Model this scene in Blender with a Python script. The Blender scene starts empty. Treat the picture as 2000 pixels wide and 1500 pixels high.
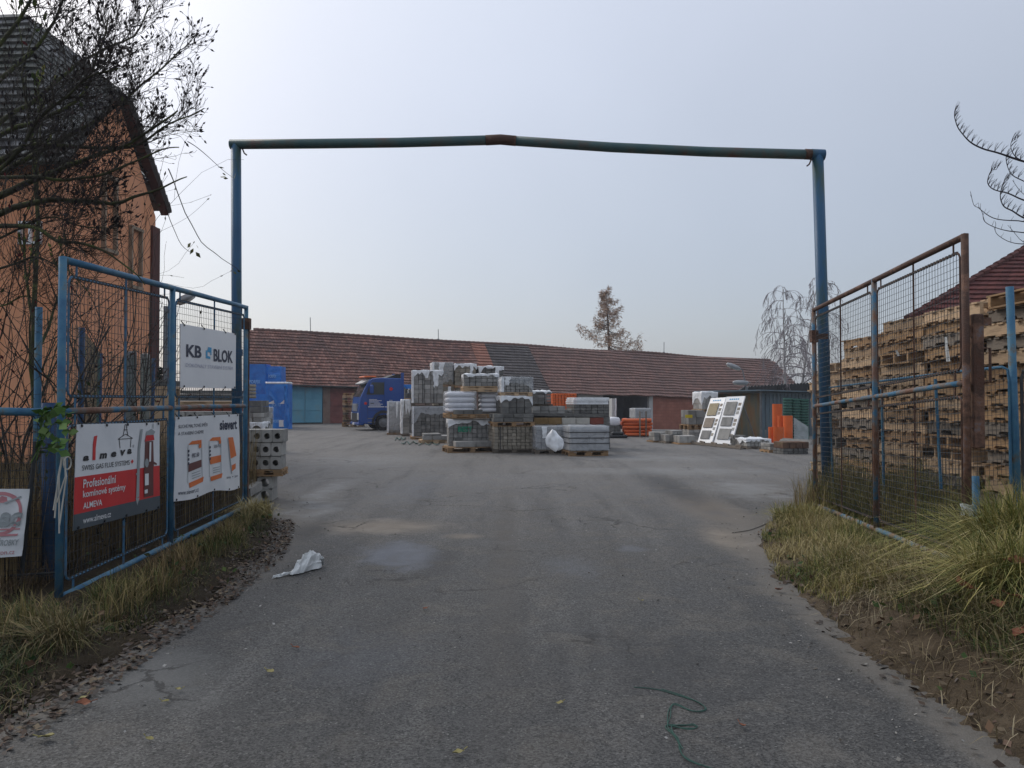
import bpy, math, random
import numpy as np
from mathutils import Vector, Matrix, noise as mnoise
R = math.radians
rng = random.Random(7)
npr = np.random.RandomState(7)
scene = bpy.context.scene
COL = scene.collection

# ------------------------------------------------------------------ camera, sky, sun, exposure
F = 1500.0                      # focal length in pixels of the 2000 px wide frame
PITCH = math.atan(30/1500)
CAMZ = 1.65
cam_d = bpy.data.cameras.new('camera')
cam_d.sensor_width = 36.0
cam_d.lens = F/2000*36
cam_d.clip_start = 0.05
cam_d.clip_end = 3000
cam = bpy.data.objects.new('camera', cam_d)
COL.objects.link(cam)
cam.location = (0, 0, CAMZ)
cam.rotation_euler = (math.pi/2+PITCH, 0, 0)
scene.camera = cam

SUN_EL, SUN_AZ = R(38), R(-50)   # azimuth from +Y towards +X
w = bpy.data.worlds.new('World')
scene.world = w
w.use_nodes = True
wn = w.node_tree
for n_ in list(wn.nodes):
    wn.nodes.remove(n_)


def N(nt, typ, props=None, **ins):
    n = nt.nodes.new(typ)
    for k, v in (props or {}).items():
        setattr(n, k, v)
    for k, v in ins.items():
        key = int(k[1:]) if k[0] == 'i' and k[1:].isdigit() else k.replace('_', ' ')
        s = n.inputs[key]
        if isinstance(v, bpy.types.NodeSocket):
            nt.links.new(v, s)
        else:
            s.default_value = v
    return n


def ramp(nt, fac, stops, interp='LINEAR'):
    n = nt.nodes.new('ShaderNodeValToRGB')
    n.color_ramp.interpolation = interp
    el = n.color_ramp.elements
    while len(el) < len(stops):
        el.new(0.5)
    for e, (p, c) in zip(el, stops):
        e.position = p
        e.color = (*c, 1) if len(c) == 3 else c
    nt.links.new(fac, n.inputs[0])
    return n.outputs[0]


def math_(nt, op, a, b=None, c=None, clamp=False):
    n = nt.nodes.new('ShaderNodeMath')
    n.operation = op
    n.use_clamp = clamp
    for i, v in enumerate((a, b, c)):
        if v is None:
            continue
        if isinstance(v, bpy.types.NodeSocket):
            nt.links.new(v, n.inputs[i])
        else:
            n.inputs[i].default_value = v
    return n.outputs[0]


def mixc(nt, fac, a, b, mode='MIX'):
    n = nt.nodes.new('ShaderNodeMix')
    n.data_type = 'RGBA'
    n.blend_type = mode
    for i, v in ((0, fac), (6, a), (7, b)):
        if isinstance(v, bpy.types.NodeSocket):
            nt.links.new(v, n.inputs[i])
        elif i == 0:
            n.inputs[i].default_value = v
        else:
            n.inputs[i].default_value = (*v, 1) if len(v) == 3 else v
    return n.outputs[2]


# overcast sky: a thin Nishita blue seen through an even grey cloud deck, brighter to the upper left
sky = N(wn, 'ShaderNodeTexSky', {'sky_type': 'NISHITA', 'sun_disc': False, 'sun_elevation': SUN_EL,
                                 'sun_rotation': SUN_AZ, 'air_density': 1.0, 'dust_density': 3.0})
bg1 = N(wn, 'ShaderNodeBackground', Color=sky.outputs[0], Strength=0.05)
tc = N(wn, 'ShaderNodeTexCoord')
sx = N(wn, 'ShaderNodeSeparateXYZ', Vector=tc.outputs['Generated'])
nz = N(wn, 'ShaderNodeTexNoise', {'noise_dimensions': '3D'}, Vector=tc.outputs['Generated'], Scale=1.7, Detail=4.0, Roughness=0.5)
zz = math_(wn, 'ADD', sx.outputs[2], math_(wn, 'MULTIPLY', math_(wn, 'SUBTRACT', nz.outputs[0], 0.5), 0.34))
zz = math_(wn, 'SUBTRACT', zz, math_(wn, 'MULTIPLY', sx.outputs[0], 0.26))
deck = ramp(wn, zz, [(0.0, (0.30, 0.328, 0.382)), (0.09, (0.335, 0.364, 0.424)), (0.25, (0.41, 0.437, 0.494)),
                     (0.45, (0.505, 0.535, 0.605)), (0.65, (0.58, 0.615, 0.685)), (1.0, (0.70, 0.735, 0.80))])
bg2 = N(wn, 'ShaderNodeBackground', Color=deck, Strength=1.0)
adds = N(wn, 'ShaderNodeAddShader', i0=bg1.outputs[0], i1=bg2.outputs[0])
N(wn, 'ShaderNodeOutputWorld', Surface=adds.outputs[0])

sun_d = bpy.data.lights.new('sun', 'SUN')
sun_d.energy = 1.1
sun_d.angle = R(20)
sun_d.color = (1.0, 0.96, 0.9)
sun = bpy.data.objects.new('sun', sun_d)
COL.objects.link(sun)
sd = Vector((math.sin(SUN_AZ)*math.cos(SUN_EL), math.cos(SUN_AZ)*math.cos(SUN_EL), math.sin(SUN_EL)))
sun.rotation_euler = sd.to_track_quat('Z', 'Y').to_euler()
sun.location = (-20, 20, 30)
scene.view_settings.view_transform = 'Standard'
scene.view_settings.look = 'None'
scene.view_settings.gamma = 1
scene.view_settings.exposure = 0.0
scene.cycles.max_bounces = 8
scene.cycles.transparent_max_bounces = 16
scene.cycles.caustics_reflective = False
scene.cycles.caustics_refractive = False

# ------------------------------------------------------------------ measuring helpers
CAM = Vector((0, 0, CAMZ))
CP, SP = math.cos(PITCH), math.sin(PITCH)


def ray(px, py):
    u, v = (px-1000)/F, (750-py)/F
    return Vector((u, CP-v*SP, SP+v*CP))


def P(px, py, Y):
    d = ray(px, py)
    return CAM+d*(Y/d.y)


def rayplane(px, py, p0, n):
    d = ray(px, py)
    return CAM+d*((Vector(p0)-CAM).dot(n)/d.dot(n))


def S(t):
    t = np.clip(t, 0, 1)
    return t*t*(3-2*t)


YL = [-8, 3.4, 4, 6.2, 8.25, 10, 11.2, 12.5, 14, 17, 22, 30, 40, 75]
XL = [-2.6, -2.55, -2.5, -2.46, -2.58, -3.0, -3.45, -4.0, -4.6, -7, -12, -19, -26, -40]
YR = [-8, 3.4, 5.3, 7, 8.25, 9.3, 10, 11, 12, 13, 14.6, 17, 25, 75]
XR = [2.4, 2.2, 2.22, 2.42, 2.7, 3.0, 3.3, 3.95, 4.7, 5.3, 7.6, 14, 24, 60]


def xl(y): return np.interp(y, YL, XL)
def xr(y): return np.interp(y, YR, XR)


def g0(x, y):
    return -1.4*S((np.asarray(x)+8)/30)*S((np.asarray(y)-40)/22)


def g(x, y):
    x, y = np.asarray(x, float), np.asarray(y, float)
    z = g0(x, y)
    bR = np.interp(y, [0, 4, 5.4, 6.6, 8, 10, 12, 15], [.46, .42, .32, .14, .07, .04, .03, .02])
    z = z+bR*S((x-xr(y))/1.0)+np.interp(y, [0, 6, 7.5, 10], [.12, .08, .03, 0])*S((x-xr(y)-1)/1.5)
    bL = np.interp(y, [0, 6, 12, 16], [.06, .05, .03, .0])
    return z+bL*S((xl(y)-x)/0.9)


def gz(x, y): return float(g(x, y))


def G(px, py):
    d = ray(px, py)
    t = 1.0
    last = None
    while t < 120:
        p = CAM+d*t
        h = p.z-float(g0(p.x, p.y))
        if h < 0:
            t0 = t-0.25
            for _ in range(20):
                tm = (t0+t)/2
                p = CAM+d*tm
                if p.z-float(g0(p.x, p.y)) < 0:
                    t = tm
                else:
                    t0 = tm
            return CAM+d*t
        t += 0.25
    return CAM+d*60


# ------------------------------------------------------------------ mesh builder
class MB:
    def __init__(self):
        self.v, self.f, self.mi, self.uv = [], [], [], {}

    def add(self, vs, fs, mi=0):
        o = len(self.v)
        self.v.extend([tuple(p) for p in vs])
        for f in fs:
            self.f.append(tuple(i+o for i in f))
            self.mi.append(mi)
        return o

    def box(self, x0, x1, y0, y1, z0, z1, mi=0, M=None, bev=0.0):
        if bev > 0:
            b = min(bev, (x1-x0)/3, (y1-y0)/3, (z1-z0)/3)
            vs = []
            for z, i in ((z0, b), (z0+b, 0), (z1-b, 0), (z1, b)):
                xa, xb, ya, yb = x0+i, x1-i, y0+i, y1-i
                c = b if i == 0 else b*0.5
                vs += [(xa+c, ya, z), (xb-c, ya, z), (xb, ya+c, z), (xb, yb-c, z), (xb-c, yb, z), (xa+c, yb, z), (xa, yb-c, z), (xa, ya+c, z)]
            fs = [tuple(range(7, -1, -1)), tuple(range(24, 32))]
            for k in range(3):
                for j in range(8):
                    a, c = k*8+j, k*8+(j+1) % 8
                    fs.append((a, c, c+8, a+8))
        else:
            vs = [(x0, y0, z0), (x1, y0, z0), (x1, y1, z0), (x0, y1, z0), (x0, y0, z1), (x1, y0, z1), (x1, y1, z1), (x0, y1, z1)]
            fs = [(3, 2, 1, 0), (4, 5, 6, 7), (0, 1, 5, 4), (1, 2, 6, 5), (2, 3, 7, 6), (3, 0, 4, 7)]
        if M is not None:
            vs = [M @ Vector(p) for p in vs]
        self.add(vs, fs, mi)

    def tube(self, pts, r, n=6, mi=0, cap=True):
        pts = [Vector(p) for p in pts]
        k = len(pts)
        rs = r if isinstance(r, (list, tuple)) else [r]*k
        t0 = (pts[1]-pts[0]).normalized()
        a = t0.orthogonal().normalized()
        vs = []
        for i, p in enumerate(pts):
            t = (pts[min(i+1, k-1)]-pts[max(i-1, 0)])
            if t.length < 1e-9:
                t = t0
            t = t.normalized()
            a = (a-t*a.dot(t))
            if a.length < 1e-6:
                a = t.orthogonal()
            a.normalize()
            b = t.cross(a)
            for j in range(n):
                th = 2*math.pi*j/n
                vs.append(p+(a*math.cos(th)+b*math.sin(th))*rs[i])
        fs = []
        for i in range(k-1):
            for j in range(n):
                fs.append((i*n+j, i*n+(j+1) % n, (i+1)*n+(j+1) % n, (i+1)*n+j))
        if cap:
            fs.append(tuple(range(n-1, -1, -1)))
            fs.append(tuple(range((k-1)*n, k*n)))
        self.add(vs, fs, mi)

    def quad(self, a, b, c, d, mi=0):
        self.add([a, b, c, d], [(0, 1, 2, 3)], mi)

    def poly(self, pts, mi=0):
        self.add(pts, [tuple(range(len(pts)))], mi)

    def prism(self, prof, y0, y1, mi=0):           # closed profile in x,z extruded along y
        n = len(prof)
        vs = [(x, y0, z) for x, z in prof]+[(x, y1, z) for x, z in prof]
        fs = [tuple(range(n)), tuple(range(2*n-1, n-1, -1))]
        for i in range(n):
            j = (i+1) % n
            fs.append((j, i, n+i, n+j))
        self.add(vs, fs, mi)

    def lathe(self, prof, c, axis='z', n=20, mi=0):    # profile of (radius, height)
        vs, fs = [], []
        for r_, h in prof:
            for j in range(n):
                th = 2*math.pi*j/n
                p = (r_*math.cos(th), r_*math.sin(th), h)
                if axis == 'y':
                    p = (p[0], p[2], p[1])
                if axis == 'x':
                    p = (p[2], p[0], p[1])
                vs.append((c[0]+p[0], c[1]+p[1], c[2]+p[2]))
        for i in range(len(prof)-1):
            for j in range(n):
                fs.append((i*n+j, i*n+(j+1) % n, (i+1)*n+(j+1) % n, (i+1)*n+j))
        self.add(vs, fs, mi)

    def build(self, name, mats, parent=None, smooth=False, local=False):
        me = bpy.data.meshes.new(name)
        vs = self.v
        if parent is not None and not local:
            Mi = parent.matrix_basis.inverted()
            vs = [tuple(Mi @ Vector(p)) for p in vs]
        me.from_pydata(vs, [], self.f)
        if not isinstance(mats, (list, tuple)):
            mats = [mats]
        for m in mats:
            me.materials.append(m)
        if len(mats) > 1:
            me.polygons.foreach_set('material_index', self.mi)
        if smooth:
            me.polygons.foreach_set('use_smooth', [True]*len(me.polygons))
        if self.uv:
            uvl = me.uv_layers.new(name='UVMap')
            for p in me.polygons:
                q = self.uv.get(p.index)
                if q:
                    for k, li in enumerate(p.loop_indices):
                        uvl.data[li].uv = q[k]
        me.update()
        o = bpy.data.objects.new(name, me)
        COL.objects.link(o)
        if parent is not None:
            o.parent = parent
        return o


LABELS = {}


def tag(o, label=None, cat=None, group=None, kind=None):
    if label:
        o['label'] = label
    if cat:
        o['category'] = cat
    if group:
        o['group'] = group
    if kind:
        o['kind'] = kind
    return o


def thing(name, loc, label, cat, rz=0, group=None):
    o = bpy.data.objects.new(name, None)
    COL.objects.link(o)
    o.empty_display_size = 0.2
    o.location = loc
    o.rotation_euler = (0, 0, rz)
    o.matrix_basis = Matrix.Translation(Vector(loc)) @ Matrix.Rotation(rz, 4, 'Z')
    return tag(o, label, cat, group)


ORD = ['topmost', 'second from the top', 'third from the top', 'fourth from the top', 'fifth from the top', 'sixth from the top',
       'seventh from the top', 'eighth from the top', 'ninth from the top', 'tenth from the top', 'eleventh from the top',
       'twelfth from the top', 'thirteenth from the top', 'fourteenth from the top', 'fifteenth from the top',
       'sixteenth from the top', 'seventeenth from the top', 'eighteenth from the top', 'bottommost', 'lowest']
NTH = ['first', 'second', 'third', 'fourth', 'fifth', 'sixth', 'seventh', 'eighth', 'ninth', 'tenth', 'eleventh', 'twelfth']


# ------------------------------------------------------------------ materials
def newmat(name):
    m = bpy.data.materials.new(name)
    m.use_nodes = True
    nt = m.node_tree
    b = nt.nodes['Principled BSDF']
    return m, nt, b


def setc(nt, b, c):
    if isinstance(c, bpy.types.NodeSocket):
        nt.links.new(c, b.inputs['Base Color'])
    else:
        b.inputs['Base Color'].default_value = (*c, 1)


def mat(name, stops, scale=4.0, rough=0.8, bump=0.0, bscale=40.0, spec=0.3, metal=0.0, rnd=0.0, detail=6.0, stretch=None, coord='Object', island=0.0):
    m, nt, b = newmat(name)
    t = N(nt, 'ShaderNodeTexCoord')
    vec = t.outputs[coord]
    oi = N(nt, 'ShaderNodeObjectInfo')
    off = N(nt, 'ShaderNodeVectorMath', {'operation': 'MULTIPLY_ADD'}, i0=oi.outputs['Random'], i1=(37, 53, 71), i2=vec)
    v2 = off.outputs[0]
    if stretch:
        mp = N(nt, 'ShaderNodeMapping', Vector=v2)
        mp.inputs['Scale'].default_value = stretch
        v2 = mp.outputs[0]
    nz = N(nt, 'ShaderNodeTexNoise', Vector=v2, Scale=scale, Detail=detail, Roughness=0.62)
    if not isinstance(stops[0], tuple) or len(stops[0]) == 3 and not isinstance(stops[0][1], tuple):
        k = len(stops)
        stops = [(0.3+0.4*i/max(1, k-1), c) for i, c in enumerate(stops)]
    c = ramp(nt, nz.outputs[0], stops)
    if rnd:
        hv = N(nt, 'ShaderNodeHueSaturation', Color=c)
        nt.links.new(math_(nt, 'MULTIPLY_ADD', oi.outputs['Random'], rnd*2, 1-rnd), hv.inputs['Value'])
        c = hv.outputs[0]
    if island:
        ge = N(nt, 'ShaderNodeNewGeometry')
        hi = N(nt, 'ShaderNodeHueSaturation', Color=c)
        nt.links.new(math_(nt, 'MULTIPLY_ADD', ge.outputs['Random Per Island'], island*2, 1-island), hi.inputs['Value'])
        c = hi.outputs[0]
    setc(nt, b, c)
    b.inputs['Roughness'].default_value = rough
    b.inputs['Specular IOR Level'].default_value = spec
    b.inputs['Metallic'].default_value = metal
    if bump:
        n2 = N(nt, 'ShaderNodeTexNoise', Vector=v2, Scale=bscale, Detail=4.0)
        bp = N(nt, 'ShaderNodeBump', Strength=bump, Distance=0.02, Height=n2.outputs[0])
        nt.links.new(bp.outputs[0], b.inputs['Normal'])
    return m


BLUE = (0.026, 0.095, 0.185)
BLUE2 = (0.045, 0.145, 0.24)
RUST = (0.10, 0.045, 0.028)
RUST2 = (0.17, 0.09, 0.06)
m_blue = mat('blue_paint', [(0.3, BLUE), (0.5, BLUE2), (0.60, (0.07, 0.17, 0.24)), (0.68, (0.12, 0.11, 0.09)), (0.78, RUST)], 5, 0.55, 0.25, 60)
m_bluerust = mat('rubbed_blue_paint', [(0.3, BLUE), (0.42, BLUE2), (0.5, (0.14, 0.13, 0.12)), (0.58, RUST2), (0.75, RUST)], 4, 0.65, 0.35, 60)
m_rust = mat('rusty_steel', [(0.25, RUST), (0.5, (0.07, 0.04, 0.03)), (0.62, RUST2), (0.76, (0.12, 0.16, 0.2))], 5, 0.75, 0.4, 70)
m_darkblue = mat('deep_blue_paint', [(0.3, (0.012, 0.035, 0.09)), (0.6, (0.02, 0.06, 0.14)), (0.75, (0.06, 0.05, 0.04))], 5, 0.55, 0.3, 50)
m_post = mat('portal_post_paint', [(0.3, (0.012, 0.055, 0.125)), (0.52, (0.018, 0.085, 0.175)), (0.66, (0.035, 0.075, 0.075)), (0.8, (0.06, 0.065, 0.045))], 1.6, 0.45, 0.15, 40, stretch=(2, 2, .5))
m_beam = mat('portal_beam_paint', [(0.3, (0.035, 0.085, 0.095)), (0.5, (0.055, 0.105, 0.105)), (0.62, (0.08, 0.09, 0.08)), (0.72, (0.14, 0.05, 0.045))], 2.4, 0.5, 0.15, 40)
m_wire = mat('dark_wire', [(0.02, 0.03, 0.04), (0.05, 0.05, 0.05)], 8, 0.6, spec=0.3)
m_wireblue = mat('blue_wire', [(0.03, 0.10, 0.2), (0.06, 0.16, 0.26), (0.12, 0.07, 0.05)], 8, 0.6)
m_white = mat('white_vinyl', [(0.62, 0.64, 0.66), (0.72, 0.73, 0.74)], 3, 0.45, spec=0.4)
m_board = mat('white_board', [(0.66, 0.67, 0.69), (0.74, 0.75, 0.76)], 2, 0.35, spec=0.4)
m_red = mat('red_print', [(0.50, 0.02, 0.025), (0.58, 0.03, 0.03)], 3, 0.45)
m_slate = mat('slate_print', [(0.055, 0.075, 0.09), (0.075, 0.09, 0.105)], 3, 0.45)
m_black = mat('black_print', [(0.012, 0.013, 0.016), (0.02, 0.02, 0.024)], 3, 0.5)
m_navy = mat('navy_print', [(0.015, 0.02, 0.05), (0.02, 0.03, 0.06)], 3, 0.5)
m_cyan = mat('cyan_print', [(0.03, 0.28, 0.52), (0.04, 0.32, 0.58)], 3, 0.5)
m_lilac = mat('lilac_print', [(0.42, 0.43, 0.52), (0.46, 0.47, 0.56)], 3, 0.5)
m_oprint = mat('orange_print', [(0.62, 0.14, 0.03), (0.68, 0.17, 0.04)], 3, 0.5)
m_brownp = mat('brown_print', [(0.10, 0.03, 0.03), (0.13, 0.04, 0.035)], 3, 0.5)
m_grayp = mat('grey_print', [(0.25, 0.28, 0.29), (0.34, 0.37, 0.38)], 3, 0.5)
m_pinkp = mat('pink_print', [(0.45, 0.16, 0.18), (0.55, 0.26, 0.28)], 3, 0.5)
m_wood_new = mat('pale_pallet_wood', [(0.3, (0.37, 0.255, 0.155)), (0.5, (0.47, 0.335, 0.21)), (0.7, (0.29, 0.2, 0.125))], 3, 0.8, 0.3, 30, rnd=0.28, stretch=(1, 1, 6), island=0.22)
m_wood_mid = mat('weathering_pallet_wood', [(0.3, (0.22, 0.13, 0.065)), (0.5, (0.35, 0.22, 0.115)), (0.7, (0.2, 0.145, 0.095))], 3, 0.85, 0.3, 30, rnd=0.3, stretch=(1, 1, 6), island=0.22)
m_wood_old = mat('grey_pallet_wood', [(0.3, (0.10, 0.085, 0.07)), (0.5, (0.20, 0.168, 0.135)), (0.7, (0.14, 0.12, 0.10))], 3, 0.9, 0.3, 30, rnd=0.3, stretch=(1, 1, 6), island=0.22)
m_conc = mat('grey_concrete', [(0.3, (0.18, 0.178, 0.17)), (0.5, (0.255, 0.25, 0.238)), (0.7, (0.31, 0.30, 0.285))], 5, 0.9, 0.3, 60, rnd=0.2, island=0.3)
m_concd = mat('dark_concrete', [(0.3, (0.085, 0.085, 0.083)), (0.5, (0.135, 0.133, 0.126)), (0.7, (0.185, 0.18, 0.168))], 5, 0.9, 0.3, 60, rnd=0.2, island=0.3)
m_concl = mat('pale_concrete', [(0.3, (0.24, 0.235, 0.22)), (0.5, (0.33, 0.32, 0.30)), (0.7, (0.38, 0.37, 0.34))], 5, 0.9, 0.3, 60, rnd=0.15, island=0.3)
m_conct = mat('tan_concrete', [(0.3, (0.185, 0.165, 0.13)), (0.5, (0.255, 0.228, 0.185)), (0.7, (0.30, 0.27, 0.22))], 5, 0.9, 0.3, 60, rnd=0.15, island=0.3)
m_ochre = mat('ochre_block', [(0.20, 0.125, 0.05), (0.28, 0.18, 0.08)], 6, 0.9, 0.3, 60)
m_cream = mat('cream_block', [(0.40, 0.38, 0.34), (0.5, 0.48, 0.43)], 6, 0.9, 0.3, 60)
m_redblock = mat('red_block', [(0.17, 0.05, 0.035), (0.24, 0.07, 0.05)], 6, 0.9, 0.3, 60)
m_brick = None
m_orange = mat('orange_plastic', [(0.62, 0.115, 0.025), (0.74, 0.15, 0.035)], 3, 0.4, spec=0.4, rnd=0.12)
m_bluefilm = mat('blue_printed_film', [(0.3, (0.006, 0.11, 0.42)), (0.5, (0.012, 0.17, 0.56)), (0.7, (0.02, 0.23, 0.63))], 2.2, 0.35, 0.5, 6, spec=0.5, rnd=0.1)
m_turq = mat('turquoise_door_paint', [(0.3, (0.09, 0.25, 0.33)), (0.55, (0.13, 0.33, 0.42)), (0.72, (0.16, 0.3, 0.34))], 1.2, 0.6, 0.2, 20)
m_reddoor = mat('red_brown_door_paint', [(0.3, (0.13, 0.05, 0.045)), (0.5, (0.22, 0.075, 0.065)), (0.68, (0.10, 0.06, 0.055))], 1.0, 0.7, 0.2, 20)
m_plaster = mat('grimy_plaster', [(0.3, (0.14, 0.085, 0.065)), (0.5, (0.22, 0.15, 0.12)), (0.7, (0.17, 0.15, 0.14))], 1.3, 0.9, 0.3, 30)
m_whitepl = mat('pale_plaster', [(0.4, 0.4, 0.4), (0.52, 0.52, 0.5)], 1.3, 0.9)
m_dark = mat('dark_interior', [(0.012, 0.014, 0.02), (0.02, 0.023, 0.03)], 2, 0.9)
m_orangewall = mat('orange_render', [(0.3, (0.57, 0.245, 0.125)), (0.45, (0.67, 0.30, 0.155)), (0.58, (0.69, 0.325, 0.18)), (0.75, (0.50, 0.235, 0.14))], 1.1, 0.9, 0.25, 30, stretch=(1, 1, .25))
m_brownwood = mat('red_brown_boards', [(0.06, 0.022, 0.018), (0.10, 0.035, 0.028)], 2, 0.8)
m_bark = mat('mossy_bark', [(0.3, (0.022, 0.02, 0.015)), (0.48, (0.045, 0.045, 0.022)), (0.62, (0.075, 0.09, 0.025))], 4, 0.95, 0.5, 40)
m_twig = mat('dark_twig', [(0.026, 0.022, 0.02), (0.055, 0.045, 0.038)], 6, 0.9)
m_twigblue = mat('slate_twig', [(0.02, 0.019, 0.024), (0.035, 0.03, 0.036)], 6, 0.9)
m_pod = mat('dry_pod', [(0.014, 0.011, 0.014), (0.035, 0.02, 0.018)], 6, 0.9)
m_birch = mat('birch_bark', [(0.3, (0.04, 0.04, 0.04)), (0.45, (0.35, 0.34, 0.33)), (0.7, (0.45, 0.44, 0.43))], 3, 0.8)
m_larch = mat('larch_needles', [(0.22, 0.105, 0.045), (0.30, 0.16, 0.075)], 1.2, 0.9)
m_steel = mat('galvanised_steel', [(0.25, 0.26, 0.27), (0.36, 0.37, 0.38)], 4, 0.45, spec=0.5, metal=0.3)
m_greymetal = mat('dull_grey_metal', [(0.13, 0.14, 0.15), (0.2, 0.21, 0.22)], 4, 0.5)
m_shedrust = mat('rust_streaked_sheet', [(0.3, (0.10, 0.12, 0.12)), (0.46, (0.15, 0.145, 0.10)), (0.6, (0.22, 0.13, 0.065)), (0.75, (0.12, 0.09, 0.07))], 1.6, 0.7, 0.3, 10, stretch=(3, 3, .5))
m_shedblue = mat('blue_grey_sheet', [(0.3, (0.09, 0.125, 0.15)), (0.5, (0.12, 0.175, 0.22)), (0.7, (0.14, 0.16, 0.165))], 1.6, 0.6, 0.3, 10, stretch=(3, 3, .5))
m_greenpl = mat('green_plastic', [(0.012, 0.06, 0.05), (0.02, 0.09, 0.075)], 3, 0.5)
m_truckblue = mat('truck_blue_paint', [(0.012, 0.058, 0.25), (0.018, 0.075, 0.30)], 1.5, 0.25, spec=0.6)
m_glass = mat('dark_glass', [(0.03, 0.04, 0.045), (0.055, 0.068, 0.07)], 2, 0.08, spec=0.7)
m_rubber = mat('tyre_rubber', [(0.012, 0.012, 0.013), (0.022, 0.022, 0.023)], 6, 0.85)
m_dkplastic = mat('dark_plastic', [(0.018, 0.02, 0.022), (0.03, 0.032, 0.035)], 4, 0.6)
m_bag = mat('white_sack', [(0.66, 0.66, 0.70), (0.76, 0.76, 0.79)], 4, 0.5, 0.3, 10)
m_litter = mat('white_litter_film', [(0.50, 0.52, 0.52), (0.7, 0.71, 0.7)], 9, 0.4, 0.3, 20)
m_string = mat('green_string', [(0.03, 0.08, 0.065), (0.055, 0.12, 0.095)], 9, 0.8)
m_rope = mat('pale_rope', [(0.35, 0.34, 0.3), (0.5, 0.48, 0.43)], 9, 0.8)
m_leafbr = mat('brown_leaf', [(0.15, 0.055, 0.03), (0.25, 0.095, 0.05)], 12, 0.75)
m_leafyel = mat('yellow_leaf', [(0.24, 0.21, 0.07), (0.30, 0.26, 0.12)], 12, 0.7)
m_leafgreen = mat('green_leaf', [(0.06, 0.13, 0.03), (0.12, 0.2, 0.05)], 5, 0.6)
m_lampglass = mat('lamp_cover', [(0.45, 0.45, 0.42), (0.55, 0.55, 0.52)], 5, 0.3)
m_stone = mat('grey_stone', [(0.13, 0.13, 0.135), (0.2, 0.2, 0.2)], 3, 0.8, 0.2, 30)


def film_mat(name, op, col, rough=0.3):
    m, nt, b = newmat(name)
    t = N(nt, 'ShaderNodeTexCoord')
    nz = N(nt, 'ShaderNodeTexNoise', Vector=t.outputs['Object'], Scale=3.5, Detail=5.0, Distortion=1.2)
    b.inputs['Base Color'].default_value = (*col, 1)
    b.inputs['Roughness'].default_value = rough
    bp = N(nt, 'ShaderNodeBump', Strength=0.5, Distance=0.03, Height=nz.outputs[0])
    nt.links.new(bp.outputs[0], b.inputs['Normal'])
    al = ramp(nt, nz.outputs[0], [(0.32, (op*.8,)*3), (0.62, (min(1, op*1.15),)*3)])
    nt.links.new(al, b.inputs['Alpha'])
    return m


m_film = film_mat('clear_film', 0.26, (0.66, 0.70, 0.75))
m_filmw = film_mat('milky_film', 0.84, (0.84, 0.86, 0.88), 0.35)
m_filmg = film_mat('grey_film', 0.38, (0.66, 0.69, 0.73), 0.3)


def tile_mat(name, cols, weather, wamt=0.5, roll=0.5):
    """roof tiles: uv counts tiles along the roof and courses up it; a colour of its own for every tile"""
    m, nt, b = newmat(name)
    uv = N(nt, 'ShaderNodeUVMap')
    s = N(nt, 'ShaderNodeSeparateXYZ', Vector=uv.outputs[0])
    fv = math_(nt, 'FLOOR', s.outputs[1])
    fu = math_(nt, 'FLOOR', s.outputs[0])
    c = N(nt, 'ShaderNodeCombineXYZ', X=fu, Y=fv)
    wnz = N(nt, 'ShaderNodeTexWhiteNoise', {'noise_dimensions': '2D'}, Vector=c.outputs[0])
    k = len(cols)
    col = ramp(nt, wnz.outputs[0], [((i+0.5)/k, cc) for i, cc in enumerate(cols)])
    t = N(nt, 'ShaderNodeTexCoord')
    nz = N(nt, 'ShaderNodeTexNoise', Vector=t.outputs['Object'], Scale=0.5, Detail=8.0, Roughness=0.7)
    wf = ramp(nt, nz.outputs[0], [(0.42, (0, 0, 0)), (0.68, (wamt,)*3)])
    col = mixc(nt, wf, col, weather)
    gap = math_(nt, 'LESS_THAN', math_(nt, 'FRACT', s.outputs[0]), 0.13)
    col = mixc(nt, math_(nt, 'MULTIPLY', gap, 0.4), col, (0.03, 0.022, 0.02))
    setc(nt, b, col)
    b.inputs['Roughness'].default_value = 0.85
    b.inputs['Specular IOR Level'].default_value = 0.2
    fr = math_(nt, 'FRACT', s.outputs[0])
    h = math_(nt, 'SINE', math_(nt, 'MULTIPLY', fr, math.pi))
    h = math_(nt, 'ADD', h, math_(nt, 'MULTIPLY', wnz.outputs[0], 0.5))
    bp = N(nt, 'ShaderNodeBump', Strength=roll, Distance=0.04, Height=h)
    nt.links.new(bp.outputs[0], b.inputs['Normal'])
    return m


m_tile_red = tile_mat('old_red_tiles', [(0.165, 0.088, 0.073), (0.22, 0.11, 0.088), (0.27, 0.135, 0.107), (0.195, 0.108, 0.09), (0.33, 0.175, 0.14)], (0.10, 0.075, 0.072), 0.75)
m_tile_org = tile_mat('new_orange_tiles', [(0.33, 0.16, 0.115), (0.39, 0.18, 0.13)], (0.2, 0.1, 0.08), 0.3)
m_tile_dark = tile_mat('dark_grey_tiles', [(0.095, 0.085, 0.085), (0.115, 0.102, 0.10), (0.135, 0.118, 0.115)], (0.075, 0.068, 0.066), 0.5)
m_tile_brn = tile_mat('brown_red_tiles', [(0.19, 0.117, 0.10), (0.22, 0.13, 0.11), (0.25, 0.145, 0.122)], (0.125, 0.09, 0.085), 0.6)
m_tile_slate = tile_mat('mossy_slates', [(0.05, 0.05, 0.054), (0.11, 0.11, 0.115), (0.22, 0.22, 0.225), (0.08, 0.085, 0.08), (0.15, 0.15, 0.155)], (0.05, 0.06, 0.03), 0.7)
m_tile_maroon = tile_mat('maroon_tiles', [(0.10, 0.03, 0.028), (0.13, 0.038, 0.034), (0.16, 0.05, 0.042)], (0.07, 0.03, 0.028), 0.5)


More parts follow.
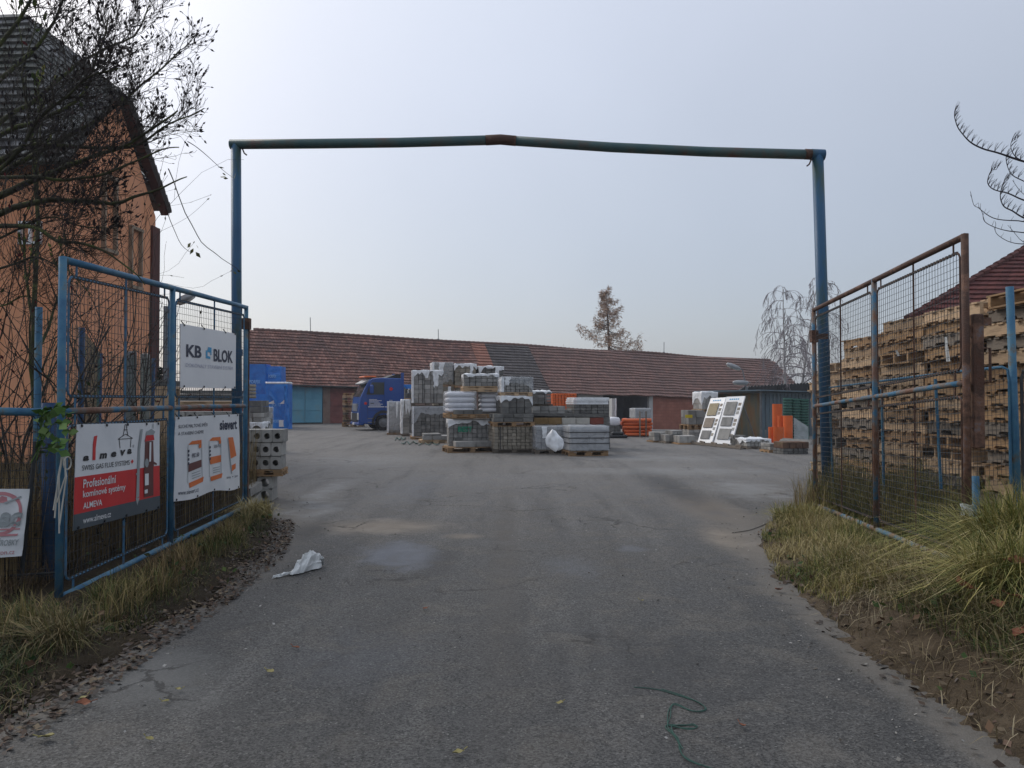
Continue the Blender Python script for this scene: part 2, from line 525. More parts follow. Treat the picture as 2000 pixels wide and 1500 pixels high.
def brick_mat(name, c1, c2, mortar, sx_, sz_):
    m, nt, b = newmat(name)
    uv = N(nt, 'ShaderNodeUVMap')
    br = N(nt, 'ShaderNodeTexBrick', Vector=uv.outputs[0], Color1=(*c1, 1), Color2=(*c2, 1), Mortar=(*mortar, 1), Scale=1.0)
    br.inputs['Brick Width'].default_value = sx_
    br.inputs['Row Height'].default_value = sz_
    br.inputs['Mortar Size'].default_value = 0.012
    t = N(nt, 'ShaderNodeTexCoord')
    nz = N(nt, 'ShaderNodeTexNoise', Vector=t.outputs['Object'], Scale=1.5, Detail=7.0)
    c = mixc(nt, ramp(nt, nz.outputs[0], [(0.35, (0, 0, 0)), (0.7, (.7, .7, .7))]), br.outputs[0], (c1[0]*.7, c1[1]*.65, c1[2]*.6))
    setc(nt, b, c)
    b.inputs['Roughness'].default_value = 0.9
    bp = N(nt, 'ShaderNodeBump', Strength=0.6, Distance=0.02, Height=br.outputs[1])
    bp.invert = True
    nt.links.new(bp.outputs[0], b.inputs['Normal'])
    return m


m_brick = brick_mat('red_block_wall', (0.32, 0.12, 0.082), (0.38, 0.145, 0.10), (0.22, 0.095, 0.07), 0.5, 0.25)


def attr_mat(name, rough=0.75, trans=0.0):
    m, nt, b = newmat(name)
    a = N(nt, 'ShaderNodeAttribute', {'attribute_name': 'tint'})
    setc(nt, b, a.outputs[0])
    b.inputs['Roughness'].default_value = rough
    b.inputs['Specular IOR Level'].default_value = 0.2
    return m


m_grass = attr_mat('grass_blades')
m_leaves = attr_mat('leaf_tints')


# ground materials ------------------------------------------------
def world_ellipse(nt, pos, cx, cy, rx, ry, ang, soft, nzv, jitter=0.5):
    """mask of a stain with its own place on the ground"""
    mp = N(nt, 'ShaderNodeMapping', {'vector_type': 'TEXTURE'}, Vector=pos)
    mp.inputs['Location'].default_value = (cx, cy, 0)
    mp.inputs['Rotation'].default_value = (0, 0, ang)
    mp.inputs['Scale'].default_value = (rx, ry, 1000)
    ln = N(nt, 'ShaderNodeVectorMath', {'operation': 'LENGTH'}, i0=mp.outputs[0])
    d = math_(nt, 'ADD', ln.outputs['Value'], math_(nt, 'MULTIPLY', math_(nt, 'SUBTRACT', nzv, 0.5), jitter*2.5))
    n = N(nt, 'ShaderNodeMapRange', {'clamp': True, 'interpolation_type': 'SMOOTHSTEP'}, Value=d, i1=1.0, i2=1.0-soft, i3=0.0, i4=1.0)
    return n.outputs[0]


def asphalt_mat():
    m, nt, b = newmat('asphalt')
    t = N(nt, 'ShaderNodeTexCoord')
    pos = t.outputs['Object']
    big = N(nt, 'ShaderNodeTexNoise', Vector=pos, Scale=0.35, Detail=6.0, Roughness=0.65)
    mid = N(nt, 'ShaderNodeTexNoise', Vector=pos, Scale=2.2, Detail=8.0, Roughness=0.7, Distortion=0.6)
    fine = N(nt, 'ShaderNodeTexNoise', Vector=pos, Scale=85.0, Detail=3.0, Roughness=0.8)
    vor = N(nt, 'ShaderNodeTexVoronoi', Vector=pos, Scale=105.0)
    s = N(nt, 'ShaderNodeSeparateXYZ', Vector=pos)
    # near road: dark bitumen, far yard: paler, grazing sheen put into the colour
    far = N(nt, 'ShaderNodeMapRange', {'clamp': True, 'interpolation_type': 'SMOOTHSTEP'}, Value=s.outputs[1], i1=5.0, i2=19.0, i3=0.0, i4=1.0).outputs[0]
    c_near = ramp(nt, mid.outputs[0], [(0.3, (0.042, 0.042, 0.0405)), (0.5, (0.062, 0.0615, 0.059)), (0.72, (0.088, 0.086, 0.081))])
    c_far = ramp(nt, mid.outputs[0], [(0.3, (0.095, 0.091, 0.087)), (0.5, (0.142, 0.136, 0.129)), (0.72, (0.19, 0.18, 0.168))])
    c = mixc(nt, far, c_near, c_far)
    c = mixc(nt, ramp(nt, big.outputs[0], [(0.36, (0, 0, 0)), (0.66, (.4, .4, .4))]), c, (0.075, 0.068, 0.06))
    # streaks along the direction vehicles drive, worn pale and rubbed dark
    mpS = N(nt, 'ShaderNodeMapping', Vector=N(nt, 'ShaderNodeVectorMath', {'operation': 'MULTIPLY_ADD'}, i0=big.outputs['Color'], i1=(.9, .5, 0), i2=pos).outputs[0])
    mpS.inputs['Scale'].default_value = (1.7, 0.10, 1)
    stn = N(nt, 'ShaderNodeTexNoise', Vector=mpS.outputs[0], Scale=1.3, Detail=5.0, Roughness=0.6)
    c = mixc(nt, ramp(nt, stn.outputs[0], [(0.52, (0, 0, 0)), (0.68, (.5, .5, .5))]), c, (0.035, 0.035, 0.035))
    c = mixc(nt, ramp(nt, stn.outputs[0], [(0.32, (.35, .35, .35)), (0.46, (0, 0, 0))]), c, (0.16, 0.155, 0.145))
    # aggregate: each stone of the surface a shade of its own
    ag = N(nt, 'ShaderNodeHueSaturation', Color=c)
    nt.links.new(math_(nt, 'MULTIPLY_ADD', N(nt, 'ShaderNodeSeparateColor', Color=vor.outputs['Color']).outputs[0], 1.7, 0.2), ag.inputs['Value'])
    c = mixc(nt, 0.8, c, ag.outputs[0])
    peb = ramp(nt, N(nt, 'ShaderNodeSeparateColor', Color=vor.outputs['Color']).outputs[1], [(0.975, (0, 0, 0)), (0.99, (.6, .6, .6))])
    c = mixc(nt, peb, c, (0.22, 0.215, 0.2))
    nzv = mid.outputs[0]

    def stain(c, e, col, amt):
        return mixc(nt, math_(nt, 'MULTIPLY', e, amt), c, col)
    tan, pale, blu, dk = (0.20, 0.17, 0.135), (0.2, 0.2, 0.195), (0.13, 0.14, 0.16), (0.032, 0.032, 0.033)
    for (px, py, wx, wy, col, amt, soft, ang) in (
            (735, 1030, 150, 16, tan, .75, .8, 0), (905, 1048, 42, 6, tan, .6, .8, 0), (780, 1085, 80, 30, blu, .7, .7, .2),
            (1120, 1110, 70, 22, blu, .45, .9, 0), (1235, 1072, 30, 7, blu, .7, .8, 0), (800, 960, 70, 30, blu, .5, .9, 0),
            (1400, 1000, 70, 42, tan, .9, .9, 0), (1450, 1060, 70, 36, tan, .85, .8, 0), (1480, 960, 90, 22, pale, .6, .8, 0),
            (575, 990, 45, 60, pale, .6, .9, 0), (620, 1000, 40, 28, pale, .5, .9, 0), (700, 900, 150, 14, pale, .35, .9, 0),
            (1300, 920, 250, 8, pale, .4, .8, 0), (1250, 895, 260, 6, pale, .35, .8, 0), (1350, 975, 60, 60, dk, .6, .9, 0),
            (590, 1040, 50, 22, dk, .7, .8, 0), (700, 1290, 170, 70, blu, .3, .9, 0), (860, 1100, 45, 40, dk, .35, .9, 0),
            (300, 1330, 130, 70, (0.12, 0.12, 0.115), .6, .9, .5), (1250, 1300, 260, 90, dk, .3, .9, 0), (980, 1240, 60, 300, (0.075, 0.068, 0.06), .5, .9, 0)):
        p = G(px, py)
        q1, q2 = G(px-wx, py), G(px+wx, py)
        t1, t2 = G(px, py-wy), G(px, py+wy)
        amt = min(1.0, amt*(.6 if col is blu and px != 780 else 1.25))
        c = stain(c, world_ellipse(nt, pos, p.x, (t1.y+t2.y)/2, max(.1, (q2.x-q1.x)/2*1.25), max(.1, (t1.y-t2.y)/2*1.25), ang, soft, nzv), col, amt)
    # cracks in worn places
    cv = N(nt, 'ShaderNodeTexVoronoi', {'feature': 'DISTANCE_TO_EDGE'}, Vector=N(nt, 'ShaderNodeVectorMath', {'operation': 'MULTIPLY_ADD'}, i0=mid.outputs['Color'], i1=(.5, .5, .5), i2=pos).outputs[0], Scale=1.1)
    crk = ramp(nt, cv.outputs['Distance'], [(0.0, (1, 1, 1)), (0.008, (1, 1, 1)), (0.02, (0, 0, 0))])
    cm = ramp(nt, N(nt, 'ShaderNodeTexNoise', Vector=pos, Scale=0.55, Detail=2.0).outputs[0], [(0.54, (0, 0, 0)), (0.62, (.8, .8, .8))])
    c = mixc(nt, math_(nt, 'MULTIPLY', crk, cm), c, (0.018, 0.017, 0.016))
    # soil carried onto the edges
    a = N(nt, 'ShaderNodeAttribute', {'attribute_name': 'edge'})
    em = math_(nt, 'MULTIPLY', math_(nt, 'ADD', a.outputs['Fac'], math_(nt, 'MULTIPLY', math_(nt, 'SUBTRACT', mid.outputs[0], 0.5), 2.6)), 1.0, clamp=True)
    c = mixc(nt, math_(nt, 'MULTIPLY', em, 0.75), c, mixc(nt, fine.outputs[0], (0.13, 0.115, 0.095), (0.17, 0.155, 0.135)))
    setc(nt, b, c)
    nt.links.new(ramp(nt, mid.outputs[0], [(0.35, (.62,)*3), (0.65, (.9,)*3)]), b.inputs['Roughness'])
    b.inputs['Specular IOR Level'].default_value = 0.35
    h = math_(nt, 'ADD', math_(nt, 'MULTIPLY', vor.outputs['Distance'], 0.7), fine.outputs[0])
    h = math_(nt, 'SUBTRACT', h, math_(nt, 'MULTIPLY', math_(nt, 'MULTIPLY', crk, cm), 1.5))
    bp = N(nt, 'ShaderNodeBump', Strength=0.55, Distance=0.008, Height=h)
    nt.links.new(bp.outputs[0], b.inputs['Normal'])
    return m


def soil_mat():
    m, nt, b = newmat('soil')
    t = N(nt, 'ShaderNodeTexCoord')
    pos = t.outputs['Object']
    mid = N(nt, 'ShaderNodeTexNoise', Vector=pos, Scale=2.0, Detail=9.0, Roughness=0.7)
    fine = N(nt, 'ShaderNodeTexNoise', Vector=pos, Scale=60.0, Detail=4.0, Roughness=0.75)
    s = N(nt, 'ShaderNodeSeparateXYZ', Vector=pos)
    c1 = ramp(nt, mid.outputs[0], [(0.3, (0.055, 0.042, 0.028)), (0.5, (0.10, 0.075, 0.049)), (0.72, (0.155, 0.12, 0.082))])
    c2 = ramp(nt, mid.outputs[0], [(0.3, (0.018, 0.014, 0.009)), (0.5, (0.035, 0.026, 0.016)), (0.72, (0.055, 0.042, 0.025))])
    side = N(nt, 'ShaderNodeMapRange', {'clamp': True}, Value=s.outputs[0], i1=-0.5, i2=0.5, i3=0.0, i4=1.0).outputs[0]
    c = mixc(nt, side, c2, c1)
    hv = N(nt, 'ShaderNodeHueSaturation', Color=c)
    nt.links.new(math_(nt, 'MULTIPLY_ADD', fine.outputs[0], 1.2, 0.4), hv.inputs['Value'])
    setc(nt, b, hv.outputs[0])
    b.inputs['Roughness'].default_value = 0.95
    b.inputs['Specular IOR Level'].default_value = 0.15
    bp = N(nt, 'ShaderNodeBump', Strength=0.8, Distance=0.03, Height=math_(nt, 'ADD', fine.outputs[0], math_(nt, 'MULTIPLY', mid.outputs[0], 2.0)))
    nt.links.new(bp.outputs[0], b.inputs['Normal'])
    return m


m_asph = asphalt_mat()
m_soil = soil_mat()


# ------------------------------------------------------------------ ground
def sheet(name, ys, xfun, ncol, zfun, m, attr=None):
    rows = []
    for y in ys:
        a, b_ = xfun(y)
        tt = np.linspace(0, 1, ncol)
        rows.append(np.stack([a+(b_-a)*tt, np.full(ncol, y)], 1))
    xy = np.concatenate(rows)
    z = zfun(xy[:, 0], xy[:, 1])
    nr = len(ys)
    idx = np.arange(nr*ncol).reshape(nr, ncol)
    f = np.stack([idx[:-1, :-1], idx[:-1, 1:], idx[1:, 1:], idx[1:, :-1]], -1).reshape(-1, 4)
    me = bpy.data.meshes.new(name)
    me.from_pydata(np.column_stack([xy, z]).tolist(), [], f.tolist())
    me.materials.append(m)
    me.polygons.foreach_set('use_smooth', [True]*len(me.polygons))
    if attr is not None:
        at = me.attributes.new('edge', 'FLOAT', 'POINT')
        at.data.foreach_set('value', attr(xy[:, 0], xy[:, 1]).astype(np.float32))
    o = bpy.data.objects.new(name, me)
    COL.objects.link(o)
    tag(o, kind='structure')
    return o


def bumpy(x, y, amp, sc):
    return np.array([amp*mnoise.noise((a*sc, b_*sc, 0.3)) for a, b_ in zip(x, y)])


ys_near = np.concatenate([np.arange(-6, 2.5, 0.5), np.arange(2.5, 14, 0.08), np.arange(14, 30, 0.4), np.arange(30, 76, 1.5)])


def edge_attr(x, y):
    d = np.minimum(x-xl(y), xr(y)-x)
    w_ = np.interp(y, [0, 6, 9, 14, 25], [.16, .24, .6, 1.2, 2.5])
    return 1-S(d/w_)


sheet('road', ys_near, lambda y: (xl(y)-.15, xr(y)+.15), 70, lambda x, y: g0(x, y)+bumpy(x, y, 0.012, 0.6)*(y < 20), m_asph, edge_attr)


def verge_z(x, y):
    e = np.maximum(xl(y)-x, x-xr(y))
    e = e+bumpy(x, y, 0.16, 1.7)+bumpy(x, y, 0.10, 6.0)
    lift = -0.05+0.075*S((e+0.12)/0.3)
    z = g(x, y)+lift*(y < 16)+(-0.03)*(y >= 16)
    z = z+bumpy(x, y, 0.035, 1.4)+bumpy(x, y, 0.018, 5.0)*(y < 16)
    # tyre tread pressed into the bare soil on the right
    et = x-xr(y)
    band = S((et-.06)/.03)*S((.36-et)/.03)*(x > 0)*S((5.4-y)/.5)
    z = z-band*(.022-.016*(np.sin((y+.35*np.abs(et-.2))*2*np.pi/.088) > 0))
    return z


ys_v = np.concatenate([np.arange(-6, 2, 0.5), np.arange(2, 3, 0.1), np.arange(3, 5.6, 0.022), np.arange(5.6, 14, 0.1), np.arange(14, 76, 1.5)])


def sheet2(name, side):
    ncol = 130
    tt = np.linspace(0, 1, ncol)**3.0
    pts = []
    for y in ys_v:
        e = (xl(y)+0.15) if side < 0 else (xr(y)-0.15)
        far_ = -75 if side < 0 else 75
        pts.append(np.stack([e+(far_-e)*tt, np.full(ncol, y)], 1))
    xy = np.concatenate(pts)
    z = verge_z(xy[:, 0], xy[:, 1])
    nr = len(ys_v)
    idx = np.arange(nr*ncol).reshape(nr, ncol)
    f = np.stack([idx[:-1, :-1], idx[:-1, 1:], idx[1:, 1:], idx[1:, :-1]], -1).reshape(-1, 4)
    if side < 0:
        f = f[:, ::-1]
    me = bpy.data.meshes.new(name)
    me.from_pydata(np.column_stack([xy, z]).tolist(), [], f.tolist())
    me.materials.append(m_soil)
    me.polygons.foreach_set('use_smooth', [True]*len(me.polygons))
    o = bpy.data.objects.new(name, me)
    COL.objects.link(o)
    tag(o, kind='structure')


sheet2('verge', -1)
sheet2('verge', 1)
mb = MB()
mb.quad((-1500, -1500, -1.8), (1500, -1500, -1.8), (1500, 1500, -1.8), (-1500, 1500, -1.8))
tag(mb.build('ground', m_soil), kind='structure')

# ------------------------------------------------------------------ tiled roofs
def tile_roof(mb, e0, e1, r0, r1, courses, tile_w, lift=0.08, nseg=24, sag=0.0, seed=0, u0=0.0):
    e0, e1, r0, r1 = map(Vector, (e0, e1, r0, r1))
    nrm = (e1-e0).cross(r0-e0).normalized()
    L = ((e1-e0).length+(r1-r0).length)/2

    def pt(s, v):
        p = (e0.lerp(e1, s)).lerp(r0.lerp(r1, s), v)
        z = sag*mnoise.noise((s*L*0.12+seed, v*1.5, seed))+0.3*sag*mnoise.noise((s*L*0.9, v*courses*.4, seed+5))
        return p+Vector((0, 0, z))
    for i in range(courses):
        v0, v1 = i/courses, (i+1)/courses
        row = []
        for j in range(nseg+1):
            s = j/nseg
            row.append((pt(s, v0)+nrm*lift, pt(s, v1)+nrm*0.004, pt(s, v0)-nrm*0.01))
        for j in range(nseg):
            a, b_ = row[j], row[j+1]
            ua, ub = u0+j/nseg*L/tile_w+0.5*(i % 2), u0+(j+1)/nseg*L/tile_w+0.5*(i % 2)
            o = len(mb.f)
            mb.quad(a[0], b_[0], b_[1], a[1])
            mb.uv[o] = [(ua, i+.02), (ub, i+.02), (ub, i+.98), (ua, i+.98)]
            mb.quad(a[2], b_[2], b_[0], a[0])
            mb.uv[o+1] = [(ua, i+.02), (ub, i+.02), (ub, i+.03), (ua, i+.03)]


# ------------------------------------------------------------------ the long barn at the back of the yard
EL = Vector((-17.0, 51.0, 2.87))
ER = Vector((25.7, 67.5, 1.79))
bd = Vector((ER.x-EL.x, ER.y-EL.y, 0))
BL = bd.length
bd.normalize()
bn = Vector((-bd.y, bd.x, 0))           # pointing to the back
RL = Vector((EL.x, EL.y, 0))+bn*4.5+Vector((0, 0, 6.54))
RR = Vector((ER.x, ER.y, 0))+bn*4.5+Vector((0, 0, 5.24))
EL0, ER0 = EL-bn*0.0, ER-bn*0.0
barn = thing('long_barn', (EL.x, EL.y, 0), 'long low barn with a sagging red tiled roof closing the yard', 'barn')


def barn_s(px, ridge=True):
    """metres along the barn whose ridge (or eave) point falls on pixel column px"""
    lo, hi = -10.0, BL+10
    for _ in range(50):
        m_ = (lo+hi)/2
        a, b_ = (RL, RR) if ridge else (EL, ER)
        p = a.lerp(b_, m_/BL)
        if 1000+F*p.x/p.y < px:
            lo = m_
        else:
            hi = m_
    return lo


def rf(a, b_, m, courses, tw, seed, sag=0.2):
    mb = MB()
    e0, e1 = EL.lerp(ER, a/BL)-bn*.35-Vector((0, 0, .25)), EL.lerp(ER, b_/BL)-bn*.35-Vector((0, 0, .25))
    r0, r1 = RL.lerp(RR, a/BL), RL.lerp(RR, b_/BL)
    tile_roof(mb, e0, e1, r0, r1, courses, tw, 0.085, max(2, int((b_-a)*2)), sag, seed)
    return mb.build('roof', m, barn)


s1, s2, s3 = barn_s(917), barn_s(945), barn_s(1030)
rf(-0.4, s1, m_tile_red, 18, 0.2, 1)['label'] = 'old mottled red tile roof stretch'
rf(s1, s2, m_tile_org, 18, 0.2, 1)['label'] = 'newer orange tile strip'
rf(s2, s3, m_tile_dark, 18, 0.2, 1)['label'] = 'dark grey tile stretch'
rf(s3, BL+.5, m_tile_brn, 16, 0.26, 1)['label'] = 'brown red tile stretch'
mb = MB()      # back slope and ridge tiles
b0, b1 = RL+bn*4.8-Vector((0, 0, 3.9)), RR+bn*4.8-Vector((0, 0, 3.7))
tile_roof(mb, b1, b0, RR, RL, 12, 0.3, 0.05, 30, 0.05, 3)
mb.build('roof', m_tile_brn, barn)
mb = MB()
k = 120
for i in range(k):
    p, q = RL.lerp(RR, i/k), RL.lerp(RR, (i+.97)/k)
    dz = Vector((0, 0, 0.2*mnoise.noise((i/k*BL*0.12+1, 1.5, 1))+0.02))
    mb.tube([p+dz, q+dz+Vector((0, 0, .02))], [.12, .14], 6)
mb.build('ridge_tiles', m_tile_brn, barn)
# walls
def bp_(s, z, off=0.0):
    p = EL.lerp(ER, s/BL)
    return Vector((p.x-bn.x*off, p.y-bn.y*off, z))
def bwall(mb, s0, s1_, z0, z1, off=0.0, th=0.3, mi=0):
    """a straight piece of the front wall; z given per end or one value, None means eave"""
    A = [bp_(s0, -1.5 if z0 is None else z0, off), bp_(s1_, -1.5 if z0 is None else z0, off)]
    zt0 = EL.lerp(ER, s0/BL).z-.02 if z1 is None else z1
    zt1 = EL.lerp(ER, s1_/BL).z-.02 if z1 is None else z1
    a, b_ = A
    c, d = Vector((b_.x, b_.y, zt1)), Vector((a.x, a.y, zt0))
    q = bn*th
    mb.add([a, b_, c, d, a+q, b_+q, c+q, d+q], [(0, 1, 2, 3), (5, 4, 7, 6), (1, 5, 6, 2), (4, 0, 3, 7), (3, 2, 6, 7)], mi)
so0, so1 = barn_s(1178, False), barn_s(1268, False)
st0, st1 = barn_s(560, False), barn_s(631, False)
sr0, sr1 = barn_s(645, False), barn_s(692, False)
mb = MB()
bwall(mb, 0, st0, None, None)
bwall(mb, st1, sr0, None, None)
bwall(mb, sr1, barn_s(1128, False), None, None)
bwall(mb, barn_s(1363, False), BL, None, None)
A, B = RL+bn*4.5, RR+bn*4.5
mb.quad((EL.x, EL.y, -1.5), (EL.x, EL.y, 2.8), (A.x, A.y, 2.8), (A.x, A.y, -1.5))
mb.add([(EL.x, EL.y, 2.8), (RL.x, RL.y, RL.z-.1), (A.x, A.y, 2.8)], [(0, 1, 2)])
mb.quad((ER.x, ER.y, -1.5), (ER.x, ER.y, 1.7), (B.x, B.y, 1.7), (B.x, B.y, -1.5))
mb.add([(ER.x, ER.y, 1.7), (RR.x, RR.y, RR.z-.1), (B.x, B.y, 1.7)], [(0, 2, 1)])
mb.quad((A.x, A.y, -1.5), (A.x, A.y, 2.8), (B.x, B.y, 1.7), (B.x, B.y, -1.5))
mb.build('wall', m_plaster, barn)
mb = MB()
bwall(mb, barn_s(1128, False), so0, None, None)
mb.build('wall', m_whitepl, barn)['label'] = 'pale plastered wall left of the dark opening'
mb = MB()
bwall(mb, so1, barn_s(1275, False), None, None)
mb.build('wall', m_whitepl, barn)['label'] = 'pale plastered pier right of the dark opening'
mb = MB()
sb0, sb1 = barn_s(1275, False), barn_s(1363, False)
o = len(mb.f)
bwall(mb, sb0, sb1, None, None)
mb.uv[o] = [(0, 0), (sb1-sb0, 0), (sb1-sb0, 3.6), (0, 3.6)]
mb.build('wall', m_brick, barn)['label'] = 'bare red block wall'
# opening with a dim room behind it
mb = MB()
bwall(mb, so0, so1, None, None, off=-4.2, th=0.1)
a, b_ = bp_(so0, -1.5), bp_(so1, -1.5)
for q in (a, b_):
    mb.quad(q+bn*.3, q+bn*4.2, q+bn*4.2+Vector((0, 0, 4)), q+bn*.3+Vector((0, 0, 4)))
mb.quad(a+Vector((0, 0, .5))+bn*.3, b_+Vector((0, 0, .5))+bn*.3, b_+Vector((0, 0, .5))+bn*4.2, a+Vector((0, 0, .5))+bn*4.2)
mb.build('opening', mat('blue_grey_plaster', [(0.10, 0.115, 0.15), (0.15, 0.165, 0.2)], 2, 0.9), barn)
mb = MB()
sm = (so0+so1)/2
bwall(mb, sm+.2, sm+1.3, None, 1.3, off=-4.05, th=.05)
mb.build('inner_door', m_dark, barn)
# turquoise double door
for (sa, sb_, nm_) in ((st0+.05, (st0+st1)/2-.015, 0), ((st0+st1)/2+.015, st1-.05, 1)):
    mb = MB()
    bwall(mb, sa, sb_, 0.06, 2.62, off=-.02, th=.06)
    for zz_ in (0.08, .9, 1.75, 2.54):
        bwall(mb, sa+.003, sb_-.003, zz_, zz_+.07, off=.012, th=.03)
    for ss in (sa, sb_-.06):
        bwall(mb, ss, ss+.06, 0.07, 2.6, off=.02, th=.035)
    d = mb.build('door', m_turq, barn)
    hb = MB()
    sh = sb_-.12 if nm_ == 0 else sa+.12
    hb.tube([bp_(sh, 1.2, .03), bp_(sh, 1.2, .1), bp_(sh, 1.4, .1), bp_(sh, 1.4, .03)], .015, 5)
    hb.build('handle', m_dkplastic, d)
    d['label'] = ['left turquoise door leaf', 'right turquoise door leaf'][nm_]
mb = MB()
bwall(mb, sr0, sr1, -.05, 2.4, off=-.05, th=.06)
for zz_ in (0.02, 1.2, 2.28):
    bwall(mb, sr0+.02, sr1-.02, zz_, zz_+.08, off=.0, th=.04)
d = mb.build('door', m_reddoor, barn)
d['label'] = 'faded red brown door'
mb = MB()
bwall(mb, sr0, sr1, 2.4, None, off=0, th=.3)
bwall(mb, st0, st1, 2.64, None, off=0, th=.3)
mb.build('lintel', mat('lintel_plaster', [(.08, .07, .065), (.14, .12, .11)], 2, .9), barn)
mb = MB()
g0_, g1_ = barn_s(548, False), barn_s(700, False)
mb.tube([bp_(g0_, 2.62, .45), bp_(g1_, 2.47, .45)], .06, 6)
mb.build('gutter', m_dkplastic, barn)
for px, yt, nm_ in ((606, 620, 'over the left end of the barn ridge'), (856, 643, 'beside the orange tile strip'), (1297, 668, 'right of the larch')):
    s_ = barn_s(px)
    p = RL.lerp(RR, s_/BL)
    top = P(px, yt, p.y)
    mb = MB()
    mb.tube([p, top], .028, 5)
    mb.box(p.x-.08, p.x+.08, p.y-.08, p.y+.08, p.z, p.z+.25)
    tag(mb.build('lightning_rod', m_greymetal), 'thin grey lightning rod on the ridge ' + nm_, 'lightning rod', 'lightning rods on the barn ridge')

# ------------------------------------------------------------------ orange house on the left
house = thing('orange_house', (-11.9, 20, 0), 'tall orange rendered house with dark mossy tiled roof behind bare branches', 'house')
Fc, Bc = Vector((-11.75, 20.0, 0)), Vector((-12.4, 26.6, 0))
gd = (Bc-Fc).normalized()
fl = Vector((-1, 0.03, 0)).normalized()
ze = 7.6
mb = MB()
ridge_end = Vector((-14.9, 23.4, 13.45))
H1, H2 = Fc+gd*2.75+Vector((0, 0, 10.9)), Fc+gd*3.55+Vector((0, 0, 10.9))
F0, B0 = Fc+Vector((0, 0, -.3)), Bc+Vector((0, 0, -.3))
FT, BT = Fc+Vector((0, 0, ze+.4)), Bc+Vector((0, 0, ze+.4))
LF0, LB0 = F0+fl*14, B0+fl*14
LFT, LBT = FT+fl*14, BT+fl*14
mb.poly([F0, FT, LFT, LF0][::-1])
mb.poly([F0, B0, BT, H2-Vector((0, 0, .2)), H1-Vector((0, 0, .2)), FT])
mb.poly([B0, LB0, LBT, BT])
mb.build('wall', m_orangewall, house)
ov = gd*-.55
ex = Vector((.26, 0, 0))
EF = Fc+ov+ex+Vector((0, 0, ze+.55-.45))
EB = Bc+gd*.6+ex+Vector((0, 0, ze+.75))
H1o, H2o = H1+ex, H2+ex
rl = ridge_end+Vector((-13, .4, 0))
mb = MB()
tile_roof(mb, EF+fl*14.5, EF, rl, ridge_end, 22, .28, .10, 60, .09, 4)
tile_roof(mb, EF, EF+Vector((0.001, 0, 0)), ridge_end, H1o, 22, .28, .06, 8, .05, 4)
tile_roof(mb, H1o, H2o, ridge_end, ridge_end+Vector((0, .01, 0)), 9, .25, .05, 4, 0, 4)
tile_roof(mb, EB, EB+fl*14.5, ridge_end, rl, 20, .28, .05, 10, .05, 4)
tile_roof(mb, EB+Vector((.001, 0, 0)), EB, H2o, ridge_end, 20, .28, .05, 6, .05, 4)
mb.build('roof', m_tile_slate, house)
mb = MB()
for a_, b2 in ((EF, H1o), (H2o, EB)):
    mb = MB()
    n_ = 14
    for i in range(n_):
        p, q = a_.lerp(b2, i/n_), a_.lerp(b2, (i+1.03)/n_)
        mb.tube([p+Vector((0, 0, .02)), q+Vector((0, 0, -.02))], [.13, .11], 5)
    mb.build('verge_tiles', m_tile_slate, house)
mb = MB()       # boarded soffit under the overhang
for a_, b2, c_ in ((EF, H1o, -1), (EB, H2o, 1)):
    dn = Vector((0, 0, -.16))
    mb.quad(a_+dn, b2+dn, b2+dn-ex*1.1, a_+dn-ex*1.1)
    mb.quad(a_+dn+ex*.05, b2+dn+ex*.05, b2+ex*.05, a_+ex*.05)
mb.box(Bc.x-.25, Bc.x+.12, Bc.y-.45, Bc.y+.1, -.2, ze)
mb.build('soffit', m_brownwood, house)


def gpt(s_, z, off=0):
    p = Fc+gd*s_
    return Vector((p.x+off, p.y, z))
m_winframe = mat('weathered_window_frame', [(.22, .17, .12), (.3, .24, .18)], 4, .8)
for s0_, z0, z1 in ((2.3, 6.0, 8.3), (4.3, 5.2, 7.2)):
    mb = MB()
    for a_, b2, c_, d_ in ((s0_, s0_+.08, z0, z1), (s0_+.82, s0_+.9, z0, z1), (s0_+.083, s0_+.817, z1-.1, z1), (s0_+.083, s0_+.817, z0, z0+.1)):
        p, q = gpt(a_, c_, .02), gpt(b2, d_, .02)
        mb.box(p.x-.05, p.x+.10, min(p.y, q.y), max(p.y, q.y), c_, d_)
    wf_ = mb.build('window', m_winframe, house)
    mb = MB()
    mb.quad(gpt(s0_+.08, z0+.1, .03), gpt(s0_+.82, z0+.1, .03), gpt(s0_+.82, z1-.1, .03), gpt(s0_+.08, z1-.1, .03))
    mb.build('pane', m_glass, wf_)
mb = MB()
wp = rayplane(60, 455, Fc, Vector((0, 1, 0)))
for dx0, dx1, dz0, dz1 in ((-.3, -.23, -.3, .3), (.23, .3, -.3, .3), (-.227, .227, .23, .3), (-.227, .227, -.3, -.23), (-.03, .03, -.227, .227)):
    mb.box(wp.x+dx0, wp.x+dx1, wp.y-.06, wp.y+.05, wp.z+dz0, wp.z+dz1)
wf_ = mb.build('window', m_board, house)
mb = MB()
mb.quad((wp.x-.23, wp.y-.03, wp.z-.23), (wp.x+.23, wp.y-.03, wp.z-.23), (wp.x+.23, wp.y-.03, wp.z+.23), (wp.x-.23, wp.y-.03, wp.z+.23))
mb.build('pane', m_glass, wf_)

